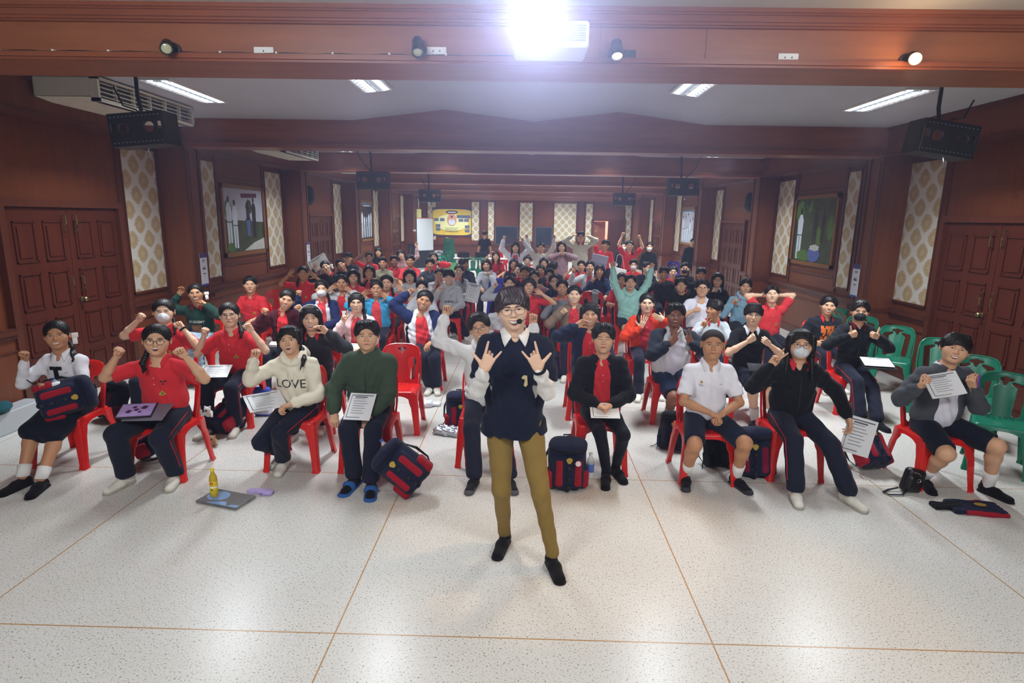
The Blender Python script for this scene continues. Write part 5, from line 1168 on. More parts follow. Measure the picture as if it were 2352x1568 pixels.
pp('B5', 'girl in maroon cardigan over red shirt, head tilted, fists up', 659, 688, z=1.13, tone=1, hair='tail_r', mouth='grin', eyes='squint', tilt=18, top='jacket', c='4a1823', ci='d4323a', L=(609, 714, .1, 'fist', 'f'), R=(687, 706, .1, 'fist', 'f', (1, .1, -1)), crest=False)
pp('B6', 'girl in dark grey jacket with white headband, smiling, hand by her face', 714, 732, z=1.15, tone=0, hair='loose bangs', mouth='grin', top='jacket', c='33353a', collar='d4323a', zip_=True, tilt=-4, R=(744, 756, .14, 'relax', 'fi', (1, .1, -1)), shoes='white', feet=(None, (732, 990)))
pp('B7', 'girl in white mask and navy and white track jacket, one fist raised', 739, 664, z=1.14, tone=1, hair='tail_r', mask='white', eyes='squint', top='jacket', c='e2e4ec', c2='222a52', ci='dc454a', L=(687, 672, .06, 'fist', 'f', (-1, .1, -1)), crest=False)
pp('B8', 'long-haired girl in red polo holding both open hands up by the wall', 696, 628, z=1.14, tone=2, hair='tail_l', mouth='closed', L=(667, 627, .05, 'open', 'f', (-1, .1, -1)), R=(720, 632, .05, 'open', 'f', (1, .1, -1)), tilt=3)
pp('B9', 'girl in pale pink jacket and glasses making a V sign', 819, 696, z=1.13, tone=0, hair='tail_r bangs', mouth='smile', glasses='round', top='jacket', c='ecd2d2', ci='dc454a', L=(791, 731, .16, 'peace', 'f'), R=('lap',), crest=False, sc=.96)
pp('B10', 'girl in bright blue jacket over red polo, hands raised', 865, 663, z=1.14, tone=2, hair='back', mouth='smile', top='jacket', c='3f9fce', ci='dc454a', collar='1f2c52', L=(836, 675, .1, 'open', 'fi', (-1, .1, -1)), R=(884, 680, .1, 'open', 'fi', (1, .1, -1)), crest=False)
pp('B11', 'laughing girl in navy and white striped track jacket leaning back, arm behind her head', 975, 690, z=1.13, tone=2, hair='back', mouth='grin', eyes='squint', tilt=16, fat=1.22, top='jacket', c='e4e6ee', c2='212b55', ci='d83a40', L=(945, 668, -.05, 'fist', 'f', (-1, 0, .2)), R=('lap',), shoes='white', feet=((985, 900), (1000, 900)), lean=(-.05, 0))
pp('B12', 'girl in light grey hoodie over red shirt, both hands spread', 785, 650, z=1.14, tone=2, hair='back', mouth='slight', fat=1.05, top='jacket', c='c9cbcc', ci='d4323a', L=(762, 661, .1, 'open', 'f', (-1, .1, -1)), R=(801, 665, .1, 'open', 'f', (1, .1, -1)), crest=False)
pp('B13', 'girl in black leaning back with mouth wide open and papers behind her', 748, 613, z=1.13, tone=0, hair='back', mouth='shout', tilt=-24, top='sweater', c='20242c', collar='b8202c', L=(722, 614, .02, 'open', 'f', (-1, .1, -1)))
pp('B14', 'girl with bobbed hair in red polo, smiling', 812, 636, z=1.13, tone=1, hair='bob bangs', mouth='smile', c='dc454a')
pp('B15', 'boy lying back with open mouth in black beside the capped boy', 783, 609, Y=12.40, tone=2, hair='crop', mouth='shout', eyes='closed', tilt=-28, top='tee', c='1a1c22')
pp('B16', 'boy in black cap and black jacket by the left wall', 799, 593, Y=13.60, tone=1, hair='crop', mouth='slight', top='jacket', c='1a1d26', zip_='c9c9c9', fat=1.08)
pp('B17', 'girl in black jacket with red collar raising one hand by her cheek', 848, 625, z=1.13, tone=1, hair='bob', mouth='smile', top='jacket', c='23262d', ci='dc454a', L=(834, 645, .1, 'flat', 'i', (-1, .1, -1)), crest=False)
pp('B18', 'round-faced girl in red polo, mouth open, waving', 888, 650, z=1.13, tone=1, hair='tail_r', mouth='open', fat=1.15, c='dc454a', R=(918, 660, .1, 'open', 'f', (1, .1, -1)))
pp('B19', 'boy in beige shirt with black vest, grinning', 879, 604, z=1.15, tone=2, hair='crop', mouth='grin', top='sweater', c='8d8a72')
pp('B20', 'dark boy in red polo near the left wall, hand raised', 848, 591, z=1.15, tone=3, hair='crop', mouth='smile', c='bb2833', L=(833, 583, .05, 'open', 'f', (-1, .1, -1)))
pp('B21', 'hooded person in black farthest back by the left wall', 869, 579, z=1.17, tone=1, hair='loose bangs', mouth='slight', top='sweater', c='1c1e28')
pp('B22', 'dark boy in red polo looking down beside the man in red', 906, 600, z=1.15, tone=3, hair='short', mouth='closed', c='bb2833', fat=1.05)
pp('B23', 'girl in pink striped sleeve stretching one arm up with an OK sign', 921, 585, z=1.17, tone=0, hair='bob bangs', mouth='slight', tilt=-22, top='sweater', c='c9a3a3', R=(957, 564, -.05, 'ok', 'f', (1, 0, -1)))
pp('B24', 'tall serious young man in red shirt', 942, 599, z=1.19, tone=2, hair='part', mouth='closed', top='shirt', c='dc454a', sleeve=0, fat=1.15)
pp('B25', 'girl in white hoodie screaming with delight', 941, 635, z=1.12, tone=0, hair='bob bangs', mouth='shout', eyes='squint', top='hoodie', c='dfe3e8', fat=1.05, L=(909, 643, .15, 'fist', 'f'))
pp('B26', 'boy with messy hair in grey and black jacket', 988, 607, z=1.15, tone=2, hair='messy', mouth='closed', top='jacket', c='3c4450', zip_=True, L=(970, 640, .2, 'fist', 'f', (-1, .1, -1)))
pp('B27', 'girl in red and white jacket, fist by her ear', 996, 591, z=1.15, tone=0, hair='loose', mouth='smile', top='jacket', c='e9e6e8', c2='d4323a', ci='d4323a', R=(1007, 602, .05, 'fist', 'fi', (1, .1, -1)), tilt=-8)
pp('B28', 'smiling girl in pale grey hoodie with glowing face, hands together', 1009, 631, Y=11.25, tone=0, hair='back', mouth='grin', tilt=10, top='jacket', c='c3c7cb', ci='b8304a', L=(1003, 650, .15, 'flat', 'i'), R=(1012, 652, .15, 'flat', 'i'), crest=False)
pp('B29', 'boy with bowl haircut in pale grey lettered hoodie', 1031, 637, Y=10.30, tone=0, hair='bowl', mouth='smile', eyes='squint', top='hoodie', c='bfc4c9', L=(1012, 662, .18, 'fist', 'f'), text=[('GHPAL', .055, '33363e', .01, .24, .0015)], shoes='white', feet=((1040, 770), (1052, 775)), q=1)
pp('B30', 'laughing girl in light grey sweatshirt with orange collar', 1054, 622, z=1.13, tone=0, hair='tail_r', mouth='grin', top='sweater', c='b9bfc6', collar='e0665a', tilt=6)
pp('B31', 'boy with big dark hair and dark jacket turned half away', 1066, 607, z=1.16, tone=3, hair='messy', mouth='closed', top='jacket', c='1e2433', yaw=45, zip_=True)
pp('B32', 'girl in white mask behind the laughing girl', 969, 662, z=1.16, tone=0, hair='back', mask='white', top='hoodie', c='c9ccd2', Y=9.3)
# centre
pp('C1', 'girl in pale grey sweater leaning, hand at her chin', 1117, 609, z=1.13, tone=1, hair='bob', mouth='slight', tilt=-8, top='hoodie', c='b9bcc2', R=(1124, 628, .15, 'fist', 'i'))
pp('C2', 'girl in dark red polo sitting tall with loose hair', 1139, 588, z=1.15, tone=1, hair='loose', mouth='smile', c='a01c2a', L=(1118, 592, .05, 'peace', 'f', (-1, .1, -1)))
pp('C7', 'girl in black zipped jacket with long hair, centre back', 1180, 607, z=1.13, tone=2, hair='loose', mouth='slight', top='jacket', c='1c1f2a', zip_='c8c8c8', collar='d4323a')
pp('C8', 'smiling girl with hair tied back behind the centre boys', 1211, 600, Y=13.90, tone=0, hair='back', mouth='grin', top='jacket', c='181a22', zip_=True)
pp('C9', 'pale boy glancing sideways beside the grinning boy', 1193, 620, z=1.12, tone=0, hair='crop', mouth='closed', yaw=-35, top='tee', c='8e2030')
pp('C10', 'grinning tanned boy in black at the centre', 1205, 627, z=1.13, tone=2, hair='crop', mouth='grin', top='jacket', c='15171c', collar='d4323a', zip_=True)
pp('C11', 'girl in purple jacket and red polo', 1249, 605, Y=13.60, tone=1, hair='loose', mouth='smile', top='jacket', c='6c2f86', ci='d4323a', crest=False)
pp('C12', 'boy with messy dark hair facing away in the centre', 1271, 614, Y=13.30, tone=2, hair='messy', mouth='closed', yaw=160, top='jacket', c='1b2030')
pp('C13', 'boy in navy sweatshirt with white piping, laughing', 1262, 632, Y=11.65, tone=0, hair='short', mouth='grin', tilt=-8, top='sweater', c='1c2440', collar='d4323a')
pp('C14', 'girl with round glasses in navy lettered sweatshirt', 1274, 646, z=1.12, tone=0, hair='tail_l', mouth='slight', glasses='round', top='sweater', c='1d2444', tilt=-14, text=[('ACADEMIC', .045, 'd9b8bc', 0, .30, .001), ('PALM', .04, 'd9b8bc', -.02, .23, .001)])
pp('C15', 'girl in pink knitted top making a V sign near the centre', 1227, 637, z=1.12, tone=0, hair='back', mouth='slight', top='sweater', c='c79aa5', R=(1243, 657, .1, 'peace', 'f', (1, .1, -1)))
pp('C16', 'girl with a fringe in red polo, arm bent up beside the presenter', 1215, 657, Y=9.10, tone=1, hair='bob bangs', mouth='grin', c='d4323a', R=(1238, 670, .1, 'relax', 'f', (1, .1, -1)))
pp('C17', 'person in pale grey hoodie raising a fist, half hidden by the presenter', 1170, 651, Y=9.90, tone=0, hair='back', mouth='smile', top='hoodie', c='c0c3ca', L=(1138, 654, .03, 'fist', 'f', (-1, .1, -1)))
pp('C18', 'girl in grey sweatshirt with coral collar, fist raised', 1291, 661, z=1.13, tone=2, hair='back', mouth='open', top='sweater', c='7b7f86', collar='e0665a', L=(1273, 688, .15, 'fist', 'f'))
pp('C19', 'girl in patchwork brown cardigan over a red collar, smiling', 1319, 677, z=1.13, tone=0, hair='back', mouth='smile', eyes='squint', fat=1.1, top='jacket', c='7f6c5c', ci='c8333c', L=(1296, 714, .12, 'fist', 'f', (-1, .2, -1)), crest=False)
pp('C20', 'boy in red polo making a V sign, centre right', 1335, 611, Y=14.00, tone=1, hair='crop', mouth='slight', L=(1312, 618, .08, 'peace', 'f', (-1, .1, -1)))
pp('C21', 'boy in pale jacket over red polo, chin raised', 1355, 614, Y=12.90, tone=1, hair='part', mouth='closed', pitch=12, fat=1.08, top='jacket', c='cfd2d6', ci='d4323a', L=(1318, 622, .1, 'peace', 'f', (-1, .1, -1)), crest=False)
pp('C22', 'girl with a fringe in navy zipped jacket making a small V sign', 1377, 622, z=1.13, tone=1, hair='loose bangs', mouth='smile', top='jacket', c='202c50', zip_=True, L=(1361, 643, .12, 'peace', 'f'))
pp('C23', 'laughing girl with a fringe in navy jacket behind the boy in black', 1355, 723, z=1.15, tone=1, hair='tail_r bangs', mouth='grin', eyes='squint', fat=1.1, top='jacket', c='202840', ci='d4323a', L=(1333, 742, .12, 'relax', 'fi', (-1, .2, -1)), crest=False)
pp('C24', 'girl with dark hair low in the centre beside the purple jacket', 1241, 622, z=1.10, tone=2, hair='back', mouth='closed', top='tee', c='22242e')
# right block
pp('D1', 'boy in mint green hoodie with both arms thrown up, navy shorts', 1448, 650, z=1.16, tone=1, hair='crop', mouth='open', eyes='closed', pitch=6, top='hoodie', c='a6dcd2', L=(1406, 597, .02, 'fist', 'f', (-1, .1, -.5)), R=(1500, 605, .02, 'fist', 'f', (1, .1, -.5)), legs='shorts', cl='1b2238', shoes='black', stripe=False, feet=((1440, 820), (1475, 815)), q=1)
pp('D2', 'girl beside the mint hoodie, mouth open', 1428, 643, z=1.13, tone=1, hair='loose', mouth='open', c='d4323a', Y=11.0)
pp('D3', 'boy in red polo and white mask under the hanging tote bag', 1455, 609, z=1.13, tone=1, hair='short', mask='white', c='d4323a')
pp('D4', 'boy in black jacket and white mask looking sideways', 1485, 615, z=1.13, tone=1, hair='crop', mask='white', yaw=40, top='jacket', c='171a22')
pp('D9', 'girl with glasses in orange-red jacket, both hands spread at her chest', 1486, 697, z=1.14, tone=0, hair='tail_l', mouth='slight', glasses='thin', top='jacket', c='cf3a1c', ci='b8303c', L=(1475, 745, .16, 'open', 'b', (-1, .1, -.6), (.3, -.1, 1)), R=(1517, 732, .12, 'flat', 'b', (1, .1, -.6), (-1, -.1, .4)), crest=False)
pp('D10', 'boy with messy black hair, hand at his mouth', 1525, 628, z=1.14, tone=2, hair='messy', mouth='smile', top='jacket', c='14161b', zip_=True, L=(1514, 645, .12, 'fist', 'i', (-1, .1, -1)))
pp('D11', 'smiling girl with hair tied back between the boys in black', 1546, 625, Y=12.85, tone=0, hair='back', mouth='grin', c='d4323a', tilt=4)
pp('D12', 'boy in black with black mask by the pilaster', 1573, 617, z=1.16, tone=1, hair='crop', mask='black', top='sweater', c='15171b', fat=1.05)
pp('D13', 'boy in black lettered sweatshirt with both arms behind his head', 1564, 656, Y=10.10, tone=1, hair='messy', mouth='closed', eyes='closed', tilt=-6, pitch=6, top='sweater', c='14161a', L=('behind',), R=('behind',), text=[('POLO', .055, 'd9d9d9', .05, .27, .002)], fat=1.05)
pp('D14', 'heavy boy in white shirt and glasses with a thumb up', 1613, 662, Y=9.00, tone=1, hair='short', mouth='frown', glasses='big', fat=1.25, top='shirt', c='e4e6f2', sleeve=0, L=(1601, 711, .2, 'thumb', 'i', (-1, .2, -.8), (.6, -.5, .3)), legs='shorts')
pp('D15', 'long-haired person with glasses in black, fist under the chin', 1648, 643, z=1.15, tone=1, hair='loose bangs', mouth='closed', glasses='round', top='sweater', c='15161b', L=(1640, 666, .12, 'fist', 'i', (-1, .1, -1)), collar='c9cede', crest=False)
pp('D16', 'big boy with round glasses and pale jacket making two V signs', 1551, 725, z=1.17, tone=3, hair='short', mouth='open', eyes='squint', glasses='thin', fat=1.22, top='jacket', c='d5d8dc', c2='1f2430', ci='dfe0ee', collar='dfe0ee', L=(1549, 779, .2, 'peace', 'b', (-1, .2, -.5), (.5, -.1, .9)), R=(1583, 779, .2, 'peace', 'b', (1, .2, -.5), (-.5, -.1, .9)), legs='shorts', cl='1f2a45', shoes='black', stripe=False, feet=((1540, 965), (1590, 985)), crest=False, badge=True)
pp('D17', 'boy in pale grey sweatshirt with red collar looking left, V sign', 1640, 711, Y=7.35, tone=2, hair='bowl', mouth='smile', yaw=-45, top='sweater', c='c3ccd2', collar='dc454a', L=(1617, 744, .14, 'peace', 'f'), sc=.95)
pp('D18', 'boy in black tee with white collar and glasses, fists at his chest', 1730, 724, Y=6.55, tone=0, hair='bowl', mouth='slight', glasses='round', top='tee', c='15171c', collar='e6e7f0', L=(1728, 778, .24, 'fist', 'b', (-1, .3, -.8)), R=(1760, 785, .24, 'fist', 'b', (1, .3, -.8)), legs='shorts', cl='1b2133', shoes='black', stripe=False, feet=((1740, 980), (1775, 985)))
pp('D19', 'boy in light blue hoodie making a hand sign', 1712, 659, z=1.14, tone=1, hair='part', mouth='slight', tilt=4, top='hoodie', c='8db8cf', collar='d4323a', L=(1687, 692, .12, 'horns', 'f'))
pp('D20', 'boy in red polo leaning back with hands behind his head, eyes closed', 1773, 677, z=1.15, tone=0, hair='crop', mouth='slight', eyes='closed', tilt=-4, pitch=8, fat=1.08, c='d83a40', L=('behind',), R=('behind',), feet=None)
pp('D21', 'grinning boy in dark sweatshirt with orange print', 1903, 703, Y=8.00, tone=1, hair='part', mouth='grin', eyes='squint', tilt=4, top='sweater', c='22262e', collar='d4323a', L=(1880, 790, .2, 'relax', 'i'), fat=1.08, text=[('CALL', .075, '17181c', -.01, .245, .002)])
pp('D22', 'boy in black jacket and black mask giving two thumbs up', 1975, 716, Y=6.85, tone=1, hair='part', mask='black', top='jacket', c='16191e', collar='7a2230', zip_='9a9a9a', L=(1961, 768, .24, 'thumb', 'b', (-1, .2, -.8), (.75, -.2, .25)), R=(2010, 771, .24, 'thumb', 'b', (1, .2, -.8), (-.75, -.2, .25)), shoes='blackall', feet=((1985, 975), (2050, 1000)))
pp('D23', 'dark-haired person mostly hidden behind the heavy boy in white', 1610, 630, z=1.14, tone=2, hair='messy', mouth='closed', top='tee', c='15171c')
# standing
pp('E3', 'girl standing in white jacket with both arms raised, long hair', 1184, 568, Y=14.7, stand=True, tone=0, hair='loose bangs', mouth='grin', top='jacket', c='dfe2ea', ci='c24a58', L=(1158, 545, .0, 'fist', 'f', (-1, .1, -.6)), R=(1200, 550, 0, 'peace', 'f', (1, .1, -.6)), crest=False)
pp('E4', 'person standing in cream sweatshirt with both fists in the air', 1242, 569, Y=14.95, stand=True, tone=1, hair='back', mouth='shout', top='sweater', c='d5d0c6', L=(1210, 542, 0, 'fist', 'f', (-1, .1, -.6)), R=(1273, 543, 0, 'fist', 'f', (1, .1, -.6)), fat=1.1)
pp('E5', 'girl standing in dusty pink cardigan, hands under her chin', 1290, 567, Y=14.4, stand=True, tone=0, hair='loose', mouth='smile', top='sweater', c='b89aa2', L=(1288, 581, .15, 'fist', 'i', (-1, .1, -.5)), R=(1296, 581, .15, 'fist', 'i', (1, .1, -.5)))
pp('E6', 'tall boy standing in cream sweatshirt, hands at his glasses, shouting', 1334, 544, Y=15.2, stand=True, tone=1, hair='short', mouth='shout', glasses='big', top='sweater', c='ccc9b4', collar='9a3038', L=(1318, 540, .05, 'relax', 'i', (-1, .1, .2)), R=(1347, 541, .05, 'relax', 'i', (1, .1, .2)), fat=1.15)
pp('E7', 'man standing in red shirt with one arm pointing up', 1391, 563, Y=15.6, stand=True, tone=2, hair='messy', mouth='smile', tilt=10, c='d4323a', L=(1368, 531, .0, 'point', 'f', (-1, .1, -.4)), fat=1.15)
pp('E8', 'girl standing in red polo with both arms raised over her head', 1446, 564, Y=15.4, stand=True, tone=0, hair='tail_r', mouth='grin', c='d4323a', L=(1431, 537, .0, 'fist', 'f', (-1, .1, -.3)), R=(1468, 543, 0, 'fist', 'f', (1, .1, -.3)), fat=1.12)
pp('E9', 'masked girl mostly hidden behind the cheering girl in red', 1432, 566, Y=16.6, stand=True, tone=0, hair='back', mask='white', top='tee', c='1c1e26')
pp('E10', 'woman standing in black dress with white mask by the right wall', 1492, 567, Y=16.6, stand=True, tone=1, hair='back', mask='white', top='sweater', c='14161c', sleeve=.5, legs='slim', cl='14161c')
pp('E11', 'man in black tee standing with his back turned by the back wall', 1113, 538, Y=23.5, stand=True, tone=2, hair='crop', mouth='closed', yaw=180, top='tee', c='161a28', fat=1.1)
pp('E12', 'person in black leaning out from behind the right pilaster', 1592, 557, Y=18.6, stand=True, tone=1, hair='crop', mouth='closed', tilt=12, top='sweater', c='182026')
# the presenter
pp('PRES', 'presenter standing in navy sleeveless knit and olive trousers, both hands in horn signs', 1178, 712, Y=3.52, q=0, stand=True, tone=0, hair='presenter', hairm=M_HAIRB, mouth='grin', eyes='squint', glasses='aviator', tilt=-6, yaw=2, top='sweater', c='131a2c', collar='f2f0ec', vest=True, hem=.09, L=(1120, 830, .30, 'horns', 'b', (-.25, .2, -1), (.42, -.1, 1)), R=(1230, 830, .28, 'horns', 'b', (.25, .2, -1), (-.45, -.1, 1)), legs='pants', cl='8a713c', stripe=False, shoes='blackall', feet=((1158, 1252), (1268, 1302)), fat=1.03, watch=1)
for k_, x_, z_, w_, h_, col_ in (('D21', 0, .27, .17, .20, 'e8742a'), ('B2', 0, .17, .13, .16, '7a4a30')):
    g = G(); nn = 6; rd = random.Random(3); g.add([(w_ * (i / nn - .5) * (1 + .06 * rd.random()), h_ * (j / nn - .5) * (1 + .05 * rd.random()), 0) for i in range(nn + 1) for j in range(nn + 1)], [(i * (nn + 1) + j, (i + 1) * (nn + 1) + j, (i + 1) * (nn + 1) + j + 1, i * (nn + 1) + j + 1) for i in range(nn) for j in range(nn)])
    P_[k_].decal(g, 'printed_patch', mat('print_' + col_, col_, .7, .35, 40), x_, z_, .0022)
def shorten(l, n=11):
    w = l.split()
    if len(w) > n:
        w = w[:n]
        while w[-1].strip(',') in ('in', 'the', 'a', 'an', 'and', 'of', 'with', 'on', 'at', 'by', 'his', 'her', 'over', 'to', 'both', 'one', 'behind', 'under', 'beside', 'making', 'raising', 'holding', 'from', 'black', 'white', 'red', 'pale', 'open', 'two', 'up', 'jacket,'): w.pop()
    return ' '.join(w).rstrip(',')
for p_, k_, l_ in CHAIRS: chair(k_, p_[0], p_[1] - .02, 0, k_ + ' plastic chair under the ' + shorten(l_), 'occupied chairs')
# ================================================================ bags, papers, bottles, furniture
PAPW = mat('paper', 'e9eaec', .7); INK = mat('print_grey', '5b5f68', .7); NAVY = fab('20243c'); BRED = fab('9c1c2c'); BLKF = fab('16171c')
def backpack(loc, rz=0, R=None, s=1.0, label='', body=None, panel=None, group='school backpacks', strapside=-1, name=True, mark=None, open_=False):
    t = empty('backpack', loc, rz, label, 'backpack', group); R = np.eye(3) if R is None else R; M = M4(R * s); body = body or NAVY; panel = panel or BRED
    b = B(); b.bx((0, .01, .21), (.155, .085, .205), .065, 0); b.bx((0, -.07, .17), (.125, .055, .15), .05, .03); b.el((0, -.035, .385), (.15, .115, .055), k=.04); bp = B()
    for sx in (-1, 1):
        bp.bx((sx * .142, -.01, .09), (.035, .07, .075), .03, 0); bp.bx((sx * .072, -.096, .17), (.038, .034, .125), .032, 0)
    b.rc((0, -.105, .03), (0, -.10, .30), .026, .026, k=.008)
    dsp = lambda X, Y, Z: .003 * np.sin(22 * Z + 4 * np.sin(18 * X)) * np.ones_like(X * Y); g = b.bake(.0085, dsp, False); q = G(); q.addG(g, M); q.addG(bp.bake(.0085, dsp, False), M, 1); q.obj('bag_body', [body, panel], t, True, None)
    def part(nm, build, m):
        g = G(); build(g); q = G(); q.addG(g, M); return q.obj(nm, m, t, True, 40)
    part('lid_seam', lambda g: g.tube([(.150 * math.sin(a), -.035 - .115 * math.cos(a), .352) for a in np.linspace(-1.7, 1.7, 17)], .005, n=6), BLKF)
    for zz in (.22, .12, .05): part('buckle', lambda g: (g.rbox(-.014, .014, -.143, -.132, zz - .014, zz + .014, .004), g.box(-.008, .008, -.146, -.142, zz - .006, zz + .006)), BLKP)
    part('handle', lambda g: g.tube([(-.03, .05, .405), (-.028, .055, .435), (.028, .055, .435), (.03, .05, .405)], .007, n=6), BLKF)
    for sx in (-1, 1):
        part('shoulder_strap', lambda g: g.tube([(sx * .07, .09, .38), (sx * .12, .13, .33), (sx * .165, .13, .22), (sx * .175, .10, .10), (sx * .14, .08, .035)], [.016, .018, .018, .010, .008], n=8, flat=.4), BLKF)
    part('strap_end', lambda g: g.tube([(strapside * .16, .05, .06), (strapside * .2, .02, .02), (strapside * .24, -.03, .008)], .007, n=6, flat=.5), BLKF)
    cr = part('crest', lambda g: g.add([(.024 * math.cos(a) * (1 + .2 * math.sin(3 * a)), -.1395, .285 + .026 * math.sin(a)) for a in np.linspace(0, 6.283, 13)[:-1]], [tuple(range(12))[::-1]]), mat('crest_gold', 'b99a35', .6))
    if mark:
        tg = textG(mark, .05 * 1); V = G(); V.addG(tg, M @ M4(rotx(math.pi / 2), (-.078, -.137, .18))); V.obj('chalk_letters', mat('chalk', 'd9c9c9', .8), t, False)
    return t
def bottle(loc, label, h=.21, r=.031, cap='f2f2f4', body=None, lab='4a63b0', R=None, rz=0, juice=None, name='water_bottle'):
    t = empty(name, loc, rz, label, 'bottle'); M = M4(R if R is not None else np.eye(3)); k = h / .21
    gl = mat('clear_plastic', 'dfe8ee', .08)
    g = G(); g.lathe([(0, 0), (r * .9, 0), (r, .008), (r, .05 * k), (r * .95, .06 * k), (r, .07 * k), (r, .13 * k), (r * .9, .15 * k), (r * .5, .175 * k), (.0125, .185 * k), (.0125, .195 * k), (0, .195 * k)], n=20); q = G(); q.addG(g, M); q.obj('bottle_body', body or gl, t)
    g = G(); g.lathe([(0, .193 * k), (.0145, .193 * k), (.0145, .21 * k), (0, .211 * k)], n=16); q = G(); q.addG(g, M); q.obj('cap', mat('cap_' + cap, cap, .4), t)
    g = G(); g.lathe([(r * 1.015, .05 * k), (r * 1.015, .12 * k)], n=20); g.F = g.F[:1]; q = G(); q.addG(g, M); lo = q.obj('bottle_label', mat('label_' + lab, lab, .4, .4, 60), t)
    return t
def sheet(c, R, w, h, label, th=.004, name='printed_sheet', cat='paper', lines=True, frame=True, curl=0., m=None, group=None, lo=0):
    """papers: centre, frame (x = width, y = height, z = face normal)"""
    t = empty(name, c, 0, label, cat, group); M = M4(R); g = G(); n = 8
    V = []; 
    for zz in (0, -th):
        for i in range(n + 1):
            u = i / n - .5
            for j in (0, 1): V.append((u * w, (j - .5) * h, zz + curl * (u * 2) ** 2 * w))
    F = []
    for i in range(n): a = 2 * i; F += [(a, a + 2, a + 3, a + 1), (2 * n + 2 + a + 1, 2 * n + 2 + a + 3, 2 * n + 2 + a + 2, 2 * n + 2 + a), (a, 2 * n + 2 + a, 2 * n + 4 + a, a + 2), (a + 1, a + 3, 2 * n + 5 + a, 2 * n + 3 + a)]
    F += [(0, 1, 2 * n + 3, 2 * n + 2), (2 * n, 4 * n + 2, 4 * n + 3, 2 * n + 1)]
    g.add(V, F); q = G(); q.addG(g, M); q.obj('pages', m or PAPW, t, False)
    g = G(); zc = lambda x: curl * (2 * x / w) ** 2 * w + .0012
    def strip(x0, x1, y0, y1):
        k = 5; g.add([(x, y, zc(x)) for x in np.linspace(x0, x1, k) for y in (y0, y1)], [(2 * i, 2 * i + 2, 2 * i + 3, 2 * i + 1) for i in range(k - 1)])
    if frame: strip(-w * .42, w * .42, h * .40, h * .43); strip(-w * .42, -w * .40, -h * .40, h * .40); strip(-w * .42, w * .1, -h * .42, -h * .40)
    if lines:
        for k in range(7): strip(-w * .3, w * (.12 + .18 * ((k * 37) % 5) / 5), h * (.28 - .09 * k), h * (.295 - .09 * k))
        strip(-w * .28, w * .2, h * .33, h * .37)
    if frame or lines: q = G(); q.addG(g, M); q.obj('printed_text', INK, t, False)
    return t
def fr3(x, z):   # frame from width direction and normal
    x = unit(x); z = np.array(z, float); z = unit(z - x * z.dot(x)); return np.stack([x, np.cross(z, x), z], 1)
def lapsheet(k, w, h, label, dx=0, dy=-.05, dz=.0, rz=0., tilt=.3, **kw):
    p = P_[k].pel; R = rotz(rz) @ rotx(tilt); return sheet((p[0] + dx, p[1] - .30 + dy, .635 + dz), R, w, h, label, **kw)
# papers and tablets
t = lapsheet('A2', .26, .19, 'tablet with purple wallpaper on the lap of the girl in red', dx=-.06, dy=.0, rz=.25, tilt=.3, th=.010, name='tablet', cat='tablet', lines=False, frame=False, m=mat('tablet_case', '2a2430', .4))
g = G(); g.box(-.12, .12, -.085, .085, .001, .0025); g2 = G(); g2.addG(g, M4(rotz(.25) @ rotx(.3))); g2.obj('screen', mat('screen_purple', '8d7aa8', .25, .45, 12, emit=.25), t, False)
g = G()
for x, y, r in ((-.05, -.02, .022), (.0, .0, .018), (.05, .03, .024), (.03, -.03, .014), (-.02, .035, .016)): g.add([(x + r * math.cos(a) * (1 + .3 * math.sin(4 * a)), y + r * math.sin(a), .0032) for a in np.linspace(0, 6.283, 13)[:-1]], [tuple(range(12))])
g2 = G(); g2.addG(g, M4(rotz(.25) @ rotx(.3))); g2.obj('screen_picture', mat('screen_dark_purple', '3f2a50', .3), t, False)
lapsheet('A2', .30, .22, 'clear folder with papers under the tablet on the lap of the girl in red', dx=.02, dy=.01, dz=-.016, rz=.12, tilt=.3, th=.008, name='document_folder', cat='folder', lines=False, m=mat('folder_clear', '77707f', .2))
lapsheet('A3', .30, .22, 'printed sheet on the lap of the girl in cream hoodie', dx=-.16, dy=.0, dz=.02, rz=.7, tilt=.42)
lapsheet('A4', .22, .26, 'printed certificate-like sheet held on the lap of the boy in green fleece', dx=.0, dy=-.05, dz=.005, rz=-.08, tilt=.68)
lapsheet('A6', .24, .17, 'printed sheet under the clasped hands of the boy in black jacket', dx=0, dy=-.04, dz=-.01, tilt=.5)
lapsheet('B3', .28, .2, 'printed sheet on the knees of the girl with round glasses', dx=-.05, dy=-.05, rz=.15, tilt=.4)
lapsheet('B9', .26, .19, 'open white book on the lap of the girl in pale pink', dy=-.05, tilt=.4, th=.02, name='book', cat='book', frame=False)
lapsheet('B12', .22, .16, 'white notepad on the lap of the girl in grey hoodie', dy=-.02, dz=.05, tilt=.7, frame=False)
lapsheet('B5', .14, .08, 'small white tissue pack on the lap of the girl in maroon', dy=-.05, tilt=.3, th=.03, lines=False, frame=False, name='tissue_pack', cat='tissue pack')
lapsheet('D22', .30, .21, 'white sheet on a black folder on the knees of the boy in black mask', dx=.10, dy=-.05, dz=.03, rz=-.2, tilt=.25, frame=False, lines=False)
lapsheet('D22', .33, .25, 'black document folder under the white sheet of the boy in black mask', dx=.11, dy=-.05, dz=.012, rz=-.2, tilt=.25, th=.014, name='document_folder', cat='folder', frame=False, lines=False, m=BLKP)
lapsheet('D18', .22, .16, 'black folder with white edge on the lap of the boy with white collar', dx=.02, dy=-.0, rz=-.15, tilt=.3, th=.01, name='document_folder', cat='folder', frame=False, m=BLKP)
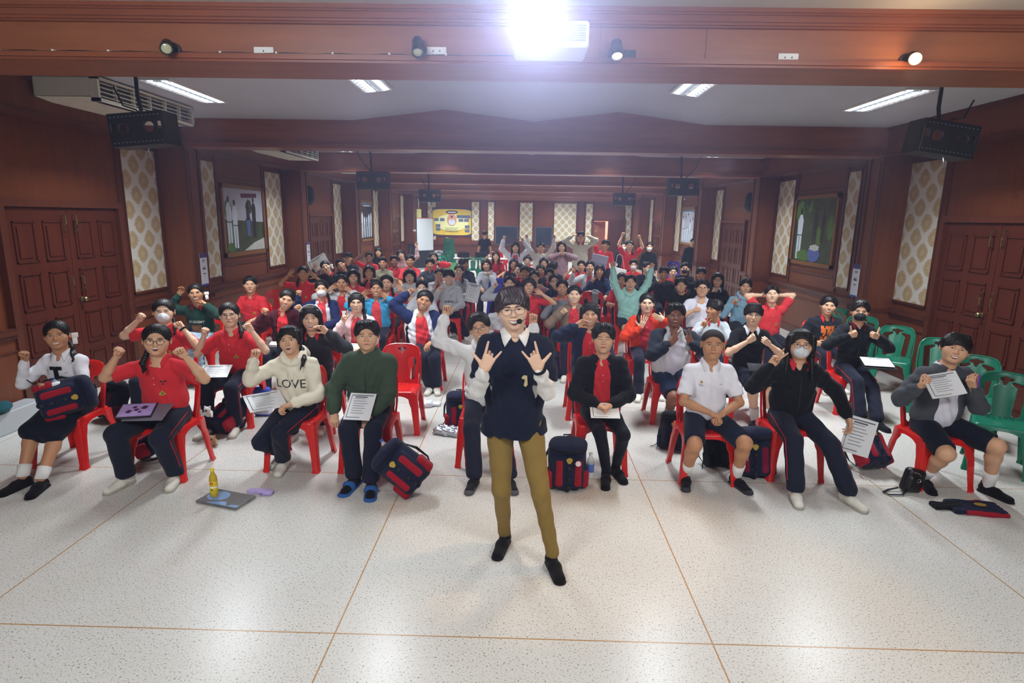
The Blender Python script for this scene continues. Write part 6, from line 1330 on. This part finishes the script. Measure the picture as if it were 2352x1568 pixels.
hand8 = P_['A8'].arms[1][1]; sheet(hand8 + np.array((.09, -.03, -.16)), fr3((1, -.1, -.25), (-.1, -1, .2)), .25, .32, 'stapled printed sheets hanging from the hand of the masked girl in black', curl=.03)
hl = P_['A9'].arms[-1][1]; sheet(hl + np.array((.13, -.07, .04)), fr3((1, .1, .15), (0, -.75, .6)), .28, .20, 'open booklet held by the smiling boy in grey hoodie', th=.012, curl=.05, name='booklet', cat='booklet')
hr = P_['A9'].arms[1][1]; g = G(); g.tube([(0, 0, -.05), (0, 0, .05), (0, 0, .065)], [.006, .0065, .003], n=8); o = g.obj('highlighter_pen', mat('pen_purple', '6b35b8', .4)); o.location = hr + np.array((-.015, -.07, .07)); o.rotation_euler = (.2, -.2, 0); tag(o, 'purple highlighter pen in the hand of the smiling boy', 'pen')
p = aty(731, 604, 12.25); sheet(p, fr3((.85, 0, .5), (0, -1, .2)), .42, .26, 'white printed papers held up behind the leaning girl by the left wall', group=None)
p = aty(1086, 672, 10.4); sheet(p, fr3((.95, 0, -.2), (0, -1, .3)), .24, .34, 'white answer sheet held up beside the lettered grey hoodie')
def front(px, py, Y, sz, dz=0): return aty(px, py, Y)
# bags on the floor: pixel of the base centre
p = atz(965, 1150, 0); backpack((p[0], p[1] + .10, .10), .3, R=roty(-.85) @ rotx(-.30), s=.98, label='navy and red backpack tipped over beside the boy in green fleece')
bottle((p[0] - .24, p[1] + .17, .26), 'clear water bottle with blue cap poking out of the tipped backpack', cap='3c5cc0', R=roty(-.5), h=.2)
p = atz(1303, 1132, 0); BPU = backpack((p[0], p[1] + .12, 0.0), .05, s=1.0, label='navy and red backpack standing upright left of the boy in black jacket')
bottle((p[0] + .19, p[1] + .10, .10), 'clear water bottle in the side pocket of the upright backpack', cap='e8e8ee')
g = G(); g.lathe([(0, 0), (.022, 0), (.022, .004), (0, .005)], n=24); o = g.obj('keyring_badge', mat('badge_white', 'e9dfe2', .4, .2, 60)); o.rotation_euler = (math.pi / 2, 0, 0); o.location = (p[0] + .075, p[1] + .12 - .155, .27); tag(o, 'round white badge hanging on the upright backpack', 'badge')
p = atz(1745, 1105, 0); backpack((p[0], p[1] + .12, 0.0), -.25, R=rotx(-.12) @ roty(-.1), s=1.0, label='navy and maroon backpack with white letters between the shaved boy and the masked girl', mark='M', panel=fab('7c1a38'))
p = atz(2035, 1105, 0); backpack((p[0], p[1] + .16, 0.06), .35, R=rotx(-.75) @ roty(.12), s=.95, label='navy and red backpack lying on its back behind the masked girl in black', strapside=-1)
p = atz(315, 1085, 0); backpack((p[0] - .12, p[1] + .22, .10), -1.3, R=rotx(-1.1), s=.85, label='dark red and navy backpack lying under the chair of the girl with big glasses')
p = atz(478, 1012, 0); BPP = backpack((p[0], p[1] + .12, .08), -.3, R=rotx(-1.15), s=.92, label='navy backpack with plush toys lying behind the front row', strapside=1)
p2 = (p[0], p[1], .26)
def plush(loc, label, c1, s=1.0):
    b = B(); b.el((0, 0, .035), (.04, .035, .035)); b.el((.0, -.02, .08), (.032, .03, .028), k=.01)
    for sx in (-1, 1): b.el((sx * .024, -.015, .104), (.011, .008, .013), k=.005); b.rc((sx * .03, -.02, .04), (sx * .05, -.04, .02), .013, k=.008)
    b.el((0, -.048, .074), (.010, .008, .007), k=.003, lab=1)
    for sx in (-1, 1): b.el((sx * .012, -.046, .088), (.004, .003, .004), k=.0, lab=1)
    g = b.bake(.0045); q = G(); q.addG(g, M4(np.eye(3) * s)); o = q.obj('plush_toy', [mat('plush_' + c1, c1, .95, bump=.5, bscale=200, sheen=.3), mat('plush_dark', '2a2020', .6)], None, True, None); o.location = [float(v) for v in loc]; tag(o, label, 'plush toy'); return o
plush((p2[0] + .02, p2[1] + .02, .24), 'white plush toy clipped on the lying backpack, middle one', 'eae6e0'); plush((p2[0] + .12, p2[1] - .12, .01), 'brown and cream plush toy hanging lowest on the lying backpack', 'b08a66', .9); plush((p2[0] - .10, p2[1] + .06, .24), 'grey beige plush toy nearest the chair leg', 'b9aea0', .9)
A1p = P_['A1'].pel; backpack((A1p[0] - .03, A1p[1] - .34, .60), .25, R=roty(1.35) @ rotx(-.35), s=.95, label='navy and red school backpack lying on the lap of the girl in white blouse')
bottle((A1p[0] + .15, A1p[1] - .26, .66), 'small water bottle with dark blue cap in the lap bag', cap='2c3c9c', h=.17, R=roty(-.5))
p = atz(1052, 990, 0); backpack((p[0], p[1] + .15, 0), .2, s=.9, label='navy and red backpack standing behind the presenter', R=np.eye(3))
p = atz(1545, 1045, 0); backpack((p[0] + .03, p[1] + .15, 0), -.3, s=.85, label='black backpack on the floor left of the shaved boy, strap trailing', body=BLKF, panel=NAVY, R=rotx(-.3))
p = atz(1672, 1095, 0); backpack((p[0], p[1] + .25, 0), .4, s=.85, label='black backpack under the chair of the shaved boy', body=BLKF, panel=BLKF, R=rotx(-.2))
p = atz(232, 975, 0); backpack((p[0], p[1] + .12, 0.02), -.4, s=.95, label='dark navy backpack on the floor left of the masked girl in red', body=fab('1b1f30'), panel=fab('4a1420'), R=rotx(-.4))
p = atz(1290, 870, 0); backpack((p[0], p[1] + .1, 0), .1, s=.85, label='navy backpack with crest farther back, centre right aisle', panel=NAVY)
# black sling bag, folded jersey bag, small things in front
p = atz(2100, 1138, 0); t = empty('sling_bag', (p[0], p[1] + .08, 0), .2, 'small black sling bag with chrome buckle standing on the floor', 'bag')
b = B(); b.bx((0, 0, .10), (.085, .045, .105), .035, 0); b.bx((-.01, -.04, .08), (.06, .02, .06), .018, .012); g = b.bake(.007, lab=False); q = G(); q.addG(g, M4(roty(.25))); q.obj('bag_body', mat('leather_black', '121215', .35, bump=.2, bscale=150), t, True, None)
g = G(); g.tube([(-.08, .02, .03), (-.16, .03, .014), (-.24, .0, .012), (-.23, -.05, .012), (-.12, -.07, .012), (-.06, -.04, .03)], .011, n=6, flat=.3); g.obj('strap', BLKF, t)
g = G(); g.tube([(.02 + .018 * math.cos(a), -.066, .12 + .014 * math.sin(a)) for a in np.linspace(0, 6.283, 9)], .0025, n=5); g.obj('buckle', CHR, t)
g = G(); g.tube([(-.02, -.05, .19), (.02, -.055, .18), (.05, -.05, .15)], .003, n=5); g.obj('zip', CHR, t)
p = atz(2225, 1178, 0); t = empty('flat_bag', (p[0], p[1] + .06, 0), -.12, 'flattened navy bag with red edge and gold crest on the floor, far right', 'bag')
b = B(); b.bx((.08, 0, .02), (.19, .10, .022), .018, 0); b.bx((-.15, .0, .018), (.08, .05, .018), .015, .02, lab=2); b.rc((-.02, -.09, .018), (.26, -.09, .012), .02, .02, k=.006, lab=1); b.rc((.05, .09, .022), (.16, .10, .022), .02, .02, k=.006, lab=1); b.bx((-.07, -.01, .035), (.055, .05, .008), .006, .0, lab=2)
b.bake(.0075, lambda X, Y, Z: .004 * np.sin(30 * X + 12 * np.sin(14 * Y)) * np.ones_like(X * Y * Z)).obj('bag_body', [NAVY, BRED, BLKF], t, True, None)
g = G(); g.add([(.12 + .045 * math.cos(a), .01 + .03 * math.sin(a), .0475) for a in np.linspace(0, 6.283, 13)[:-1]], [tuple(range(12))]); g.obj('crest', mat('crest_gold', 'b99a35', .6), t, False)
p = atz(505, 1163, 0); t = empty('wrapped_parcel', (p[0], p[1] + .10, 0), -.28, 'black and blue printed parcel in clear plastic wrap on the floor', 'parcel')
g = G(); g.rbox(-.19, .19, -.11, .11, .0, .022, .01); g.obj('parcel_body', mat('parcel_black', '1a1518', .3), t)
g = G(); g.add([(-.08 + .09 * math.cos(a), .01 + .075 * math.sin(a), .0226) for a in np.linspace(0, 6.283, 17)[:-1]], [tuple(range(16))]); g.add([(-.10, -.108, .0226), (.10, -.108, .0226), (.05, -.05, .0226), (-.02, -.07, .0226)], [(0, 1, 2, 3)]); g.add([(.1, -.108, .0226), (.188, -.108, .0226), (.185, -.07, .0226), (.12, -.08, .0226)], [(0, 1, 2, 3)]); g.obj('blue_print', mat('parcel_blue', '5b9ad8', .3, .3, 20), t, False)
b = B(); b.bx((.01, 0, .022), (.205, .122, .020), .015, 0); b.rc((-.2, .03, .015), (-.3, .05, .012), .018, .008, k=.01); b.bake(.008, lambda X, Y, Z: .003 * np.sin(60 * X + 40 * Y) * np.ones_like(X * Y * Z), False).obj('plastic_wrap', mat('wrap_clear', 'ffffff', .05, bump=.6, bscale=60), t, True, None); MATS['wrap_clear'].node_tree.nodes['Principled BSDF'].inputs['Alpha'].default_value = .16; MATS['clear_plastic'].node_tree.nodes['Principled BSDF'].inputs['Alpha'].default_value = .45
p2 = atz(493, 1139, .045); bt = bottle((p2[0], p2[1] + .0, .047), 'yellow iced tea bottle with yellow cap standing on the wrapped parcel', h=.225, r=.030, cap='f0d21e', lab='e6c41c', body=mat('tea_bottle', 'dcb93a', .12, trans=.25), name='tea_bottle')
g = G(); g.lathe([(.0308, .075), (.0308, .082), (.0308, .088)], n=20); g.F = g.F[:1]; g.obj('label_band', mat('label_white', 'ece9e0', .5), bt)
for (z0, rr, c, nm) in ((.112, .012, 'c02822', 'label_heart'), (.062, .008, '3c7a34', 'label_leaf')):
    g = G(); g.add([(.0312 * math.sin(rr * math.cos(a) / .03), -.0312 * math.cos(rr * math.cos(a) / .03), z0 + rr * math.sin(a)) for a in np.linspace(0, 6.283, 13)[:-1]], [tuple(range(12))]); g.obj(nm, mat(nm, c, .4), bt, False)
g = G(); g.lathe([(.0306, .03), (.0306, .058)], n=20); g.F = g.F[:1]; g.obj('flower_band', mat('label_flowers', 'c9b020', .5, .6, 90), bt)
p = atz(594, 1138, 0); t = empty('pencil_case', (p[0], p[1] + .03, 0), -.06, 'lilac pencil case lying on the floor', 'pencil case')
g = G(); g.rbox(-.105, .105, -.035, .035, 0, .036, .028); g.obj('case_body', mat('case_lilac', 'b7a2dc', .4, .1, 20), t); g = G(); g.tube([(.106 * math.cos(a) * 1.0, .036 * math.sin(a), .020) for a in np.linspace(0, 6.283, 25)], .003, n=5); g.obj('zip', mat('case_zip', '5b4a94', .4), t)
p = atz(1028, 1002, 0); b = B(); b.bx((0, 0, .03), (.14, .09, .03), .02, 0); o = b.bake(.010, lambda X, Y, Z: .010 * np.sin(45 * X + 20 * np.sin(30 * Y) + 50 * Z) * np.ones_like(X * Y * Z), False).obj('crumpled_bag', mat('silver_bag', 'aeb6bd', .22, .6, 25, bump=.4, metal=.6), None, True, None); o.location = (p[0], p[1] + .08, .0); o.rotation_euler = (0, 0, -.3); tag(o, 'crumpled silver patterned plastic bag on the floor left of the presenter', 'bag')
p = atz(968, 935, 0); b = B(); b.bx((0, 0, .03), (.12, .08, .028), .02, 0); b.bx((.12, .03, .02), (.09, .06, .014), .01, .01); o = b.bake(.010, lambda X, Y, Z: .008 * np.sin(40 * X + 16 * np.sin(30 * Y) + 50 * Z) * np.ones_like(X * Y * Z), False).obj('plastic_carrier_bag', mat('carrier_white', 'dfe3ea', .35, .12, 20), None, True, None); o.location = (p[0], p[1] + .05, .0); tag(o, 'white plastic bag lying behind the legs of the empty red chair', 'bag')
p = atz(596, 960, 0); b = B(); b.bx((0, 0, .16), (.09, .05, .16), .03, 0); b.bx((0, 0, .08), (.092, .052, .06), .02, .0, lab=1); o = b.bake(.011).obj('tote_bag', [fab('3e55b4'), fab('cfd2da')], None, True, None); o.location = (p[0], p[1] + .1, 0.0); tag(o, 'blue and white bag standing on the floor behind the cream hoodie', 'bag')
p = aty(1076, 975, 5.15); t = empty('lanyard', (p[0], 5.02, p[2]), 0, 'red and yellow lanyard hanging over the leg of the raised-fist boy', 'lanyard'); g = G(); g.tube([(0, 0, .12), (-.02, -.01, .02), (-.03, 0, -.12), (-.01, 0, -.22), (.02, 0, -.1), (.015, -.01, .08)], .008, n=6, flat=.4); g.obj('strap', fab('c8232e'), t); g = G(); g.lathe([(0, .08), (.03, .085), (.036, .12), (.03, .15), (0, .155)], n=14); g.obj('red_ball', mat('toy_red', 'd8262a', .4), t); g = G(); g.rbox(-.02, .02, -.02, .02, .05, .09, .008); g.obj('yellow_block', mat('toy_yellow', 'e8c020', .4), t)
# clip microphone of the presenter
pr = P_['PRES']; t = empty('headset_microphone', pr.Hd, 0, 'black headset microphone on the cheek of the presenter', 'microphone'); Mh = M4(pr.MH[:3, :3]); g = G(); g.tube([(.088, -.004, .02), (.088, -.02, -.02), (.072, -.065, -.05), (.040, -.105, -.062)], .0018, n=6); q = G(); q.addG(g, Mh); q.obj('boom', BLKP, t); b = B(); b.el((.028, -.118, -.060), (.016, .013, .015)); g = b.bake(.0035, lab=False); q = G(); q.addG(g, Mh); q.obj('foam_tip', mat('foam_black', '0e0f12', .95, bump=.4, bscale=300), t, True, None); g = G(); g.rbox(.082, .094, -.008, .012, -.012, .022, .004); q = G(); q.addG(g, Mh); q.obj('ear_clip', BLKP, t)
br = G(); br.add([(-.020, .012, 0), (-.006, .026, 0), (.014, .022, 0), (.018, -.03, 0), (.008, -.044, 0), (-.006, -.034, 0), (.002, .0, 0), (-.014, .004, 0)], [(0, 1, 2, 7), (2, 6, 7), (2, 3, 6), (3, 4, 5, 6)]); pr.decal(br, 'brooch', mat('brooch_cream', 'dcc894', .4), .062, .275, .007)
# headband and ribbons
def headwear(k, name, m, build, label=None):
    g = G(); build(g); q = G(); q.addG(g, P_[k].MH); o = q.obj(name, m, P_[k].root, True, 50); return o
WF = fab('ecebe8')
headwear('B6', 'headband', WF, lambda g: g.tube([(.094 * math.cos(a), .015, .035 + .094 * math.sin(a)) for a in np.linspace(-.1, 3.24, 19)], .012, n=8, flat=.45, up=(0, 1, 0)))
for k in ('A1', 'B2', 'B13'): headwear(k, 'hair_ribbon', WF, lambda g: (g.rbox(.085, .135, .03, .045, -.03, .012, .008), g.rbox(.09, .125, .03, .042, -.085, -.03, .006)))
headwear('B16', 'cap', fab('15171c'), lambda g: (g.lathe([(.092, .045), (.094, .07), (.088, .10), (.06, .128), (0, .135)], n=20, c=(0, .015, 0)), g.rbox(-.065, .065, -.16, -.06, .048, .056, .02)))
# chairs: empties and stacks -------------------------------------------------
def ch(kind, px, py, z, rz, label, group=None): p = atz(px, py, z); return chair(kind, p[0], p[1], rz, label, group)
chair('red', -1.27, 5.92, .03, 'empty red plastic chair in the aisle behind the boy in green fleece')
ch('red', 1148, 775, .55, .1, 'empty red plastic chair just behind the presenter with a jacket on it')
ch('red', 1362, 715, .5, 0, 'empty red plastic chair with a grey scarf over its back', )
ch('red', 628, 715, .5, 0, 'empty red plastic chair left of the girl in maroon cardigan')
ch('blue', 1143, 668, .6, .0, 'empty blue plastic chair with printed back, centre of the hall')
for i, (px, py, rz) in enumerate(((1992, 772, -.6), (2040, 795, -.6), (2092, 825, -.6), (2150, 862, -.6), (2232, 915, -.6), (2300, 968, -.6))):
    p = atz(px, py, .44); chair('green', min(p[0], 4.88), p[1], rz, 'empty green plastic chair by the right wall, %s in the row of six' % ('farthest', 'second farthest', 'third farthest', 'third nearest', 'second nearest', 'nearest')[i], 'empty green chairs by the right wall')
p = aty(1032, 585, 24.0)
for i in range(7): chair('green', p[0], 24.0, math.pi, 'green plastic chair in the tall stack at the back, %s' % ('lowest', 'second from the floor', 'third from the floor', 'fourth from the floor', 'fifth from the floor', 'second from the top', 'topmost')[i], 'stacked green chairs', z=i * .085)
p = aty(1020, 595, 21.0); chair('green', p[0], 20.6, .5, 'empty green plastic chair with a black bag in front of the stack')
for i, (px, rz) in enumerate(((1085, .2), (1112, -.1))): p = aty(px, 600, 20.4); chair('green', p[0], 20.4, math.pi + rz, 'green plastic chair at the table, %s' % ('left one', 'right one')[i], 'green chairs at the table')
for i, (px, Y) in enumerate(((1135, 24.0), (1152, 24.6), (1168, 24.0), (1222, 17.2))): p = aty(px, 590, Y); chair('red', p[0], Y, math.pi if i < 3 else 0, 'red plastic chair at the back of the hall, %s' % ('leftmost', 'second from the left', 'third from the left', 'behind the cheering person in cream')[i], 'red chairs at the back')
for i, (px, py, l) in enumerate(((1550, 612, 'blue plastic chair behind the smiling girl by the right pilaster'), (1285, 640, 'blue plastic chair below the girl in pink cardigan'))): ch('blue', px, py, .7, 0, l)
chair('white', -3.3, 23.6, .4, 'pale plastic chair among stacked furniture by the whiteboard')
# scarf and jacket draped over chairs
p = atz(1362, 715, .5); b = B(); 
for i in range(5): b.rc((.02 + .02 * i, .26, .86), (.01 + .022 * i, .215, .80), .018, .02, k=.012); b.rc((.01 + .022 * i, .215, .80), (.015 + .02 * i, .17, .5 + .03 * (i % 2)), .02, .014, k=.012)
o = b.bake(.009, lambda X, Y, Z: .004 * np.sin(90 * Z + 40 * X) * np.ones_like(X * Y), False).obj('scarf', fab('9aa0a3'), None, True, None); o.location = (p[0], p[1], 0); tag(o, 'grey knitted scarf hung over an empty red chair', 'scarf')
p = atz(1148, 775, .55); b = B(); b.bx((0, .21, .83), (.17, .06, .03), .025, 0); b.bx((0, .155, .72), (.16, .02, .10), .015, .02); o = b.bake(.012, lambda X, Y, Z: .006 * np.sin(40 * X + 30 * Z) * np.ones_like(X * Y), False).obj('draped_jacket', mat('jacket_print', '9a9ca0', .8, .8, 18), None, True, None); o.location = (p[0], p[1], 0); tag(o, 'black and white patterned jacket draped on the chair behind the presenter', 'jacket')
# table with laptops at the back
tp = aty(1120, 583, 21.3); tx, tz = tp[0], .75; t = empty('folding_table', (tx - .1, 21.4, 0), 0, 'long white folding table with laptop bags at the back of the hall', 'table')
g = G(); g.rbox(-1.1, 1.1, -.3, .3, .72, .75, .02); g.obj('tabletop', mat('table_top', 'd8d5cc', .5), t)
for sx in (-1, 1):
    for sy in (-1, 1): g = G(); g.tube([(sx * 1.0, sy * .22, 0), (sx * .98, sy * .22, .72)], .014); g.obj('leg', mat('steel_grey', '8a8d92', .4, metal=.6), t)
for i, (dx, l) in enumerate(((-.75, 'black laptop bag on the back table, left one'), (-.15, 'black laptop bag on the back table, right one'))):
    t = empty('laptop_bag', (tx - .1 + dx, 21.35, .75), 0, l, 'laptop bag', 'bags on the back table'); g = G(); g.rbox(-.2, .2, -.08, .08, 0, .2, .03); g.obj('bag_body', BLKF, t); g = G(); g.tube([(-.05, 0, .19), (-.04, 0, .225), (.04, 0, .225), (.05, 0, .19)], .008); g.obj('handle', BLKF, t)
for i, dx in enumerate((-1.03, .15, .28, .42, .7)):
    t = empty('paper_cup', (tx - .1 + dx, 21.25 + .05 * (i % 2), .75), 0, 'white cup on the back table, %s' % ('at its left end', 'first right of the laptop bags', 'second right of the laptop bags', 'third right of the laptop bags', 'at its right end')[i], 'cup', 'cups on the back table'); g = G(); g.lathe([(0, 0), (.035, 0), (.045, .13), (.0, .13)], n=14); g.obj('cup', WHT, t)
t = empty('black_bag', (aty(1020, 590, 20.6)[0], 20.55, .445), 0, 'shiny black bag on the green chair in front of the stack', 'bag'); b = B(); b.el((0, 0, .13), (.16, .12, .13)); b.rc((0, 0, .24), (0, 0, .3), .03, k=.03); b.bake(.014, lambda X, Y, Z: .008 * np.sin(40 * X + 30 * Z) * np.ones_like(X * Y), False).obj('bag_body', mat('binbag', '14171d', .25), t, True, None)
# whiteboard
t = empty('whiteboard', (aty(976, 540, 22.0)[0], 22.0, 0), .95, 'tall whiteboard on a black stand at the back left', 'whiteboard'); g = G(); g.box(-.42, .42, -.012, .012, .95, 2.1); g.obj('board', mat('board_white', 'dfe4ea', .25), t, False)
g = G(); g.box(-.43, .43, -.02, .02, 2.1, 2.12); g.obj('top_rail', mat('rail_red', 'c84a4a', .4), t, False)
for sx in (-1, 1): g = G(); g.tube([(sx * .42, 0, .05), (sx * .42, 0, 2.1)], .015); g.tube([(sx * .42, -.3, .02), (sx * .42, .3, .02)], .015); g.obj('leg', BLKP, t)
# stack of dark folding chairs / tables by the whiteboard
t = empty('folded_tables', (-4.35, 25.2, 0), .1, 'stack of dark folded tables against the back left wall', 'folded tables')
for k in range(4): g = G(); g.box(-.5, .5, -.3 + k * .06, -.27 + k * .06, .05, .95 + .03 * k); g.obj('table_top', mat('dark_laminate', '2a2e38', .5), t, False)
for sx in (-1, 1): g = G(); g.tube([(sx * .45, -.4, .0), (sx * .4, -.34, .9)], .014); g.obj('leg', CHR, t)
g = G(); g.box(-.35, .35, -.02, .02, 0, .5); o = g.obj('green_board', mat('green_board', '4f8a4f', .6), None, False); o.location = (aty(1050, 590, 22.0)[0], 22.2, 0.0); o.rotation_euler = (-.2, 0, .1); tag(o, 'small green board leaning under the back table', 'board')
# banner on the back wall
t = empty('banner', (-3.72, YB - .05, 1.9), 0, 'yellow vinyl banner with a portrait in an oval on the back wall', 'banner'); bw, bh = 1.0, .70
g = G(); n = 24; V = [((i / n - .5) * 2 * bw, -.01 * math.sin(i), (j - .5) * 2 * bh + (.03 * math.sin(i * .8) if j == 0 else .02 * math.cos(i * .5))) for i in range(n + 1) for j in (0, 1)]; g.add(V, [(2 * i, 2 * i + 2, 2 * i + 3, 2 * i + 1) for i in range(n)]); o = g.obj('vinyl', mat('banner_purple', '3f2f5a', .5), t, False); o.modifiers.new('s', 'SOLIDIFY').thickness = .004
g = G(); V = []
for i in range(n + 1):
    u = i / n; x = (u - .5) * 2 * bw * .985; e_ = .09 * (abs(2 * u - 1) ** 6)
    for zz in (-bh + .05 + e_, bh - .05 - e_): V.append((x, -.014 - .01 * math.sin(i), zz))
g.add(V, [(2 * i, 2 * i + 2, 2 * i + 3, 2 * i + 1) for i in range(n)]); g.obj('yellow_field', mat('banner_yellow', 'e2c24a', .5, .25, 3), t, False)
def oval(g, cx, cz, rx, rz_, y, m): g.add([(cx + rx * math.cos(a), y, cz + rz_ * math.sin(a)) for a in np.linspace(0, 6.283, 25)[:-1]], [tuple(range(24))], m)
bm = [mat('b_peach', 'd9967c', .6), mat('b_white', 'd9dcec', .6), mat('b_dark', '3a3340', .6), mat('b_photo', '5f6a86', .6, .6, 20), mat('b_pale', 'e9e6a8', .6), mat('b_skin', 'c08a68', .6)]
g = G(); oval(g, 0, -.02, .85, .42, -.0262, 4); oval(g, 0, .12, .24, .31, -.0266, 2); oval(g, 0, .13, .235, .30, -.027, 0); oval(g, 0, .0, .17, .15, -.0275, 1); oval(g, 0, .22, .055, .075, -.028, 5); oval(g, 0, .27, .06, .045, -.0285, 2); g.box(-.01, .01, -.0285, -.028, .06, .14, 2)
for x, z_ in ((-.78, .12), (-.48, .12), (-.70, -.18), (-.70, -.36), (.38, .28), (.62, .28), (.85, .28), (.48, .1), (.76, .1), (.8, -.22), (.8, -.42)): g.box(x - .13, x + .11, -.0275, -.027, z_ - .075, z_ + .075, 3)
g.add([(-.34, -.0275, .50), (-.2, -.0275, .42), (.2, -.0275, .42), (.34, -.0275, .50), (.2, -.0275, .58), (-.2, -.0275, .58)], [(0, 1, 2, 3, 4, 5)], 2); g.box(-.2, .2, -.0285, -.028, .47, .52, 1)
for k in range(5): g.box(-.36 + .04 * (k % 2), .36 - .05 * (k % 3), -.0275, -.027, -.30 - .05 * k, -.285 - .05 * k, 2)
g.obj('banner_print', bm, t, False)
t = empty('rollup_banner', (-5.05, 28.9, 0), math.pi / 2 - .1, 'narrow printed standing banner at the far end of the left wall', 'banner'); g = G(); g.box(-.4, .4, -.01, .01, .6, 2.5); g.obj('print', mat('rollup_print', 'a8a468', .5, .5, 4), t, False); g = G(); g.box(-.42, .42, -.06, .06, 0, .06); g.tube([(0, .03, .05), (0, .03, 2.5)], .012); g.obj('stand', BLKP, t, False)
# bags held up at the back
p = aty(1423, 618, 13.6); t = empty('tote_bag', p, 0, 'white tote bag hanging from a raised hand among the back rows', 'bag'); g = G(); g.rbox(-.17, .17, -.03, .03, -.2, .02, .02); q = G(); q.addG(g, M4(roty(.25))); q.obj('bag_body', WF, t); g = G(); g.tube([(-.1, 0, .02), (-.07, 0, .3), (-.02, 0, .34), (.05, 0, .3), (.11, 0, .0)], .01, n=6, flat=.4); g.obj('handle', WF, t)
p = aty(1377, 598, 15.0); t = empty('shopping_bag', p, 0, 'lilac grey bag with dark capitals held near the man in red', 'bag'); g = G(); g.rbox(-.2, .2, -.04, .04, -.25, .14, .02); q = G(); q.addG(g, M4(roty(.2))); q.obj('bag_body', fab('9799ac'), t); tx_ = textG('SKAW', .11); q = G(); q.addG(tx_, M4(roty(.2) @ rotx(math.pi / 2), (0, -.045, -.1))); q.obj('lettering', mat('bag_ink', '4a4a80', .7), t, False)
p = aty(932, 522, 26.9); g = G(); g.box(-.06, .06, -.02, .02, -.04, .04); o = g.obj('switch_box', WHT, None, False); o.location = (PL + .06, 26.83, 1.55); tag(o, 'small white switch box on the farthest left pilaster', 'switch')
# wall skirting duct at the left edge
g = G(); g.rbox(-5.27, -5.06, 4.46, 5.95, .0, .22, .02); o = g.obj('duct_box', mat('duct_pale', 'b9bec2', .5), None); tag(o, 'pale low box along the foot of the left wall at the photo edge', 'box')
b = B(); b.el((0, 0, .05), (.14, .18, .055)); o = b.bake(.012, lambda X, Y, Z: .006 * np.sin(40 * X + 30 * Y) * np.ones_like(Z * X), False).obj('folded_cloth', fab('1f5560'), None, True, None); o.location = (-5.16, 5.45, .22); tag(o, 'teal cloth lying on the low box by the left wall', 'cloth')
# patterned blanket on the lap behind
for k, l in (('B2', 'blue and white cloud-patterned blanket over the knees of the girl in green sweatshirt'),):
    pv = P_[k].pel; b = B(); b.bx((pv[0], pv[1] - .28, .62), (.24, .22, .035), .03, 0); b.bx((pv[0], pv[1] - .50, .42), (.25, .035, .20), .03, .05); b.bake(.013, lambda X, Y, Z: .007 * np.sin(24 * X + 12 * np.sin(10 * Z) + 20 * Y), False).obj('blanket', mat('blanket_cloud', '8fa4d4', .9, 1.1, 7), None, True, None); tag(COL.objects[-1], l, 'blanket')
# added scattering volume: imitates the projector's lens glare and its bluish veil
g = G(); g.box(PL + .05, PR - .05, -2.4, YB - .4, .05, 3.4)
m = bpy.data.materials.new('glare_volume'); m.use_nodes = True; nt = m.node_tree; nt.nodes.remove(nt.nodes['Principled BSDF'])
v = nt.nodes.new('ShaderNodeVolumeScatter'); v.inputs['Color'].default_value = (.68, .70, 1, 1); v.inputs['Density'].default_value = .0062; v.inputs['Anisotropy'].default_value = .72
nt.links.new(v.outputs[0], nt.nodes['Material Output'].inputs['Volume'])
o = g.obj('glare_volume', m, None, False); o['kind'] = 'stuff'; o['label'] = 'added scattering volume imitating the projector glare and bluish veil'; o['category'] = 'glare_volume'
SC.cycles.volume_bounces = 0
